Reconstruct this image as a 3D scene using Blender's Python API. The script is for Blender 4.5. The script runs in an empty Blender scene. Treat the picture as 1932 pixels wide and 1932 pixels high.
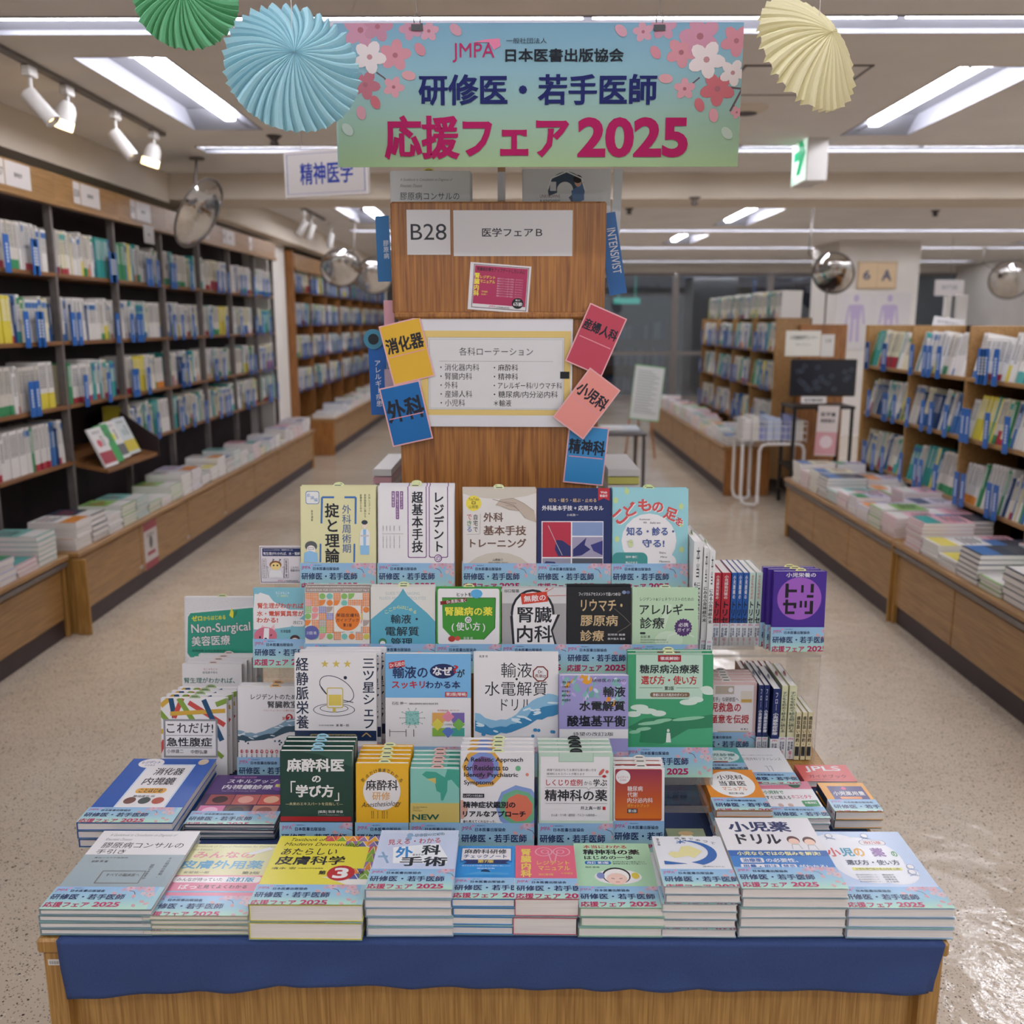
import bpy, math, random
from mathutils import Vector, Matrix, Euler
S = bpy.context.scene
COL = S.collection
PI = math.pi
# ---------------------------------------------------------------- camera, world, exposure
F_PX = 1780.0; CAM_H = 1.62; TH = math.radians(11.37); YAW = math.radians(0.386)
cd = bpy.data.cameras.new('camera'); cam = bpy.data.objects.new('camera', cd); COL.objects.link(cam)
cd.sensor_width = 36; cd.lens = F_PX/1932*36; cd.clip_end = 100
cam.location = (0, 0, CAM_H); cam.rotation_euler = (PI/2-TH, 0, YAW)
cd.dof.use_dof = True; cd.dof.focus_distance = 1.85; cd.dof.aperture_fstop = 3.6
S.camera = cam
S.view_settings.view_transform = 'Standard'; S.view_settings.look = 'None'
S.view_settings.gamma = 1; S.view_settings.use_curve_mapping = False
S.view_settings.exposure = -0.1
S.cycles.use_denoising = True; S.cycles.max_bounces = 7; S.cycles.transparent_max_bounces = 16
S.cycles.diffuse_bounces = 3; S.cycles.glossy_bounces = 3; S.cycles.transmission_bounces = 4
S.cycles.caustics_reflective = False; S.cycles.caustics_refractive = False
S.cycles.sample_clamp_indirect = 4
S.cycles.use_adaptive_sampling = True; S.cycles.adaptive_threshold = 0.025
wd = bpy.data.worlds.new('world'); S.world = wd; wd.use_nodes = True
wd.node_tree.nodes['Background'].inputs[0].default_value = (1, .97, .93, 1)
wd.node_tree.nodes['Background'].inputs[1].default_value = 0.55
LAMP = 38.0        # strength of the fluorescent tubes
rnd = random.Random(7)

# camera geometry: pixel of the photograph -> point of the shop
_r = Vector((math.cos(YAW), math.sin(YAW), 0)); _h = Vector((-math.sin(YAW), math.cos(YAW), 0))
_f = _h*math.cos(TH)+Vector((0, 0, -math.sin(TH))); _u = _h*math.sin(TH)+Vector((0, 0, math.cos(TH)))
EYE = Vector((0, 0, CAM_H))
def ray(px, py): return _f+_r*((px-966)/F_PX)+_u*((966-py)/F_PX)
def atY(px, py, y): d = ray(px, py); return EYE+d*(y/d.y)
def atZ(px, py, z): d = ray(px, py); return EYE+d*((z-CAM_H)/d.z)
def proj(p):
    q = Vector(p)-EYE; z = q.dot(_f); return 966+F_PX*q.dot(_r)/z, 966-F_PX*q.dot(_u)/z

# ---------------------------------------------------------------- materials
def lin(h):
    if isinstance(h, tuple): return h[:3]
    h = h.lstrip('#'); h = ''.join(c*2 for c in h) if len(h) == 3 else h
    v = [int(h[i:i+2], 16)/255 for i in (0, 2, 4)]
    return tuple(c/12.92 if c <= .04045 else ((c+.055)/1.055)**2.4 for c in v)
def mat(name, col='#ffffff', rough=.5, metal=0, **k):
    m = bpy.data.materials.new(name); m.use_nodes = True
    b = m.node_tree.nodes['Principled BSDF']
    b.inputs['Base Color'].default_value = (*lin(col), 1); b.inputs['Roughness'].default_value = rough
    b.inputs['Metallic'].default_value = metal
    for a, v in k.items(): b.inputs[a.replace('_', ' ')].default_value = v
    return m
def NT(m): return m.node_tree.nodes, m.node_tree.links, m.node_tree.nodes['Principled BSDF']
class _M: pass
def pmat(name, col, rough=.5, metal=0, nscale=40, namt=.08, bump=0, **k):
    m = bpy.data.materials.new(name); m.use_nodes = True; n, l, b = NT(m)
    b.inputs['Roughness'].default_value = rough; b.inputs['Metallic'].default_value = metal
    for a, v in k.items(): b.inputs[a.replace('_', ' ')].default_value = v
    tc = n.new('ShaderNodeTexCoord'); t = n.new('ShaderNodeTexNoise'); t.inputs['Scale'].default_value = nscale
    l.new(tc.outputs['Object'], t.inputs['Vector'])
    r = n.new('ShaderNodeValToRGB'); c = lin(col)
    r.color_ramp.elements[0].position = .3; r.color_ramp.elements[1].position = .7
    r.color_ramp.elements[0].color = (*[x*(1-namt) for x in c], 1); r.color_ramp.elements[1].color = (*[min(1, x*(1+namt)) for x in c], 1)
    l.new(t.outputs['Fac'], r.inputs['Fac']); l.new(r.outputs['Color'], b.inputs['Base Color'])
    if bump:
        bp = n.new('ShaderNodeBump'); bp.inputs['Strength'].default_value = bump; bp.inputs['Distance'].default_value = .002
        l.new(t.outputs['Fac'], bp.inputs['Height']); l.new(bp.outputs['Normal'], b.inputs['Normal'])
    return m
def attr_mat(name, rough, bump=0, coat=0, spec=.4):
    m = bpy.data.materials.new(name); m.use_nodes = True; n, l, b = NT(m)
    a = n.new('ShaderNodeAttribute'); a.attribute_name = 'Col'; l.new(a.outputs['Color'], b.inputs['Base Color'])
    b.inputs['Roughness'].default_value = rough; b.inputs['Specular IOR Level'].default_value = spec; b.inputs['Coat Weight'].default_value = coat; b.inputs['Coat Roughness'].default_value = .12
    if bump:
        t = n.new('ShaderNodeTexNoise'); t.inputs['Scale'].default_value = 9; tc = n.new('ShaderNodeTexCoord'); l.new(tc.outputs['Object'], t.inputs['Vector'])
        bp = n.new('ShaderNodeBump'); bp.inputs['Strength'].default_value = bump; bp.inputs['Distance'].default_value = .01
        l.new(t.outputs['Fac'], bp.inputs['Height']); l.new(bp.outputs['Normal'], b.inputs['Normal']); l.new(bp.outputs['Normal'], b.inputs['Coat Normal'])
    return m
MP = attr_mat('glossy_print', .3, .12, .1, .36)
MM = attr_mat('matt_print', .7, 0, 0, .15)
def wood(name, c0, c1, axis=2, rough=.4, sc=1.0):
    m = bpy.data.materials.new(name); m.use_nodes = True; n, l, b = NT(m)
    tc = n.new('ShaderNodeTexCoord'); mp = n.new('ShaderNodeMapping'); s = [75*sc, 75*sc, 75*sc]; s[axis] = 2.2*sc
    mp.inputs['Scale'].default_value = s; l.new(tc.outputs['Object'], mp.inputs['Vector'])
    t = n.new('ShaderNodeTexNoise'); t.inputs['Scale'].default_value = 1.6; t.inputs['Detail'].default_value = 6; t.inputs['Distortion'].default_value = .7
    l.new(mp.outputs['Vector'], t.inputs['Vector'])
    mp2 = n.new('ShaderNodeMapping'); s2 = [5*sc, 5*sc, 5*sc]; s2[axis] = .55*sc
    mp2.inputs['Scale'].default_value = s2; l.new(tc.outputs['Object'], mp2.inputs['Vector'])
    t2 = n.new('ShaderNodeTexNoise'); t2.inputs['Scale'].default_value = 1.3; t2.inputs['Detail'].default_value = 2; l.new(mp2.outputs['Vector'], t2.inputs['Vector'])
    w = n.new('ShaderNodeMath'); w.operation = 'MULTIPLY'; w.inputs[1].default_value = 60; l.new(t2.outputs['Fac'], w.inputs[0])
    si = n.new('ShaderNodeMath'); si.operation = 'SINE'; l.new(w.outputs[0], si.inputs[0])
    ma = n.new('ShaderNodeMath'); ma.operation = 'MULTIPLY_ADD'; ma.inputs[1].default_value = .05; l.new(si.outputs[0], ma.inputs[0]); l.new(t.outputs['Fac'], ma.inputs[2])
    r = n.new('ShaderNodeValToRGB'); r.color_ramp.elements[0].position = .33; r.color_ramp.elements[1].position = .66
    r.color_ramp.elements[0].color = (*lin(c0), 1); r.color_ramp.elements[1].color = (*lin(c1), 1)
    l.new(ma.outputs[0], r.inputs['Fac']); l.new(r.outputs['Color'], b.inputs['Base Color']); b.inputs['Roughness'].default_value = rough
    return m
W_PANEL = wood('oak_veneer', '#7a4a26', '#aa7238', 2, .35, 1.5)
W_TABLE = wood('honey_veneer_upright', '#8f6630', '#b58a4c', 2, .4, 2.0)
W_HONEY = wood('honey_veneer_long', '#8a653c', '#a8804e', 1, .35)
W_SHELF = wood('brown_shelf_veneer', '#6d4629', '#8f6238', 1, .4)
W_DARK = pmat('dark_shelf_back', '#241417', .6, 0, 8, .3)
def pages(name, axis):
    m = pmat(name, '#e4dfdb', .85, 0, 1.0, .1); n, l, b = NT(m); tc = [k for k in n if k.type == 'TEX_COORD'][0]; t = [k for k in n if k.type == 'TEX_NOISE'][0]
    mp = n.new('ShaderNodeMapping'); s = [5, 5, 5]; s[axis] = 700; mp.inputs['Scale'].default_value = s; l.new(tc.outputs['Object'], mp.inputs['Vector']); l.new(mp.outputs['Vector'], t.inputs['Vector']); return m
M_PAGE = pages('page_edges', 1); M_PAGE_FLAT = pages('page_edges_flat', 2)
M_KICK = pmat('dark_kick_board', '#3b2d30', .5, 0, 6, .15)
M_STEEL = pmat('grey_steel', '#7d7672', .45, .5, 20, .1)
M_CHROME = pmat('mirror_chrome', '#d4d2d0', .08, 1, 14, .03, 2.5)
M_DSTEEL = pmat('dark_steel', '#4b4545', .5, .3, 20, .1)
M_WHITE = pmat('white_enamel', '#dedad6', .4, 0, 10, .03)
M_BLACK = pmat('black_plastic', '#0c0d10', .45, 0, 30, .1)
M_CEIL = pmat('ceiling_board', '#ece8e4', .9, 0, 2.2, .04, .15)
M_SOFF = pmat('soffit_paint', '#e0d4c4', .85, 0, 2, .04)
M_WALL = pmat('wall_paint', '#e3ddd6', .85, 0, 2, .04)
M_REFL = pmat('lamp_reflector', '#84848c', .35, 0, 3, .02)
M_CLOTH = pmat('navy_cloth', '#2d4272', .85, 0, 500, .12, .25)
def emit(name, col, st, base='#ffffff'):
    m = mat(name, base, .4); b = m.node_tree.nodes['Principled BSDF']
    b.inputs['Emission Color'].default_value = (*lin(col), 1); b.inputs['Emission Strength'].default_value = st
    return m
E_TUBE = emit('fluorescent_tube', '#f6f7ff', LAMP)
E_SPOT = emit('warm_spot_lens', '#ffd99a', 6)
E_EXIT = emit('backlit_exit_face', '#e8fff4', .25)
def acrylic():
    m = bpy.data.materials.new('clear_acrylic'); m.use_nodes = True; n = m.node_tree.nodes; l = m.node_tree.links
    n.remove(n['Principled BSDF']); out = n['Material Output']
    t = n.new('ShaderNodeBsdfTransparent'); t.inputs[0].default_value = (.965, .965, .955, 1)
    g = n.new('ShaderNodeBsdfGlossy'); g.inputs['Roughness'].default_value = .04
    mx = n.new('ShaderNodeMixShader'); mx.inputs[0].default_value = .07; l.new(t.outputs[0], mx.inputs[1]); l.new(g.outputs[0], mx.inputs[2])
    l.new(mx.outputs[0], out.inputs[0]); return m
M_ACR = acrylic()
def edge_acrylic():
    m = mat('acrylic_edge', '#a59e97', .2); m.node_tree.nodes['Principled BSDF'].inputs['Alpha'].default_value = .3; return m
M_ACE = edge_acrylic()
def floor_mat():
    m = bpy.data.materials.new('speckled_vinyl_floor'); m.use_nodes = True; n, l, b = NT(m)
    tc = n.new('ShaderNodeTexCoord')
    def vor(scale, thr, dens):
        v = n.new('ShaderNodeTexVoronoi'); v.inputs['Scale'].default_value = scale; l.new(tc.outputs['Object'], v.inputs['Vector'])
        nz = n.new('ShaderNodeTexNoise'); nz.inputs['Scale'].default_value = scale*1.1; l.new(tc.outputs['Object'], nz.inputs['Vector'])
        ad = n.new('ShaderNodeMath'); ad.operation = 'MULTIPLY_ADD'; ad.inputs[1].default_value = .5; l.new(nz.outputs['Fac'], ad.inputs[0]); l.new(v.outputs['Distance'], ad.inputs[2])
        lt = n.new('ShaderNodeMath'); lt.operation = 'LESS_THAN'; lt.inputs[1].default_value = thr+.25; l.new(ad.outputs[0], lt.inputs[0])
        sx = n.new('ShaderNodeSeparateXYZ'); l.new(v.outputs['Color'], sx.inputs[0])
        g = n.new('ShaderNodeMath'); g.operation = 'LESS_THAN'; g.inputs[1].default_value = dens; l.new(sx.outputs[0], g.inputs[0])
        mu = n.new('ShaderNodeMath'); mu.operation = 'MULTIPLY'; l.new(lt.outputs[0], mu.inputs[0]); l.new(g.outputs[0], mu.inputs[1])
        return mu.outputs[0]
    t = n.new('ShaderNodeTexNoise'); t.inputs['Scale'].default_value = 1.1; t.inputs['Detail'].default_value = 5; l.new(tc.outputs['Object'], t.inputs['Vector'])
    r = n.new('ShaderNodeValToRGB'); r.color_ramp.elements[0].position = .35; r.color_ramp.elements[1].position = .7
    r.color_ramp.elements[0].color = (*lin('#c2b29e'), 1); r.color_ramp.elements[1].color = (*lin('#d6c8b6'), 1); l.new(t.outputs['Fac'], r.inputs['Fac'])
    prev = r.outputs['Color']
    for scale, thr, dens, c in ((95, .20, .35, '#4e433d'), (60, .17, .4, '#3a312e'), (150, .3, .5, '#8c7b6b'), (110, .22, .3, '#ded5c8')):
        mx = n.new('ShaderNodeMix'); mx.data_type = 'RGBA'; l.new(vor(scale, thr, dens), mx.inputs[0]); l.new(prev, mx.inputs[6]); mx.inputs[7].default_value = (*lin(c), 1); prev = mx.outputs[2]
    l.new(prev, b.inputs['Base Color']); b.inputs['Roughness'].default_value = .11; b.inputs['Specular IOR Level'].default_value = .55
    t3 = n.new('ShaderNodeTexNoise'); t3.inputs['Scale'].default_value = 9; t3.inputs['Detail'].default_value = 5; l.new(tc.outputs['Object'], t3.inputs['Vector'])
    bp = n.new('ShaderNodeBump'); bp.inputs['Strength'].default_value = .3; bp.inputs['Distance'].default_value = .02
    l.new(t3.outputs['Fac'], bp.inputs['Height']); l.new(bp.outputs['Normal'], b.inputs['Normal'])
    return m
M_FLOOR = floor_mat()

# ---------------------------------------------------------------- mesh builder
class MB:
    def __init__(s): s.v = []; s.f = []; s.c = []; s.m = []; s.smooth = False; s.uses = False
    def face(s, pts, col='#ffffff', mi=0):
        n = len(s.v); s.v += [tuple(p) for p in pts]; s.f.append(tuple(range(n, n+len(pts)))); s.c.append(col); s.m.append(mi)
    def mesh(s, vs, fs, col='#ffffff', mi=0):
        n = len(s.v); s.v += [tuple(p) for p in vs]
        for f in fs: s.f.append(tuple(n+i for i in f)); s.c.append(col); s.m.append(mi)
    def box(s, x0, y0, z0, x1, y1, z1, col='#ffffff', mi=0):
        if x1 < x0: x0, x1 = x1, x0
        if y1 < y0: y0, y1 = y1, y0
        if z1 < z0: z0, z1 = z1, z0
        vs = [(x, y, z) for z in (z0, z1) for x, y in ((x0, y0), (x1, y0), (x1, y1), (x0, y1))]
        s.mesh(vs, [(3, 2, 1, 0), (4, 5, 6, 7), (0, 1, 5, 4), (1, 2, 6, 5), (2, 3, 7, 6), (3, 0, 4, 7)], col, mi); return s
    def bbox(s, x0, y0, z0, x1, y1, z1, b=.004, col='#ffffff', mi=0):   # box with chamfered edges
        vs = []; 
        X = (x0, x1); Y = (y0, y1); Z = (z0, z1)
        for zi in (0, 1):
            for yi in (0, 1):
                for xi in (0, 1):
                    sx = b*(1-2*xi); sy = b*(1-2*yi); sz = b*(1-2*zi)
                    vs += [(X[xi], Y[yi]+sy, Z[zi]+sz), (X[xi]+sx, Y[yi], Z[zi]+sz), (X[xi]+sx, Y[yi]+sy, Z[zi])]
        I = lambda x, y, z, k: (z*4+y*2+x)*3+k
        fs = []
        for q in (0, 1):
            a = [I(q, 0, 0, 0), I(q, 1, 0, 0), I(q, 1, 1, 0), I(q, 0, 1, 0)]; fs.append(a if q else a[::-1])
            a = [I(0, q, 0, 1), I(1, q, 0, 1), I(1, q, 1, 1), I(0, q, 1, 1)]; fs.append(a[::-1] if q else a)
            a = [I(0, 0, q, 2), I(1, 0, q, 2), I(1, 1, q, 2), I(0, 1, q, 2)]; fs.append(a if q else a[::-1])
        for p in (0, 1):
            for q in (0, 1):
                fs.append([I(0, p, q, 1), I(1, p, q, 1), I(1, p, q, 2), I(0, p, q, 2)])
                fs.append([I(p, 0, q, 0), I(p, 1, q, 0), I(p, 1, q, 2), I(p, 0, q, 2)])
                fs.append([I(p, q, 0, 0), I(p, q, 1, 0), I(p, q, 1, 1), I(p, q, 0, 1)])
                for r in (0, 1): fs.append([I(p, q, r, 0), I(p, q, r, 1), I(p, q, r, 2)])
        s.mesh(vs, fs, col, mi); return s
    def tube(s, path, r, seg=8, col='#ffffff', mi=0, cap=True):
        path = [Vector(p) for p in path]; n = len(path); vs = []; fs = []
        prev = None
        for i, p in enumerate(path):
            d = (path[min(i+1, n-1)]-path[max(i-1, 0)]).normalized()
            a = Vector((0, 0, 1)) if abs(d.z) < .9 else Vector((1, 0, 0))
            if prev is not None: a = prev
            e1 = (a-d*a.dot(d)).normalized(); e2 = d.cross(e1); prev = e1
            rr = r[i] if isinstance(r, (list, tuple)) else r
            for k in range(seg): t = 2*PI*k/seg; vs.append(p+e1*(rr*math.cos(t))+e2*(rr*math.sin(t)))
        for i in range(n-1):
            for k in range(seg): a, b = i*seg+k, i*seg+(k+1) % seg; fs.append((a, b, b+seg, a+seg))
        if cap: fs.append(tuple(range(seg))[::-1]); fs.append(tuple((n-1)*seg+k for k in range(seg)))
        s.mesh(vs, fs, col, mi); return s
    def lathe(s, prof, seg=24, col='#ffffff', mi=0, M=None):       # prof: (radius, height) around z
        vs = []; fs = []
        for r, h in prof:
            for k in range(seg): t = 2*PI*k/seg; vs.append(Vector((r*math.cos(t), r*math.sin(t), h)))
        for i in range(len(prof)-1):
            for k in range(seg): a, b = i*seg+k, i*seg+(k+1) % seg; fs.append((a, b, b+seg, a+seg))
        if M is not None: vs = [M @ v for v in vs]
        s.mesh(vs, fs, col, mi); return s
    def data(s, name, mats):
        me = bpy.data.meshes.new(name); me.from_pydata(s.v, [], s.f)
        mats = mats if isinstance(mats, (list, tuple)) else [mats]
        for m in mats: me.materials.append(m)
        if any(s.m): me.polygons.foreach_set('material_index', s.m)
        if any(m in (MP, MM) for m in mats):
            ca = me.color_attributes.new('Col', 'FLOAT_COLOR', 'CORNER'); out = []; cache = {}
            for f, c in zip(s.f, s.c):
                if isinstance(c, list):
                    for q in c: out += [*lin(q), 1]
                else:
                    if c not in cache: cache[c] = [*lin(c), 1]
                    out += cache[c]*len(f)
            ca.data.foreach_set('color', out)
        if s.smooth:
            me.polygons.foreach_set('use_smooth', [True]*len(s.f))
        return me
    def build(s, name, mats, parent=None, loc=None, rot=None):
        return link(name, s.data(name, mats), parent, loc, rot)
def link(name, data, parent=None, loc=None, rot=None):
    o = bpy.data.objects.new(name, data); COL.objects.link(o)
    if parent is not None: o.parent = parent
    if loc is not None: o.location = loc
    if rot is not None: o.rotation_euler = rot
    return o
def tag(o, label=None, cat=None, group=None, kind=None):
    if label: o['label'] = label
    if cat: o['category'] = cat
    if group: o['group'] = group
    if kind: o['kind'] = kind
    return o
def empty(name, loc, rz=0):
    o = link(name, None, None, loc, (0, 0, rz)); o.empty_display_size = .05; return o
def struct(name, mb, mats): return tag(mb.build(name, mats), kind='structure')
def copy_tree(o, parent=None):
    c = o.copy(); COL.objects.link(c); c.parent = parent
    for ch in list(KIDS.get(o.name, [])): copy_tree(ch, c)
    return c
KIDS = {}
def kid(o, p): KIDS.setdefault(p.name, []).append(o); return o

# ---------------------------------------------------------------- flat print: shapes and lettering on a sheet
_tc = bpy.data.curves.new('lettering', 'FONT'); _to = bpy.data.objects.new('lettering', _tc); _TX = {}
def text_mesh(s, b):
    """flat outline of a string: points, faces, and how many of the faces belong to the fill; b > 0 adds a rim of that width around each stroke"""
    b = round(min(max(b, 0), .045)*.8, 4); k = (s, b)
    if k in _TX: return _TX[k]
    _tc.body = s; _tc.resolution_u = 4 if any(ord(c) < 128 for c in s) and len(s) < 24 else 2
    me = bpy.data.meshes.new_from_object(_to)
    vs = [(v.co.x, v.co.y) for v in me.vertices]; fs = [tuple(p.vertices) for p in me.polygons]; nf = len(fs)
    if b:
        side = {}
        for f in fs:
            for i in range(len(f)):
                e = (f[i-1], f[i]); q = (min(e), max(e)); side.setdefault(q, []).append(f)
        adj = {}; ed = []
        for (i, j), fl in side.items():
            if len(fl) != 1: continue
            f = fl[0]; cx = sum(vs[q][0] for q in f)/len(f); cy = sum(vs[q][1] for q in f)/len(f)
            dx, dy = vs[j][0]-vs[i][0], vs[j][1]-vs[i][1]; d = math.hypot(dx, dy)
            if d < 1e-7: continue
            nx, ny = -dy/d, dx/d
            if (vs[i][0]-cx)*nx+(vs[i][1]-cy)*ny < 0: nx, ny = -nx, -ny
            ed.append((i, j)); adj.setdefault(i, []).append((nx, ny)); adj.setdefault(j, []).append((nx, ny))
        off = {}
        for i, ns in adj.items():
            sx = sum(n[0] for n in ns); sy = sum(n[1] for n in ns); d = math.hypot(sx, sy)
            if d < 1e-5: sx, sy = ns[0]; d = 1
            sx, sy = sx/d, sy/d; c = max(.5, sx*ns[0][0]+sy*ns[0][1]); off[i] = len(vs); vs.append((vs[i][0]+sx*b/c, vs[i][1]+sy*b/c))
        for i, j in ed: fs.append((i, j, off[j], off[i]))
    bpy.data.meshes.remove(me); _TX[k] = (vs, fs, nf)
    return _TX[k]
ZOOM = {'A': (280, 1000, .26915), 'B': (700, 880, .27957), 'C': (1130, 880, .27957), 'D': (0, 1350, .36232), 'E': (620, 1350, .34161),
        'F': (1200, 1350, .37888), 'G': (540, 880, .18634), 'H': (500, 1380, .20704), 'I': (620, 20, .42443), 'J': (680, 540, .28986), 'P': (0, 0, 1)}
LAY = .00004
class Pr:
    """a sheet W x H metres; design given in the units of box (x0,y0 top left, x1,y1 bottom right)"""
    def __init__(s, W, H, box=(0, 0, 100, 100), base='#ffffff', lay0=0):
        s.W, s.H = W, H; s.x0, s.y0, s.x1, s.y1 = box; s.q = []; s.n = lay0; s.base = base; s.vs = 1
    def P(s, x, y): return ((x-s.x0)/(s.x1-s.x0)*s.W, (s.y1-y*s.vs)/(s.y1-s.y0)*s.H)
    def add(s, pts, col): s.q.append((s.n+len(s.q) % 13*.02, pts, col))
    def r(s, x0, y0, x1, y1, col): s.n += 1; s.add([s.P(x0, y1), s.P(x1, y1), s.P(x1, y0), s.P(x0, y0)], col)
    def g(s, x0, y0, x1, y1, *cols):
        s.n += 1; k = len(cols)-1
        for i in range(k):
            a = y0+(y1-y0)*i/k; b = y0+(y1-y0)*(i+1)/k
            s.add([s.P(x0, b), s.P(x1, b), s.P(x1, a), s.P(x0, a)], [cols[i+1], cols[i+1], cols[i], cols[i]])
    def e(s, cx, cy, rx, ry, col, rot=0, seg=20):
        s.n += 1; c, d = math.cos(rot), math.sin(rot)
        s.add([s.P(cx+rx*math.cos(t)*c-ry*math.sin(t)*d, cy+rx*math.cos(t)*d+ry*math.sin(t)*c) for t in [-2*PI*i/seg for i in range(seg)]], col)
    def p(s, col, *xy): s.n += 1; s.add([s.P(xy[i], xy[i+1]) for i in range(0, len(xy), 2)], col)
    def o(s, x0, y0, x1, y1, r, col):
        s.n += 1; pts = []
        for cx, cy, a in ((x1-r, y1-r, 0), (x0+r, y1-r, 1), (x0+r, y0+r, 2), (x1-r, y0+r, 3)):
            for i in range(5): t = (a+i/4)*PI/2; pts.append(s.P(cx+r*math.cos(t), cy+r*math.sin(t)))
        s.add(pts[::-1], col)
    def fr(s, x0, y0, x1, y1, w, col):
        s.r(x0, y0, x1, y0+w, col); s.n -= 1; s.r(x0, y1-w, x1, y1, col); s.n -= 1; s.r(x0, y0, x0+w, y1, col); s.n -= 1; s.r(x1-w, y0, x1, y1, col)
    def l(s, col, w, *xy):
        s.n += 1
        for i in range(0, len(xy)-2, 2):
            x0, y0, x1, y1 = xy[i:i+4]; d = math.hypot(x1-x0, y1-y0) or 1; nx, ny = -(y1-y0)/d*w/2, (x1-x0)/d*w/2
            s.add([s.P(x0+nx, y0+ny), s.P(x1+nx, y1+ny), s.P(x1-nx, y1-ny), s.P(x0-nx, y0-ny)], col)
    def t(s, text, x0, y0, x1, y1, col, b=0, rot=0, sk=0):
        s.n += 1; vs, fs, nf = text_mesh(text, b)
        if not vs: return
        a0 = min(v[0] for v in vs); a1 = max(a0+1e-6, max(v[0] for v in vs)); b0 = min(v[1] for v in vs); b1 = max(v[1] for v in vs)
        cx, cy = (x0+x1)/2, (y0+y1)/2; c, d = math.cos(rot), math.sin(rot); out = []
        if b1-b0 < .45: m = (b0+b1)/2; b0, b1 = m-.4, m+.4
        for u, v in vs:
            X = x0+(u-a0)/(a1-a0)*(x1-x0); Y = y1-(v-b0)/(b1-b0)*(y1-y0); X += sk*(cy-Y)
            X, Y = cx+(X-cx)*c-(Y-cy)*d, cy+(X-cx)*d+(Y-cy)*c; out.append(s.P(X, Y))
        for i_, f in enumerate(fs): s.q.append((s.n+(.3+i_ % 11*.05 if i_ >= nf else 0), [out[i] for i in f], col))
    def v(s, text, xc, y0, y1, w, col, b=0):
        n = len(text); h = (y1-y0)/n; s.n += 1; L = s.n
        for i, ch in enumerate(text):
            if ch == ' ': continue
            vs, fs, nf = text_mesh('丨' if ch == 'ー' else ch, b)
            for i_, f in enumerate(fs):
                s.q.append((L+(.3+i_ % 11*.05 if i_ >= nf else 0), [s.P(xc-w/2+vs[k][0]*w*.98, y0+h*(i+1)-(vs[k][1]+.12)*h*.98) for k in f], col))
    def flower(s, cx, cy, r, col, mid='#d98f97', a0=0.3):
        for i in range(5):
            a = a0+i*2*PI/5; s.e(cx+math.cos(a)*r*.52, cy+math.sin(a)*r*.52, r*.5, r*.36, col, a, 10); s.n -= 1
        s.n += 1; s.e(cx, cy, r*.17, r*.17, mid, 0, 8)
    def into(s, mb, mi=0, fn=None, back=None):
        """clip to the sheet and add the faces; fn(x, z, layer) -> 3D point"""
        W, H = s.W, s.H
        for L, pts, col in s.q:
            xs = [p[0] for p in pts]; ys = [p[1] for p in pts]
            if min(xs) < -1e-6 or max(xs) > W+1e-6 or min(ys) < -1e-6 or max(ys) > H+1e-6:
                if isinstance(col, list): pts = [(min(max(p[0], 0), W), min(max(p[1], 0), H)) for p in pts]
                else:
                    for ax, lim, sg in ((0, 0, 1), (0, W, -1), (1, 0, 1), (1, H, -1)):
                        o = []
                        for i in range(len(pts)):
                            a, b = pts[i-1], pts[i]; ia = (a[ax]-lim)*sg >= 0; ib = (b[ax]-lim)*sg >= 0
                            if ia != ib:
                                t = (lim-a[ax])/(b[ax]-a[ax]); o.append((a[0]+(b[0]-a[0])*t, a[1]+(b[1]-a[1])*t))
                            if ib: o.append(b)
                        pts = o
                        if len(pts) < 3: break
                    if len(pts) < 3: continue
            mb.face([fn(p[0], p[1], L) for p in pts], col, mi)
def sheet(name, pr, t=.0012, mat_=None, parent=None, loc=None, rot=None):
    """a thin card standing in local xz, front to -y, origin at its lower left corner"""
    mb = MB(); mb.box(0, 0, 0, pr.W, t, pr.H, pr.base); pr.into(mb, 0, lambda x, z, L: (x, -LAY*L, z))
    return mb.build(name, mat_ or MP, parent, loc, rot)
# ---------------------------------------------------------------- books of the fair
TZ = .6205     # top of the cloth on the table
NAVY = '#27305f'; CRIM = '#b8285f'
def band_ops(p, spine=False):
    p.g(130, 975, 915, 1272, '#8fb6dc', '#9cc6d6', '#b4dcc4')
    for x, y, r, c in ((700, 990, 48, '#d3b0bf'), (775, 985, 46, '#c9a2b2'), (850, 1010, 44, '#d3aeb8'), (655, 1012, 24, '#bfa6bd'), (880, 1075, 40, '#d3b8bc'), (822, 1062, 22, '#d9bfc0')):
        p.flower(x, y, r, c, '#c77f88'); p.n -= 1
    p.l('#6a5560', 5, 700, 1025, 745, 1040, 765, 1075)
    for x, y, a in ((762, 1098, 1.2), (645, 1085, 2.2), (850, 1165, .6), (890, 1190, 2.5), (805, 1215, 1.), (600, 1060, .4)): p.e(x, y, 22, 14, '#d3a5a9', a, 10); p.n -= 1
    p.n += 1
    p.t('JMPA', 140, 1004, 228, 1046, '#c6477b', -.012); p.n -= 1; p.e(238, 998, 12, 9, '#e58fb0', 0, 8); p.n -= 1
    p.t('一般社団法人', 258, 992, 345, 1003, '#39406a'); p.n -= 1
    p.t('日本医書出版協会', 256, 1016, 518, 1047, '#222a4d', .022); p.n -= 1
    p.t('研修医・若手医師', 138, 1073, 698, 1143, NAVY, .03); p.n -= 1
    p.t('応援フェア', 133, 1172, 470, 1240, CRIM, .035); p.n -= 1
    p.t('2025', 498, 1172, 698, 1232, CRIM, .045)
BAND_H = .0635; BU = .175/785
_BC = {}
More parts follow.
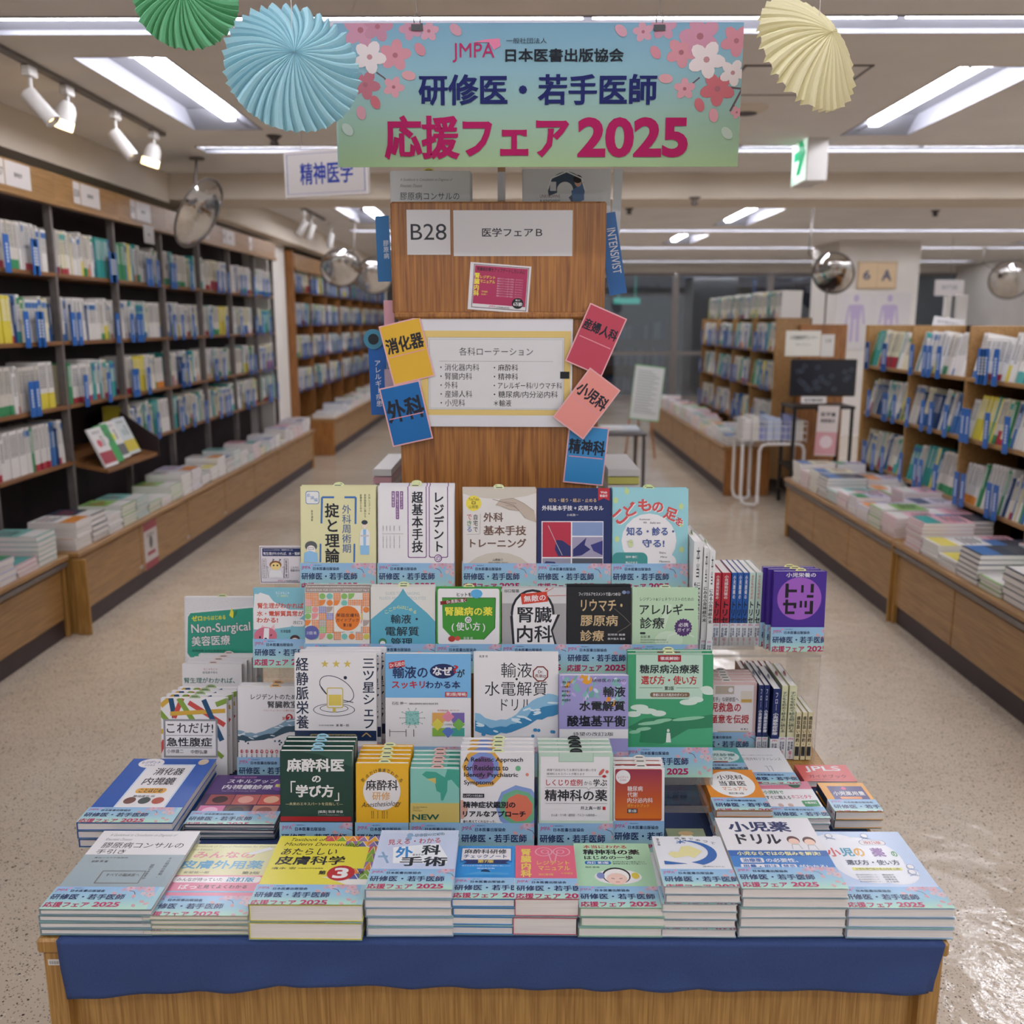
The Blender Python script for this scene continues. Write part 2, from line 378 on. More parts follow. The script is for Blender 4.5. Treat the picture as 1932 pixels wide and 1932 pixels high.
def band_mesh(W, H, T, bh):
    k = (round(W, 3), round(T, 3), round(bh, 4))
    if k in _BC: return _BC[k]
    e = .0018; mb = MB(); top = '#93bad9'; bot = '#b4dcc4'
    p = Pr(W, bh, (130, 975, 130+W/BU, 975+bh/BU)); band_ops(p)
    mb.box(-e, -e, 0, W, -e+.0003, bh, '#a3c9d2'); mb.box(-e, T+e-.0003, 0, W, T+e, bh, '#a3c9d2')
    mb.box(-e, -e, 0, -e+.0003, T+e, bh, '#dfe3e6')
    p.into(mb, 0, lambda x, z, L: (x, -e-LAY*L, z))
    if T > .006:
        q = Pr(T, bh, (0, 0, 100, 100)); q.t('JMPA', 12, 4, 88, 14, '#c6477b', .02); q.v('研修医', 68, 20, 55, 34, NAVY, .03); q.v('若手医師', 28, 20, 62, 34, NAVY, .03); q.v('応援フェア', 50, 62 if bh > .05 else 50, 97, 44, CRIM, .03)
        q.into(mb, 0, lambda x, z, L: (-e-LAY*L, T-x, z))
    _BC[k] = mb.data('paper_band', MP); return _BC[k]
def slip_mesh(T, col):
    mb = MB(); n = 7; pts = [(.0, -.02)]+[(.012-.012*math.cos(PI*i/n), .0065*math.sin(PI*i/n)) for i in range(n+1)]+[(.024, -.02)]
    vs = [(x, y, z) for y in (0, .0006) for x, z in pts]; m = len(pts)
    mb.mesh(vs, [tuple(range(m)), tuple(range(2*m-1, m-1, -1))]+[(i, i+m, (i+1) % m+m, (i+1) % m) for i in range(m)], col)
    mb.box(.005, -.0002, .0012, .019, 0, .003, '#555d60'); return mb.data('order_slip', MM)
def make_book(W, H, T, base, front, spine=None, spcol=None, band=True, slip=None, page=None, bh=None, name='fair_book'):
    """a paperback: root mesh is its cover; front faces -y, spine towards -x"""
    c = MB(); k = .0006
    sp = spcol or base
    c.box(0, 0, 0, W, k, H, base); c.box(0, T-k, 0, W, T, H, base); c.box(-.0002, 0, 0, k, T, H, sp)
    if front is not None: front.into(c, 0, lambda x, z, L: (x, -LAY*L, z))
    if spine is not None: spine.into(c, 0, lambda x, z, L: (-.0002-LAY*L, T-x, z))
    o = c.build(name, MP)
    pg = MB(); pg.box(k, k, .0015, W-.0015, T-k, H-.0015); kid(pg.build('page_block', page or M_PAGE, o), o)
    if band: kid(link('paper_band', band_mesh(W, H, T, bh or BAND_H), o), o)
    if slip: s = link('order_slip', slip_mesh(T, slip), o, (W*.42, T*.5, H)); kid(s, o)
    return o
LEAN = math.radians(9)
def px(z, x, y): a = ZOOM[z]; return a[0]+x*a[2], a[1]+y*a[2]
def stand(desc, z, x0, y0, x1, F, zb, T, n, base, fn, band=True, slip='#dfe5b0', spcol=None, lean=LEAN, y1=None, group=None, bh=None, dx=0, cat='book', fit=None):
    """books standing cover first, n copies one behind the other"""
    P0 = px(z, x0, y0); P1 = px(z, x1, y0)
    yb = proj((0, F, zb))[1]
    X0 = atY(P0[0], yb, F).x; X1 = atY(P1[0], yb, F).x; W = X1-X0
    lo, hi = .05, .5
    for _ in range(30):
        H = (lo+hi)/2; yy = proj((X0, F+H*math.sin(lean), zb+H*math.cos(lean)))[1]
        if yy > P0[1]: lo = H
        else: hi = H
    a = ZOOM[z]; pr = Pr(W, H, (x0, y0, x1, (yb-a[1])/a[2]), base)
    if fn: fn(pr)
    o = make_book(W, H, T, base, pr, None, spcol, band, slip, bh=bh)
    o.location = (X0, F, zb+.0005); o.rotation_euler = (-lean, 0, 0)
    tag(o, desc+(', frontmost copy' if n > 1 else ''), cat, group)
    ords = ['', 'second', 'third', 'fourth', 'fifth', 'sixth', 'seventh']
    for i in range(1, n):
        c = copy_tree(o); c.location = (X0+rnd.uniform(-.0015, .0015)+dx*i, F+i*(T+.0045)/math.cos(lean), zb+.0005+rnd.uniform(0, .002))
        tag(c, '%s copy behind the %s' % (ords[i], short(desc)), cat, group or 'copies of '+short(desc))
    if n > 1 and not group: o['group'] = 'copies of '+short(desc)
    return o
def short(d):
    w = d.split()
    w = d.replace(',', '').split()[:10]
    while w[-1] in ('with', 'the', 'a', 'of', 'in', 'and', 'large', 'right', 'above', 'left', 'behind', 'white', 'small', 'inside', 'front'): w.pop()
    return ' '.join(w)
def flat(desc, xl, xr, yf, yb, F, n, base, fn, band=True, zb=TZ, spcol=None, yaw=0, cat='book', page=None, jit=.003, bh=None, zt=None, vs=1):
    """a stack of n copies lying on the table, cover up"""
    p = atY(xl, yf, F)
    if zt is not None: p = atZ(xl, yf, zt); F = p.y
    z = p.z; q = atY(xr, yf, F); B = atZ(xl, yb, z); W = q.x-p.x; D = B.y-F; G_ = .0038 if band else .0012; T = (z-zb)/n-G_
    pr = Pr(W, D, (0, 0, 100, 100), base); pr.vs = vs
    if fn: fn(pr)
    o = make_book(W, D, T, base, pr, None, spcol, band, None, page, bh)
    base_rot = (-PI/2, 0, yaw); ords = ['top', 'second', 'third', 'fourth', 'fifth', 'sixth', 'seventh']
    for i in range(n):
        c = o if i == 0 else copy_tree(o)
        j = 0 if i == 0 else jit
        c.location = (p.x+rnd.uniform(-j, j), F+rnd.uniform(-j*.3, j), z-i*(T+G_)); c.rotation_euler = (base_rot[0], 0, yaw+(rnd.uniform(-1, 1)*.012 if i else 0))
        if n > 1: tag(c, desc+', topmost' if i == 0 else '%s from the top under %s' % (ords[i], short(desc)), cat, 'stack of '+short(desc))
        else: tag(c, desc, cat)
    return o
K = '#20222b'; R_ = '#b3272f'; WH = '#e6e3e4'
def doc(p, x, y, s, hair='#2e3a44'):      # small line-drawn doctor
    p.p('#e8e6e6', x-s*.5, y+s*2.2, x-s*.45, y+s*.9, x-s*.2, y+s*.6, x+s*.2, y+s*.6, x+s*.5, y+s*.9, x+s*.5, y+s*2.2)
    p.p('#8fbde0', x-s*.15, y+s*.65, x+s*.15, y+s*.65, x+s*.12, y+s*2.2, x-s*.12, y+s*2.2)
    p.r(x-s*.42, y+s*2.2, x+s*.42, y+s*3.1, '#8fbde0'); p.e(x, y+s*.2, s*.28, s*.36, '#e9d8c8'); p.e(x, y-s*.02, s*.3, s*.22, hair)
    p.r(x-s*.4, y+s*1.2, x+s*.4, y+s*1.35, '#c9c6c8')
# --- top row
def k1(p):
    p.o(204, 252, 342, 384, 24, '#3f6fb0'); p.o(210, 258, 336, 378, 20, '#e2e3e0'); p.t('総', 218, 275, 250, 312, '#5a7fb5'); p.t('論', 254, 300, 290, 336, '#5a7fb5'); p.t('編', 290, 322, 326, 360, '#5a7fb5')
    p.v('本多通孝', 268, 440, 560, 24, K); p.l('#3f6fb0', 20, 362, 580, 370, 314, 492, 314); p.l('#3f6fb0', 20, 596, 314, 710, 314, 706, 585)
    p.l('#3f6fb0', 18, 352, 785, 348, 975); p.l('#3f6fb0', 18, 694, 785, 690, 975)
    p.v('掟と理論', 472, 370, 980, 152, K, .03); p.v('外科周術期', 618, 385, 880, 98, '#3f5f95', .005)
    p.v('外科レジデント&', 848, 280, 490, 22, K); p.v('周術期管理に関わる', 804, 280, 520, 22, K); p.v('医療者のための', 762, 280, 465, 22, K)
    doc(p, 798, 570, 105); p.e(256, 810, 62, 52, '#56595c'); p.e(256, 850, 46, 48, '#efe4d8'); p.p('#8fbde0', 180, 975, 185, 880, 240, 855, 320, 880, 325, 975); p.fr(225, 822, 285, 845, 4, '#5a7fb5')
def k2(p):
    V = '#7b4486'
    for x0, x1, yb in ((1232, 1424, 928), (1446, 1640, 926)):
        p.o(x0, 150, x1, yb, 18, V); p.o(x0+9, 150, x1-9, yb-9, 14, WH)
    for x, y1 in ((1088, 415), (1130, 535), (1172, 435)): p.o(x-16, 253, x+16, y1, 5, V)
    p.v('先輩の秘伝', 1088, 262, 408, 20, WH, .02); p.v('手に取るようにわかる', 1130, 262, 525, 20, WH, .02); p.v('手技のコツが', 1172, 262, 430, 20, WH, .02)
    p.v('超基本手技', 1332, 250, 875, 118, K, .03); p.v('レジデント', 1545, 250, 872, 118, K, .03)
    p.e(1540, 932, 40, 40, V); p.e(1538, 932, 30, 30, WH); p.t('の', 1516, 910, 1562, 955, V, .02)
    for i, x in enumerate((985, 1020, 1055, 1095, 1150)): p.v('名前監修者名', x, 600, 655, 11, K); p.v('大学病院外科教授', x, 700, 830, 10, '#555')
    p.r(975, 683, 1190, 686, '#888')
def k3(p):
    for cx, cy, rx, ry in ((860, 760, 250, 180), (860, 120, 320, 100)): p.e(cx, cy, rx, ry, '#c9c0b2')
    p.e(693, 250, 52, 52, '#e3cf4a'); p.t('YouTube', 660, 212, 728, 232, K); p.t('山根塾', 662, 262, 724, 285, K); p.fr(680, 238, 706, 256, 4, K)
    p.t('外科', 758, 312, 892, 375, '#6d5247', .035); p.t('基本手技', 758, 400, 1048, 466, '#6d5247', .035); p.t('トレーニング', 668, 488, 1048, 550, '#6d5247', .035)
    p.v('自宅で', 706, 322, 445, 34, K, .01)
    for c, y, q in (('で', 325, '#c25b6a'), ('き', 366, '#5a8f68'), ('る', 407, '#4476b0')): p.t(c, 648, y, 680, y+36, q, .01)
    p.l('#999', 2, 645, 460, 735, 458, 738, 322); p.t('山根裕介', 822, 622, 892, 640, K); p.t('(長崎大学病院小児外科)', 790, 645, 924, 656, '#555')
    p.p('#b9a99a', 870, 225, 960, 215, 1030, 250, 1100, 300, 1115, 380, 1040, 350, 1000, 300, 930, 290, 880, 270, 840, 262); p.l('#6e5c52', 3, 820, 222, 960, 262, 1000, 300); p.l('#6e5c52', 2, 870, 225, 960, 215, 1030, 250, 1100, 300); p.l('#6e5c52', 2, 880, 270, 930, 292, 1000, 300, 1040, 350); p.l('#6e5c52', 2, 900, 240, 980, 250); p.l('#6e5c52', 2, 910, 262, 980, 275)
def k4(p):
    p.p('#b3272f', 1530, 145, 1606, 145, 1606, 232, 1568, 215, 1530, 232); p.t('Web', 1545, 168, 1590, 184, WH, .02); p.t('動画付', 1542, 190, 1592, 208, WH, .02)
    p.t('切る・縫う・結ぶ・止める', 1198, 216, 1518, 242, '#d8b98a', .01); p.t('外科基本手技 + 応用スキル', 1152, 264, 1566, 299, WH, .025); p.t('小坂眞一', 1318, 320, 1398, 336, WH)
    p.r(1150, 370, 1566, 664, WH); p.r(1156, 376, 1348, 612, '#b02f45'); p.r(1356, 376, 1562, 468, '#7f93bb'); p.r(1356, 476, 1562, 612, '#9b95ad'); p.r(1156, 620, 1348, 664, '#8f8fa0'); p.r(1356, 620, 1562, 664, '#4a4f5c')
    p.p('#2c2e63', 1250, 495, 1290, 500, 1346, 540, 1346, 606, 1262, 606, 1240, 560); p.p('#2b2d68', 1362, 560, 1420, 510, 1452, 480, 1440, 530, 1480, 560, 1420, 600, 1362, 608); p.p('#333578', 1480, 530, 1562, 500, 1562, 600, 1500, 570)
    p.p('#31336a', 1160, 664, 1180, 640, 1240, 645, 1250, 664); p.l('#c9c9d2', 3, 1195, 400, 1250, 520, 1290, 600)
def k5(p):
    for x, y in ((185, 170), (110, 230), (550, 390), (120, 490), (495, 480), (555, 560), (550, 270)): p.e(x, y, 16, 20, '#bcd08f')
    p.e(335, 500, 185, 182, WH); p.e(430, 640, 90, 60, WH)
    for ch, x, y, r in (('こ', 145, 340, -.75), ('ど', 215, 290, -.45), ('も', 310, 262, -.1), ('の', 397, 275, .1), ('足', 485, 322, .35), ('を', 540, 372, .7)):
        w = 42 if ch in 'のを' else 50
        if ch == 'を': w = 30
        for dx, c in ((5, WH), (0, '#c9504f')): p.t(ch, x-w+dx, y-w*.85+dx, x+w*.8+dx, y+w*.85+dx, c, .06, r)
    p.t('知る・診る・', 182, 408, 505, 468, '#4d6196', .04); p.t('守る!', 290, 490, 440, 546, '#4d6196', .04)
    p.t('Kodomo', 270, 352, 340, 362, K); p.t('no', 298, 374, 318, 384, K); p.t('Ashi wo', 340, 374, 412, 386, K)
    p.t('Shiru', 405, 574, 448, 588, K); p.t('Miru', 414, 604, 456, 616, K); p.t('Mamoru', 406, 634, 476, 646, K)
    p.o(88, 580, 326, 700, 40, '#3f8d8b'); p.t('田中 康仁', 180, 602, 258, 618, WH, .02); p.t('高山かおる', 178, 640, 258, 656, WH, .02); p.e(212, 520, 18, 26, '#c9d3a0')
    p.l('#8a8a8a', 2, 185, 505, 225, 515)
z1 = 1.030; F1 = 2.03
stand('cream book with blue brackets and a drawn doctor, top row', 'G', 150, 203, 912, F1, z1, .012, 2, '#dcd8a8', k1)
stand('white book with tall purple-lined title columns in the top row', 'G', 932, 205, 1700, F1, z1, .009, 4, WH, k2, spcol='#cfcfd8')
stand('white and beige book with a drawn hand holding forceps in the top row', 'B', 620, 150, 1114, F1, z1, .01, 2, '#dad5d0', k3)
stand('navy book with photos of blue gloved hands in the top row', 'B', 1120, 147, 1618, F1, z1, .012, 1, '#1d2b5c', k4, slip=None)
stand('light blue book with curved red title and white circle in the top row', 'C', 88, 150, 598, F1, z1, .01, 2, '#94c8cf', k5, slip='#cfdc9a')
# --- second row
def k6(p):
    p.p('#e3e1e2', 1092, 405, 1092, 600, 1000, 640, 960, 600, 880, 640, 735, 640, 750, 450, 830, 455, 870, 500, 910, 520, 960, 560, 1090, 560)
    p.p('#e3e1e2', 748, 470, 790, 440, 850, 460, 880, 500, 930, 530, 990, 560, 1092, 600, 1000, 680, 860, 700, 735, 700)
    p.t('もじゃもじゃ', 898, 432, 992, 452, WH); p.t('水・電解質を', 905, 456, 985, 470, '#d8dc9a')
    p.t('腎生理がわかれば', 770, 512, 1092, 552, '#c9503f', .035); p.t('水・電解質異常が', 765, 568, 1092, 608, '#c9503f', .035); p.t('わかる!', 762, 616, 912, 652, '#c9503f', .035)
    p.o(1004, 628, 1100, 680, 24, WH); p.t('改訂2', 1018, 638, 1082, 664, K)
    p.p('#e9b6bf', 790, 700, 800, 668, 830, 690); p.p('#e9b6bf', 860, 690, 885, 662, 890, 715); p.e(825, 745, 80, 62, '#c96f83'); p.p(WH, 815, 690, 850, 690, 845, 800, 805, 800); p.e(785, 755, 6, 9, K); p.l(K, 4, 855, 740, 870, 735, 858, 748); p.e(825, 765, 9, 7, K); p.p(WH, 880, 800, 915, 768, 912, 790, 890, 806)
    p.e(1030, 770, 36, 32, '#4a2f33'); p.e(1030, 780, 26, 22, '#f0d5c2'); p.t('杉本俊郎', 930, 700, 1000, 725, K)
def k7(p):
    p.r(1105, 400, 1560, 440, '#9b8c85'); p.t('GUIDEBOOK FOR COSMETIC DERMATOLOGY Ver.3', 1115, 414, 1548, 430, WH)
    p.r(1095, 440, 1555, 772, '#e0dcd5'); c = ['#d9803f', '#74b8ad', '#d98f8f', '#e0dcd5', '#7f7fb8', '#c9bb55', '#a89a94', '#d9803f', '#d9803f', '#86b565']
    r = random.Random(3)
    for i in range(9):
        for j in range(7):
            x = 1097+i*51; y = 442+j*47.2; q = r.choice(c); k = r.random()
            if k < .3: p.e(x+25, y+23, 22, 21, q, 0, 12)
            elif k < .72:
                p.r(x+1, y+1, x+50, y+46, '#d9803f' if k > .5 else q)
                for a in range(1, 4): p.r(x+a*12.5-1, y+1, x+a*12.5+1, y+46, '#e0dcd5'); p.n -= 1; p.r(x+1, y+a*11.8-1, x+50, y+a*11.8+1, '#e0dcd5'); p.n -= 1
            else: p.p(q, x+2, y+2, x+48, y+2, x+40, y+25, x+25, y+40, x+2, y+45)
            p.n = 20
    p.n = 24; p.r(1305, 530, 1490, 715, '#e0dcd5'); p.e(1400, 620, 88, 88, '#d9772f'); p.t('美容皮膚科', 1320, 585, 1478, 612, K, .01); p.t('ガイドブック', 1320, 620, 1478, 645, K, .01); p.t('第 3 版', 1368, 655, 1428, 680, K, .02)
    p.e(1146, 722, 54, 50, '#5b5f9e'); p.t('川田 暁', 1112, 712, 1182, 736, WH)
def k8(p):
    p.t('GUIDE TO MANAGING', 100, 848, 330, 868, '#a9b9bb'); p.t('FLUIDS AND ELECTROLYTES', 60, 880, 370, 900, '#a9b9bb')
    p.p('#5ba6bd', 0, 1230, 0, 1035, 60, 985, 130, 930, 190, 870, 218, 825, 246, 870, 310, 930, 380, 990, 436, 1050, 436, 1230)
    for i, ch in enumerate('ここからはじめる'): a = (i-3.5)/3.5; p.t(ch, 200+a*95-10, 940+a*a*32, 200+a*95+14, 962+a*a*32, '#d3dc9b', .01, a*.3)
    p.t('輸液・', 135, 1000, 318, 1062, K, .012); p.t('電解質', 98, 1082, 325, 1146, K, .012); p.t('管理', 135, 1158, 280, 1222, K, .012); p.e(80, 1185, 26, 24, '#3f7a55'); p.e(80, 1195, 18, 16, WH)
def k9(p):
    p.o(452, 826, 866, 1200, 14, WH); p.p('#3d8f34', 480, 888, 840, 888, 836, 1090, 760, 1170, 560, 1170, 484, 1090); p.l('#2b5f2a', 5, 480, 888, 840, 888, 836, 1090, 760, 1170)
    p.t('ヒットを狙え!', 580, 852, 740, 880, K, .03); p.p('#7a1f22', 468, 912, 645, 888, 648, 912, 470, 936); p.t('Dr.長澤に聞く', 512, 898, 642, 922, WH, .02, -.08)
    p.t('腎臓病の薬', 498, 946, 824, 1012, '#20222b', .075); p.t('腎臓病の薬', 500, 948, 822, 1010, '#e3dd4a', .035); p.e(656, 1036, 22, 22, WH); p.t('の', 642, 1022, 672, 1052, K, .02)
    p.t('( 使い方 )', 545, 1052, 770, 1118, WH, .025); p.t('長澤 将', 624, 1152, 688, 1170, WH); p.e(545, 1165, 24, 20, '#b3392f'); p.e(585, 1162, 18, 16, '#c95545'); p.e(712, 860, 40, 30, '#5aa7d6')
def k10(p):
    p.r(882, 820, 1320, 925, '#c9c7c7'); p.r(882, 925, 1316, 1210, '#a09e9e')
    p.e(1090, 990, 148, 160, K); p.e(1090, 990, 132, 144, WH); p.p(K, 938, 1010, 955, 1210, 1255, 1210, 1225, 1110, 1275, 1000); p.p(WH, 956, 1000, 970, 1210, 1240, 1210, 1212, 1105, 1256, 1000)
    p.p('#c8402e', 1008, 862, 1185, 845, 1195, 912, 1018, 932); p.t('無敵の', 1030, 868, 1178, 912, WH, .02, -.08); p.t('腎臓', 988, 948, 1220, 1056, K, .022); p.t('内科', 985, 1072, 1222, 1188, K, .022)
    p.t('谷口智基', 898, 830, 1000, 852, K, .01); p.p('#c8402e', 1170, 840, 1185, 820, 1195, 830); p.r(882, 1210, 1320, 1232, '#2a2322')
    p.l('#c8402e', 3, 1190, 875, 1318, 870); p.l('#c8402e', 3, 1180, 850, 1230, 820)
def k11(p):
    G = '#c9ae84'; p.t('フィジカルアセスメントで追いつめる!', 1400, 850, 1682, 874, WH, .01); p.t('リウマチ・', 1415, 898, 1695, 978, G, .02); p.t('膠原病', 1412, 1002, 1664, 1078, G, .02); p.t('診療', 1412, 1105, 1572, 1180, G, .02)
    p.l('#8d8378', 2, 1640, 960, 1700, 1010, 1750, 1062, 1720, 1085, 1660, 1120); p.t('萩野昇 編著', 1596, 1128, 1714, 1142, WH); p.t('藤井隆夫 著者', 1596, 1156, 1714, 1170, WH); p.e(1705, 850, 14, 12, '#7f8fb0'); p.e(1732, 850, 12, 11, '#56648c'); p.t('コストパフォーマンス', 1400, 1200, 1680, 1216, '#8d8378')
def k12(p):
    p.p('#c5d9bf', 452, 925, 490, 935, 440, 1100, 400, 1090); p.e(470, 1170, 95, 60, '#c5d9bf'); p.l('#cfdcca', 8, 440, 1230, 470, 1140, 560, 1110, 640, 1150)
    p.t('レジデント&ジェネラリストのための', 275, 884, 635, 908, K); p.t('アレルギー', 272, 928, 636, 1002, K, .02); p.t('診療', 275, 1018, 440, 1096, K, .02)
    n = 18
    for a in (0,):
        pts = []
        for i in range(2*n): t = PI*i/n; rr = 62 if i % 2 else 54; pts += [566+rr*math.cos(t), 1086-rr*math.sin(t)]
        p.p('#4f3168', *pts)
    p.t('必携', 534, 1054, 600, 1082, WH, .01); p.t('ガイド', 526, 1090, 608, 1114, WH, .01); p.o(275, 1118, 312, 1132, 6, K); p.t('永田 真', 278, 1140, 345, 1158, K); p.t('埼玉医科大学呼吸器内科教授/', 278, 1166, 455, 1174, '#555'); p.t('埼玉医科大学病院アレルギーセンター長', 278, 1182, 465, 1190, '#555')
z2 = .878; F2 = 1.925
stand('light blue book with a pink drawn cat face, left end of the second row', 'A', 742, 408, 1130, F2+.03, z2, .012, 1, '#7db6c4', k6, slip=None)
stand('white and orange patterned grid book with an orange circle', 'A', 1102, 402, 1552, F2, z2, .011, 2, '#e0dcd5', k7, slip=None)
stand('white book with a large teal drop shape in the second row', 'B', 0, 815, 434, F2, z2, .011, 2, '#dbd9d2', k8)
stand('green book with yellow title on a shield in the second row', 'B', 441, 815, 876, F2, z2, .012, 1, '#3d9340', k9, slip='#dcdf9a')
stand('grey book with bold black title inside a black outline', 'B', 884, 815, 1316, F2, z2, .016, 1, '#b5b3b3', k10, slip=None)
stand('black book with large gold title in the second row', 'B', 1320, 818, 1754, F2, z2, .013, 2, '#1c1d22', k11, slip=None)
stand('pale green book with a purple starburst badge', 'C', 222, 820, 665, F2, z2, .012, 1, '#b4cfae', k12, slip='#cfdcb8')
# --- third row
def k13(p):
    p.v('経静脈栄養', 1085, 890, 1398, 92, '#1e2a44', .02); p.v('三ツ星シェフ', 1548, 890, 1400, 92, '#1e2a44', .02)
    for x in (1243, 1322, 1400):
        pts = []
        for i in range(10): t = PI*i/5+PI/2; rr = 29 if i % 2 == 0 else 12; pts += [x+rr*math.cos(t), 940-rr*math.sin(t)]
        p.p('#d0b95c', *pts)
    N = '#1e2a44'; p.e(1305, 1262, 146, 46, N, 0, 28); p.e(1305, 1262, 141, 42, WH, 0, 28); p.e(1305, 1252, 100, 28, N, 0, 28); p.e(1305, 1252, 95, 24, WH, 0, 28)
    p.e(1325, 1115, 134, 76, N, .55, 28); p.e(1325, 1115, 129, 71, WH, .55, 28); p.l(N, 5, 1205, 1085, 1270, 1170, 1440, 1210); p.e(1385, 1036, 12, 12, N)
    p.o(1255, 1105, 1370, 1250, 14, '#d0b95c'); p.o(1262, 1112, 1363, 1243, 10, WH); p.r(1268, 1155, 1358, 1232, '#dcc45f'); p.r(1296, 1243, 1318, 1278, '#d0b95c')
    p.t('東 敬一朗', 1318, 1362, 1408, 1380, K); p.t('石川県立中央病院 薬剤部', 1198, 1366, 1302, 1376, K)
    p.r(1010, 1408, 1606, 1480, '#1f3050'); p.o(1135, 1432, 1462, 1466, 14, '#8c8466'); p.t('輸液の1滴に栄養と愛をこめて', 1152, 1438, 1448, 1462, K, .02); p.l('#b89a6a', 8, 1500, 1450, 1530, 1424, 1562, 1452)
def k14(p):
    p.r(100, 1262, 674, 1562, '#77b2de'); p.p('#c03a3c', 122, 1326, 228, 1308, 234, 1352, 124, 1368); p.t('Dr.石松の', 130, 1322, 230, 1352, WH, .02, -.15)
    p.t('輸液の', 148, 1348, 385, 1432, '#1f2a5a', .025); p.e(486, 1382, 88, 50, '#1f2a5a'); p.t('なぜ', 418, 1352, 550, 1412, WH, .05); p.t('?', 555, 1342, 590, 1395, R_, .02); p.t('が', 582, 1368, 634, 1424, K, .03)
    p.t('スッキリ', 142, 1448, 366, 1500, '#b8303c', .04); p.t('わかる本', 370, 1448, 604, 1500, '#1f2a5a', .03); p.r(500, 1522, 650, 1556, '#b8464a'); p.t('第2版(増補)', 508, 1526, 644, 1552, WH, .02)
    p.t('石松 伸一', 142, 1588, 245, 1610, K); p.t('聖路加国際病院 副院長/救急部 部長', 260, 1596, 455, 1608, K)
    p.r(235, 1652, 326, 1744, '#8fc4bd')
    r = random.Random(5)
    for i in range(26): p.e(r.uniform(242, 320), r.uniform(1660, 1738), 4, 4, '#5e9c94', 0, 6); p.n -= 1
    for i in range(10): a = i*PI/5; p.l(K, 2, 280+45*math.cos(a), 1698+45*math.sin(a), 280+75*math.cos(a), 1698+60*math.sin(a)); p.n -= 1; p.e(280+82*math.cos(a), 1698+66*math.sin(a), 5, 5, '#9aa', 0, 6); p.n -= 1
    p.n += 2
    for i, (x, y, c, ) in enumerate(((415, 1662, '#d9a25a'), (545, 1662, '#7a68a8'), (415, 1765, '#86b14a'), (545, 1765, '#4aa091'))): p.r(x, y, x+86, y+70 if y < 1700 else y+56, c)
    for x, y, c in ((521, 1690, '#dd8aa0'), (450, 1742, '#d9cd55'), (592, 1742, '#79b255'), (521, 1790, '#5f7cc0')): p.p(c, x-42, y, x, y-42, x+42, y, x, y+42)
    p.r(490, 1722, 552, 1762, WH); p.t('正常範囲', 496, 1736, 546, 1748, K); p.l(K, 4, 128, 1775, 128, 1825); p.l(K, 3, 128, 1790, 238, 1790); p.l(K, 4, 238, 1775, 238, 1825); p.l(K, 4, 290, 1775, 290, 1825); p.t('高浸透圧血症・水バランス', 450, 1640, 595, 1652, R_)
def water(p, x0, x1, y0, h, c1, c2, c3):
    r = random.Random(int(x0)); n = 16; top = []; bot = []
    for i in range(n+1):
        x = x0+(x1-x0)*i/n; t = i/n
        top.append((x, y0+h*(.25+.3*math.sin(t*5.2)-.25*t)+r.uniform(-.04, .04)*h)); bot.append((x, y0+h*(.62+.28*math.sin(t*4+.6))+r.uniform(-.04, .04)*h))
    p.p(c1, *[q for a in bot+top[::-1] for q in a])
    mid = [(x, (a+b)/2+h*.05*math.sin(x)) for (x, a), (_, b) in zip(top, bot)]
    p.p(c2, *[q for a in bot+mid[::-1] for q in a]); 
    for i in range(14):
        k = r.randrange(1, n); x, a = top[k]; p.e(x, a+(bot[k][1]-a)*r.uniform(.1, .8), h*r.uniform(.08, .2), h*.03, c3, r.uniform(-.5, .5), 8); p.n -= 1
    p.n += 1
    for i in range(10): x = r.uniform(x0, x1); p.e(x, y0+h*r.uniform(.75, 1.1), h*.05, h*.05, c2, 0, 8); p.n -= 1
def k15(p):
    p.t('長澤 将', 730, 1275, 788, 1292, K, .01); p.t('輸液', 878, 1325, 1085, 1425, K); p.e(982, 1436, 8, 8, K); p.t('水電解質', 768, 1452, 1190, 1548, K); p.t('ドリル', 878, 1570, 1082, 1648, K)
    pts = []; q2 = []
    for i in range(8): t = PI*(i+.5)/4; pts += [1142+56*math.cos(t), 1400-56*math.sin(t)]; q2 += [1142+47*math.cos(t), 1400-47*math.sin(t)]
    p.p('#7a2b2b', *pts); p.p(WH, *q2); p.t('Dr.', 1126, 1376, 1160, 1396, '#7a2b2b', .02); p.t('長澤印', 1104, 1404, 1178, 1426, '#7a2b2b', .02, .1)
    water(p, 702, 1260, 1600, 230, '#8dbcd8', '#3f86b4', '#dcebf2')
def k16(p):
    p.r(1272, 1405, 1735, 1412, WH)
    r = random.Random(9)
    for i in range(70): p.e(r.uniform(1290, 1725), r.uniform(1415, 1620), r.uniform(5, 20), r.uniform(8, 26), r.choice(['#7fb3b0', '#c9d3e3', '#8fc0bb', '#d99a3a', '#b7a6d6', '#6fa79f']), r.random(), 8); p.n -= 1
    p.e(1455, 1442, 34, 30, '#dd9d33'); p.e(1600, 1570, 14, 16, '#dd8d33')
    p.t('研修医のための', 1490, 1434, 1715, 1456, K, .01); p.t('輸液', 1562, 1485, 1715, 1556, K, .03); p.t('水電解質', 1402, 1582, 1712, 1652, K, .04); p.t('酸塩基平衡', 1322, 1680, 1718, 1756, K, .04)
    for i, s in enumerate(('澤田芳郎', '土屋勇人', '富原竜人', '野村篤史', '満岩聡史')): p.t(s, 1286, 1450+i*30, 1346, 1464+i*30, K, .01)
    p.r(1270, 1772, 1735, 1835, WH); p.t('待望の改訂2版', 1362, 1792, 1634, 1818, K, .01)
